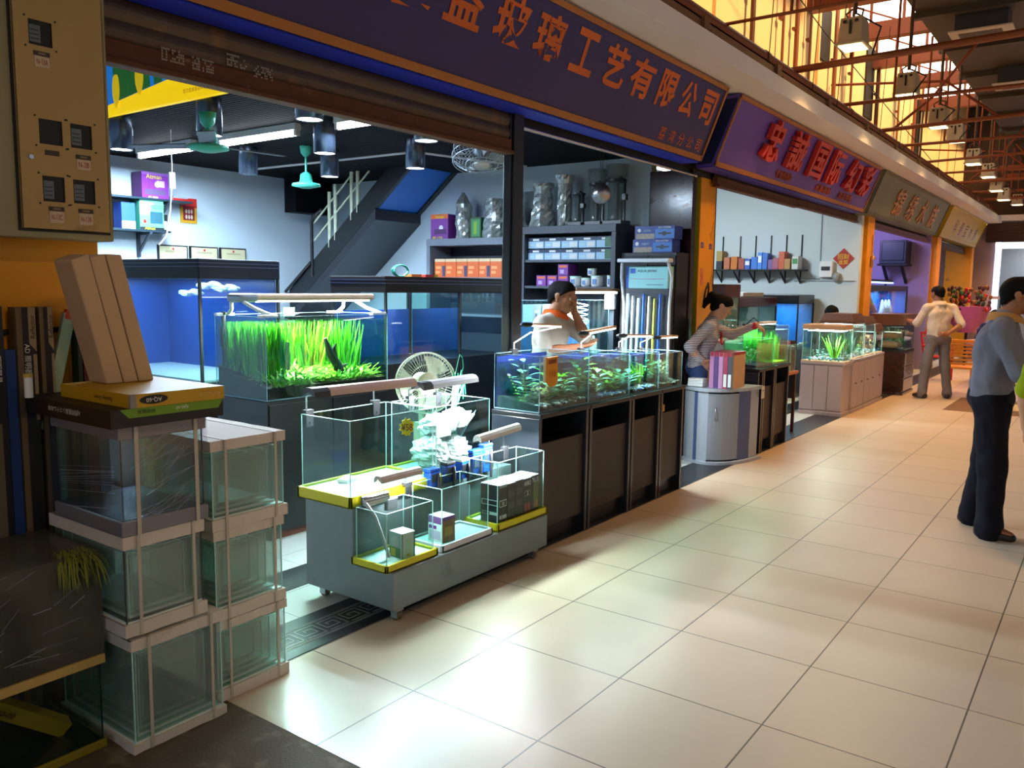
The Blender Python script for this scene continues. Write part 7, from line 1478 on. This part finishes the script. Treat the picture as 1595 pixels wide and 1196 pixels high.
def person(label, loc, rz, J, shirt, trousers, skin, hair, h=.009, shoes=None, hair_kind='short', lefth=None, righth=None, sleeve=.5, collar=None, extra=None, group=None, bulk=1.0, sc=1.0, pants_cut=True, tuck=True):
    t = thing('person', label, 'person', loc, group, rz); g = {k: A3(*v) for k, v in J.items()}
    f, u = nrm(g['face']), nrm(g.get('up', A3(0, 0, 1))); H = g['head']; HP, q = head_prims(H, f, u, sc)
    side = nrm(A3(0, 1, 0)) if 'side' not in g else nrm(g['side']); fw = nrm(np.cross(side, A3(0, 0, 1)))
    pel, ch, nk = g['pelvis'], g['chest'], g['neck']; B = list(HP); B += [(H-u*.045*sc-f*.018, nk, .055*sc, .062*sc)]
    S = []; T = []
    B += [(nk-A3(0, 0, .06), ch, .07, .10, (fw, 1.2)), (ch, pel, .10, .10, (fw, 1.2))]
    waist = pel*.62+ch*.38
    S += [(ch+side*.07*sc, ch-side*.07*sc, .108*sc, .108*sc, (fw, 1.06)), (ch+A3(0, 0, .02), waist, .118*sc, .116*sc, (fw, 1.1)), (ch+side*.06*sc, waist+side*.055*sc, .108*sc, .108*sc, (fw, 1.06)), (ch-side*.06*sc, waist-side*.055*sc, .108*sc, .108*sc, (fw, 1.06)), (waist+side*.05*sc, pel+side*.05*sc+A3(0, 0, .02), .108*sc, .110*sc, (fw, 1.05)), (waist-side*.05*sc, pel-side*.05*sc+A3(0, 0, .02), .108*sc, .110*sc, (fw, 1.05))]
    S += [(nk-A3(0, 0, .03), ch+A3(0, 0, .05), .072*sc, .11*sc)]
    for sd, k in ((1, 'L'), (-1, 'R')):
        sh, el, wr = g['sh'+k], g['el'+k], g['wr'+k]
        sh = sh-A3(0, 0, .015); S += [(nk+side*sd*.05*sc-A3(0, 0, .05), sh, .058*sc, .056*sc)]; e = sh+(el-sh)*min(1, sleeve*2) if sleeve <= .5 else el
        S += [(sh, e, .058*sc, .055*sc)]
        if sleeve > .5: S += [(el, el+(wr-el)*(sleeve-.5)*2, .050*sc, .038*sc)]
        B += [(sh, el, .048*sc, .041*sc), (el, el+(wr-el)*.35, .042*sc, .040*sc), (el+(wr-el)*.35, wr, .040*sc, .026*sc)]
        hd = lefth if k == 'L' else righth; d_, n_, cu = hd if hd else (wr-el, -side*sd, .5)
        B += hand_prims(wr, d_, np.array(n_, float), sd, cu, sc)
        if 'kn'+k in g:
            hp, kn, an = g['hip'+k], g['kn'+k], g['an'+k]; to = g['toe'+k]
            B += [(pel, hp, .09, .075), (hp, kn, .07, .05), (kn, an, .048, .034), (an, an+(to-an)*.7, .034, .028)]
            T += [(pel+A3(0, 0, .05), pel, .108*sc, .112*sc, (fw, 1.02)), (pel+side*sd*.03, hp, .105*sc, .092*sc), (hp, kn, .086*sc, .068*sc), (kn, an+A3(0, 0, .0), .069*sc, .062*sc), (an, an-A3(0, 0, .03), .062*sc, .060*sc)]
    S = [(p[0], p[1], p[2]*bulk, p[3]*bulk, *p[4:]) for p in S]; T = [(p[0], p[1], p[2]*(1+(bulk-1)*(.55 if p[2] > .1*sc else 1.5)), p[3]*(1+(bulk-1)*(.8 if p[2] > .1*sc else 1.8)), *p[4:]) for p in T]
    sdf_obj('body', B, h, skin, t, .018)
    o = sdf_obj('shirt', S, h*1.1, shirt, t, .03, folds=.016, cuts=[('plane', pel-A3(0, 0, .0 if tuck else .09), (0, 0, -1))]); 
    if T: sdf_obj('trousers', T, h*1.2, trousers, t, .04, folds=.013, cuts=[('plane', pel+A3(0, 0, .085), (0, 0, 1))])
    if shoes:
        for k in 'LR':
            if 'an'+k not in g: continue
            an, to = g['an'+k], g['toe'+k]; d = nrm((to-an)*A3(1, 1, 0)); z0 = A3(an[0], an[1], .045)
            sdf_obj('shoe', [(z0-d*.045, z0+d*.02, .043, .046), (z0+d*.02, z0+d*.13-A3(0, 0, .008), .046, .034, ((0, 0, 1), 1.15)), (an+A3(0, 0, -.02), z0, .045, .045)], h, shoes, t, .02, cuts=[('plane', (0, 0, .004), (0, 0, -1))])
    l = np.cross(u, f); HR = [(q(-.034, 0, .046), q(.018, 0, .056), .087*sc, .082*sc, (l, 1.08)), (q(-.05, 0, .03), q(-.055, 0, -.02), .07*sc, .058*sc)]
    cuts = [('ball', q(.105, 0, -.045), .118*sc), ('plane', q(0, 0, -.055), -u), ('plane', q(-.032, 0, -.012), nrm(f*.62-u))]
    if hair_kind in ('short', 'fringe'):
        for sd in (-1, 1): HR.append((q(.03, sd*.066, .035), q(.005, sd*.070, .005), .018*sc, .012*sc))
    if hair_kind == 'fringe': HR.append((q(.06, .02, .085), q(.075, -.035, .07), .03*sc, .022*sc))
    if hair_kind == 'pony': HR += [(q(-.085, 0, .06), q(-.14, .01, .075), .034*sc, .036*sc), (q(-.14, .01, .075), q(-.165, .015, -.01), .040*sc, .032*sc), (q(-.165, .015, -.01), q(-.155, .02, -.075), .032*sc, .012*sc), (q(.04, 0, .085), q(.075, .02, .05), .04*sc, .024*sc)]; cuts = [('ball', q(.115, 0, -.05), .112*sc), ('plane', q(-.03, 0, -.03), nrm(f*.75-u))] if False else [('ball', q(.115, 0, -.05), .112*sc)]
    if hair_kind == 'long': HR += [(q(-.05, 0, .0), q(-.06, 0, -.13), .085*sc, .06*sc)]; cuts = [('ball', q(.115, 0, -.05), .115*sc)]
    sdf_obj('hair', HR, h*.9, hair, t, .02, cuts)
    for sd in (-1, 1):
        m = MB(); m.ell(tuple(q(.081, sd*.031, .012)), (.0115*sc,)*3, mat('eye_white', '#c9c3b8', .3), 10, 8); m.ell(tuple(q(.0895, sd*.031, .012)), (.0055*sc,)*3, mat('iris_dark', '#120c0a', .2), 8, 6); m.build('eye', None, t, local=True)
        m = MB(); m.tube([tuple(q(.086, sd*.016, .034)), tuple(q(.088, sd*.034, .040)), tuple(q(.078, sd*.054, .034))], [.003, .004, .002], hair, 6); m.build('eyebrow', hair, t, local=True)
    m = MB(); m.tube([tuple(q(.0905, .020, -.054)), tuple(q(.0965, 0, -.053)), tuple(q(.0905, -.020, -.054))], [.0025, .0045, .0025], mat('lip', '#8a4a3c', .5), 6); m.build('lips', None, t, local=True)
    if collar:
        V = []; n = 24; m = MB(); c0 = nk-A3(0, 0, .018); sc = sc*(1+(bulk-1)*.6)*1.06
        for i in range(n+1):
            a = 2*PI*i/n; d = fw*math.cos(a)+side*math.sin(a); dip = .03*max(0, math.cos(a))**3
            V += [tuple(c0+d*.070*sc+A3(0, 0, .045-dip)), tuple(c0+d*.082*sc+A3(0, 0, .038-dip)), tuple(c0+d*.100*sc+A3(0, 0, -.008-dip))]
        m.add(V, [(i*3+j, (i+1)*3+j, (i+1)*3+j+1, i*3+j+1) for i in range(n) for j in range(2)], collar, True); m.build('collar', collar, t, local=True)
    if extra: extra(t, g, q)
    return t
HAIRB = mat('black_hair', '#0a0807', .75, spec=.15, var=.3, scale=60, bump=.3, bscale=140)
SK1 = mat('skin_tan', '#a06a48', .5, var=.05, scale=12, sss=.08); SK2 = mat('skin_light', '#c99a7c', .5, var=.05, scale=12, sss=.08)
def cloth(name, c, **k): return mat(name, c, .85, var=.07, scale=9, bump=.35, bscale=7, spec=.2, **k)

# --- man in grey polo nearest the camera, profile to the right, one hand at his chin
person('man in a grey polo with tan collar and dark trousers, hand at his chin', (3.93, -1.53, 0), math.radians(-90), dict(
    pelvis=(-.02, 0, .93), chest=(-.005, 0, 1.26), neck=(.03, 0, 1.455), head=(.10, 0, 1.575), face=(1, -.02, -.06),
    shL=(.02, .185, 1.385), elL=(.13, .25, 1.12), wrL=(.30, .08, 1.17), shR=(.03, -.185, 1.385), elR=(.15, -.235, 1.11), wrR=(.25, -.08, 1.31),
    hipL=(-.01, .09, .88), knL=(-.035, .155, .49), anL=(-.10, .20, .085), toeL=(.08, .22, .03), hipR=(.0, -.09, .88), knR=(.03, -.11, .49), anR=(.04, -.13, .085), toeR=(.22, -.15, .03)),
    cloth('grey_polo', '#737887'), cloth('navy_trousers', '#12131f'), SK1, HAIRB, .0085, mat('black_shoe', '#0c0b0c', .4, var=.2), 'fringe', bulk=1.14, lefth=(A3(.2, -1, .2), A3(0, 0, -1), .5), righth=(A3(-.1, .25, 1), A3(-1, .2, 0), .8), collar=cloth('tan_collar', '#b98a4e'))
# --- man in cream polo seen from behind, hand behind his back
person('man seen from behind in a cream polo and grey trousers, hand behind his back', (11.52, .02, 0), math.radians(38), dict(
    pelvis=(0, 0, .93), chest=(.02, 0, 1.25), neck=(.035, 0, 1.44), head=(.08, .01, 1.555), face=(1, .15, -.25),
    shL=(.02, .19, 1.38), elL=(.10, .29, 1.12), wrL=(.33, .33, 1.17), shR=(.01, -.20, 1.38), elR=(-.13, -.27, 1.12), wrR=(-.17, -.05, .99),
    hipL=(0, .09, .88), knL=(.02, .15, .49), anL=(-.02, .20, .085), toeL=(.13, .26, .03), hipR=(0, -.09, .88), knR=(.0, -.13, .49), anR=(-.03, -.18, .085), toeR=(.12, -.25, .03)),
    cloth('cream_polo', '#d6c8ba'), cloth('grey_trousers', '#716b6e'), SK1, HAIRB, .010, mat('dark_shoe', '#2a2422', .5), 'short', lefth=(A3(.8, 0, .1), A3(0, 0, -1), .3), righth=(A3(-.1, 1, -.1), A3(1, 0, 0), .6), collar=cloth('cream_polo', '#d6c8ba'), tuck=False)
# --- shopkeeper leaning on the tanks with a hand on his cheek
def towel(t, g, q): pass
person('shopkeeper in a pale shirt with orange collar leaning behind the counter, hand on cheek', (3.02, 1.40, 0), math.radians(-84), dict(
    pelvis=(-.02, 0, .93), chest=(.03, 0, 1.24), neck=(.06, .0, 1.41), head=(.115, .0, 1.515), face=(1, .02, -.15), up=(.08, .05, 1),
    shL=(.03, .185, 1.345), elL=(.22, .23, 1.20), wrL=(.17, .10, 1.42), shR=(.04, -.185, 1.345), elR=(.10, -.22, 1.12), wrR=(.29, -.02, 1.16),
    hipL=(0, .09, .88), knL=(.02, .12, .49), anL=(0, .13, .085), toeL=(.15, .15, .03), hipR=(0, -.09, .88), knR=(.02, -.12, .49), anR=(0, -.13, .085), toeR=(.15, -.15, .03)),
    cloth('pale_shirt', '#b9b2a4'), cloth('navy_trousers', '#12131f'), SK1, HAIRB, .0085, mat('black_shoe'), 'short', lefth=(A3(-.05, -.1, 1), A3(-.2, -1, 0), .25), righth=(A3(.4, .9, .1), A3(0, 0, 1), .4), collar=cloth('orange_collar', '#c8541c'))
# --- girl with ponytail in a striped top
def stripes():
    m = mat('striped_jersey', '#d8d8e0', .8); nt = m.node_tree; N = nt.nodes; L = nt.links; b = N['Principled BSDF']
    tc = N.new('ShaderNodeTexCoord'); w = N.new('ShaderNodeTexWave'); w.wave_type = 'BANDS'; w.bands_direction = 'Z'; w.inputs['Scale'].default_value = 21.0; w.inputs['Distortion'].default_value = .6; w.inputs['Detail'].default_value = 1
    L.new(tc.outputs['Object'], w.inputs['Vector']); r = N.new('ShaderNodeValToRGB'); r.color_ramp.elements[0].position = .30; r.color_ramp.elements[1].position = .42
    r.color_ramp.elements[0].color = (*lin('#3a3446'), 1); r.color_ramp.elements[1].color = (*lin('#dcdbe2'), 1); L.new(w.outputs[0], r.inputs[0]); L.new(r.outputs[0], b.inputs['Base Color']); return m
def girl_bits(t, g, q):
    m = MB(); c = g['chest']; rr = random.Random(2)
    for i in range(9): m.tube([(c[0]+.125+.004*(i % 2), -.03+rr.uniform(-.06, .06), c[2]+rr.uniform(-.06, .05)), (c[0]+.127, -.03+rr.uniform(-.06, .06), c[2]+rr.uniform(-.06, .05))], .010, mat('red_print2', '#c02a2a', .6), 6)
    m.build('chest_print', None, t, local=True); m = MB(); w = g['wrL']; e = g['elL']; d = nrm(w-e); m.tube([tuple(w-d*.05), tuple(w-d*.01)], .034, mat('red_cuff', '#c0203a', .7), 12); m.build('red_cuff', None, t, local=True)
person('girl with a black ponytail in a striped top reaching over the tanks', (5.08, 1.0, 0), math.radians(-62), dict(
    pelvis=(-.06, 0, .87), chest=(.03, 0, 1.15), neck=(.08, 0, 1.335), head=(.145, -.01, 1.43), face=(1, -.1, -.45), up=(.3, 0, 1),
    shL=(.06, .165, 1.27), elL=(.28, .20, 1.17), wrL=(.50, .13, 1.27), shR=(.02, -.165, 1.27), elR=(-.15, -.25, 1.07), wrR=(-.02, -.20, .93),
    hipL=(-.05, .085, .82), knL=(-.02, .10, .45), anL=(-.05, .11, .085), toeL=(.10, .13, .03), hipR=(-.05, -.085, .82), knR=(-.02, -.10, .45), anR=(-.05, -.11, .085), toeR=(.10, -.13, .03)),
    stripes(), cloth('blue_jeans', '#3a4a78'), SK2, HAIRB, .0085, mat('black_shoe'), 'pony', lefth=(A3(.75, -.1, -.65), A3(0, 0, -1), .5), righth=(A3(.6, .3, -.5), A3(0, 1, 0), .4), sleeve=.92, extra=girl_bits, sc=.9, tuck=False)
# --- person half hidden behind the hooded tanks of the second shop
person('dark haired person with bowed head behind the tan hooded tanks', (10.3, 1.30, 0), math.radians(-20), dict(
    pelvis=(-.05, 0, .62), chest=(.0, 0, .96), neck=(.03, 0, 1.14), head=(.07, 0, 1.255), face=(1, 0, -.4), up=(.3, 0, 1),
    shL=(.0, .17, 1.08), elL=(.05, .22, .84), wrL=(.2, .15, .78), shR=(.0, -.17, 1.08), elR=(.05, -.2, .84), wrR=(.2, -.12, .78)), cloth('taupe_shirt', '#8a7468'), cloth('navy_trousers', '#12131f'), SK1, HAIRB, .011, None, 'long', sc=.95)
# --- people sitting at the far table
for i, (x, y, rz, c, lb) in enumerate(((13.3, -.52, .1, '#2a2a4a', 'person in a navy shirt sitting at the pale table with their back to us'), (15.55, -.3, 3.0, '#1f2438', 'person in dark clothes sitting across the pale table'))):
    person(lb, (x, y, 0), rz, dict(pelvis=(0, 0, .55), chest=(.05, 0, .86), neck=(.08, 0, 1.04), head=(.13, 0, 1.15), face=(1, 0, -.3), up=(.3, 0, 1), shL=(.05, .18, .98), elL=(.15, .24, .76), wrL=(.36, .14, .78), shR=(.05, -.18, .98), elR=(.15, -.24, .76), wrR=(.36, -.14, .78),
        hipL=(.03, .09, .53), knL=(.40, .12, .50), anL=(.38, .12, .085), toeL=(.52, .12, .03), hipR=(.03, -.09, .53), knR=(.40, -.12, .50), anR=(.38, -.12, .085), toeR=(.52, -.12, .03)), cloth('dark_shirt%d' % i, c), cloth('navy_trousers', '#12131f'), SK1, HAIRB, .012, mat('black_shoe'), 'short', group=None)
# --- person in lime green only partly in view
person('person in a lime green shirt cut off by the picture edge, bare arm hanging', (3.3, -2.0, 0), math.radians(0), dict(
    pelvis=(0, 0, .90), chest=(.02, 0, 1.20), neck=(.03, 0, 1.38), head=(.08, 0, 1.49), face=(1, 0, -.1),
    shL=(.0, .18, 1.31), elL=(-.02, .25, 1.05), wrL=(.06, .24, .82), shR=(0, -.18, 1.31), elR=(.0, -.24, 1.05), wrR=(.06, -.22, .82),
    hipL=(0, .09, .85), knL=(.02, .11, .47), anL=(0, .12, .085), toeL=(.15, .13, .03), hipR=(0, -.09, .85), knR=(.02, -.11, .47), anR=(0, -.12, .085), toeR=(.15, -.13, .03)), cloth('lime_shirt', '#9ab01c'), cloth('khaki_shorts', '#6a5a40'), SK2, HAIRB, .010, mat('black_shoe'), 'short')
# ================================================================== OVERHEAD: BEAM, PIPES, FLOOD LAMPS, ROOF VENTS
RPIPE = mat('red_pipe', '#80431f', .5, .1, var=.12, scale=8); BEAMM = mat('beam_tan', '#8a6440', .55, .2, var=.15, scale=8)
t = thing('channel_beam', 'tan steel channel beam running along above the sign slab', 'beam', (9, .57, 3.5))
m = MB(); m.bb(-3, 22, .52, .535, 3.50, 3.60); m.bb(-3, 22, .52, .62, 3.50, 3.512); m.bb(-3, 22, .52, .62, 3.588, 3.60); m.build('channel', BEAMM, t)
for i in range(14):
    m = MB(); x = -1.2+i*1.62; m.bb(x, x+.10, .49, .63, 3.49, 3.61); m.bb(x+.02, x+.08, .44, .60, 3.47, 3.50); m.build('bracket', BEAMM, t)
m = MB(); m.tube([(-3, .64, 3.70), (22, .64, 3.70)], .05, None, 12); [m.cyl((x, .64, 3.70), (x+.09, .64, 3.70), .058, None, None, 12) for x in (2.4, 5.3, 8.2, 11.1, 14.0)]
m.build('fire_pipe', RPIPE, t)
PX = [(4.4, .014), (6.15, .034), (8.0, .022), (9.9, .028), (11.3, .022), (13.2, .022), (14.8, .02), (16.5, .034), (18.4, .035), (20.2, .035)]
for i, (x, r) in enumerate(PX):
    t = thing('cross_pipe', ['thin rod', 'thick rust red pipe', 'thin bent pipe', 'rust red pipe', 'paired pipe', 'brown pipe', 'thin brown pipe', 'stout red pipe', 'far red pipe', 'farthest red pipe'][i]+' crossing the corridor above the '+['near end of the purple sign', 'left half of the purple sign', 'middle of the purple sign', 'far end of the purple sign', 'grey green sign start', 'grey green sign middle', 'grey green sign end', 'yellow sign start', 'yellow sign middle', 'yellow sign end'][i], 'pipe', (x, 0, 3.75), 'pipes crossing the corridor')
    m = MB(); m.tube([(x, .66, 3.75), (x, -3.2, 3.75+.10*(i % 2))], r, None, 8); m.build('pipe', RPIPE, t)
    m = MB(); m.tube([(x, .1, 3.75), (x+.05, .1, 4.9)], .014, None, 6)
    if i in (3, 7): m.tube([(x, .5, 3.75), (x+.1, .05, 4.15), (x+.15, -.5, 4.88)], .02, None, 6); m.tube([(x, -.75, 3.78), (x, -.1, 4.3), (x+.3, 1.42, 4.5)], .018, None, 6)
    m.build('brace', RED, t)
for i, x in enumerate((6.9, 7.9, 8.4, 8.95, 10.1, 11.0, 12.6, 14.2, 15.6)):
    m = MB(); m.tube([(x, 1.36, 3.43), (x, 1.36, 7.5)], .018 if i % 2 else .03, None, 8); [m.bb(x-.05, x+.05, 1.36, 1.41, z, z+.03) for z in (3.9, 4.8, 5.7)]
    tag(m.build('riser_pipe', RPIPE if i % 3 else mat('dark_riser', '#5a2c14', .5)), ['first', 'second', 'third', 'fourth', 'fifth', 'sixth', 'seventh', 'eighth', 'farthest'][i]+' vertical riser pipe on the yellow upper wall, counted from the near end', 'pipe', 'riser pipes on the upper wall')
for i, x in enumerate((5.2, 6.5, 7.4, 9.4, 10.6, 12.0, 13.6, 15.2)):
    m = MB(); m.tube([(x, .55, 3.60), (x, .50, 4.95)], .0045, BLACKM, 5)
    tag(m.build('hanging_wire', BLACKM), 'thin black hanging wire before the yellow wall, '+['nearest', 'second', 'third', 'fourth', 'fifth', 'sixth', 'seventh', 'farthest'][i]+' one along the beam', 'wire', 'hanging wires above the beam')
m = MB(); m.tube([(3.2, 1.35, 5.8), (8, .9, 4.6), (14, .7, 3.85)], .006); tag(m.build('slack_cable', BLACKM), 'slack dark cable slanting down across the yellow upper wall', 'cable')
# flood lamps
FBX = mat('flood_housing', '#b9b09a', .45, .2, var=.06); FLG = emis('flood_lens', '#ffe2a0', 7)
FL = [(5.83, 3.93), (8.2, 3.94), (10.2, 3.91), (11.65, 3.93), (13.5, 3.83), (15.4, 3.83), (16.7, 3.71), (18.0, 3.65), (20.7, 3.78)]
for i, (x, z) in enumerate(FL):
    t = thing('flood_lamp', 'boxy flood lamp hanging over the corridor, '+['nearest and largest in view', 'second from the near end', 'third from the near end', 'fourth from the near end', 'fifth from the near end', 'sixth from the near end', 'seventh from the near end', 'eighth from the near end', 'farthest away'][i], 'flood lamp', (x, 0, z), 'flood lamps over the corridor')
    m = MB(); m.box((x, 0, z), (.26, .22, .22), taper=(.86, .86)); m.bb(x-.15, x+.15, -.13, .13, z-.13, z-.108); hs = m.build('housing', FBX, t, .008)
    m = MB(); m.bb(x-.12, x+.12, -.10, .10, z-.136, z-.128); m.build('lens', FLG, hs)
    m = MB(); m.box((x-.131, 0, z+.02), (.004, .02, .12), rz=0); [m.box((x-.128, s*.05, z+.07), (.006, .03, .025)) for s in (-1, 1)]; m.build('latch', BLACKM, hs)
    m = MB(); m.tube([(x, -.06, z+.11), (x-.03, -.08, z+.18), (x, 0, z+.22), (x+.03, .08, z+.18), (x, .06, z+.11)], .01); m.cyl((x, 0, z+.16), (x, 0, z+.95 if z+.95 < 4.9 else 4.88), .02); m.build('hanger', mat('dark_hanger', '#4a3226', .5), t)
    m = MB(); xp = min(PX, key=lambda q: abs(q[0]-x))[0]; m.tube([(x, -.02, z+.16), (x+(xp-x)*.4, -.2, z+.05), (x+(xp-x)*.9, -.1, 3.80), (xp, -.1, 3.76)], .009); m.build('cable', BLACKM, t)
    add_light('SPOT', 'lamp_light', (x, 0, z-.15), 250, (1.0, .53, .18), size=.10, spot=2.1, target=(x, -.55, 0), parent=t)
# unseen lamps added out of view to brighten the near end of the corridor
for i, x in enumerate((-1.6, 2.6)):
    t = thing('flood_lamp', ['added unseen flood lamp over the corridor behind the camera', 'added unseen flood lamp over the corridor just beyond the camera'][i], 'flood lamp', (x, -2.6, 3.93), 'flood lamps over the corridor')
    m = MB(); m.box((x, -2.6, 3.93), (.26, .22, .22), taper=(.86, .86)); m.build('housing', FBX, t); m = MB(); m.bb(x-.12, x+.12, -2.7, -2.5, 3.79, 3.80); m.build('lens', FLG, t); m = MB(); m.cyl((x, -2.6, 4.04), (x, -2.6, 4.88), .02); m.build('hanger', mat('dark_hanger'), t)
    add_light('SPOT', 'lamp_light', (x, -2.6, 3.78), (115, 95)[i], (1.0, .66, .36), size=.10, spot=2.6, target=(x+.4, -2.2, 0), parent=t)
# roof vents: boxed duct ends
for i, (x, y) in enumerate(((9.45, -.50), (12.6, -.62), (16.0, -.75))):
    t = thing('roof_vent', 'square dark vent in the silver corridor roof, '+['nearest', 'second', 'third'][i]+' in view', 'vent', (x, y, 4.7), 'vents in the corridor roof')
    m = MB(); m.bb(x-.2, x+.2, y-.32, y+.24, 4.72, 4.955); m.build('duct_box', mat('vent_dark', '#2a323c', .5), t, .004)
    m = MB(); m.bb(x-.26, x+.24, y-.38, y+.30, 4.70, 4.72); m.build('frame', mat('vent_frame', '#c9c4be', .4, .2), t, .004)
    m = MB(); m.bb(x-.15, x+.15, y-.26, y+.2, 4.695, 4.701); [m.bb(x-.15, x+.15, y-.25+.045*k, y-.235+.045*k, 4.69, 4.696, mat('louvre_grey', '#55504c', .5)) for k in range(10)]; m.build('louvre', mat('vent_dark'), t)
# dark lattice at the far end
for i, x in enumerate((19.5, 21.0)):
    m = MB(); m.bb(x, x+.08, -6, .4, 4.3, 4.42); [m.tube([(x+.04, -6+.8*k, 4.4), (x+.04, -5.6+.8*k, 4.88)], .02) for k in range(8)]
    tag(m.build('lattice_beam', RED), ['rust red lattice beam across the corridor near its end', 'rust red lattice beam right before the end wall'][i], 'beam')
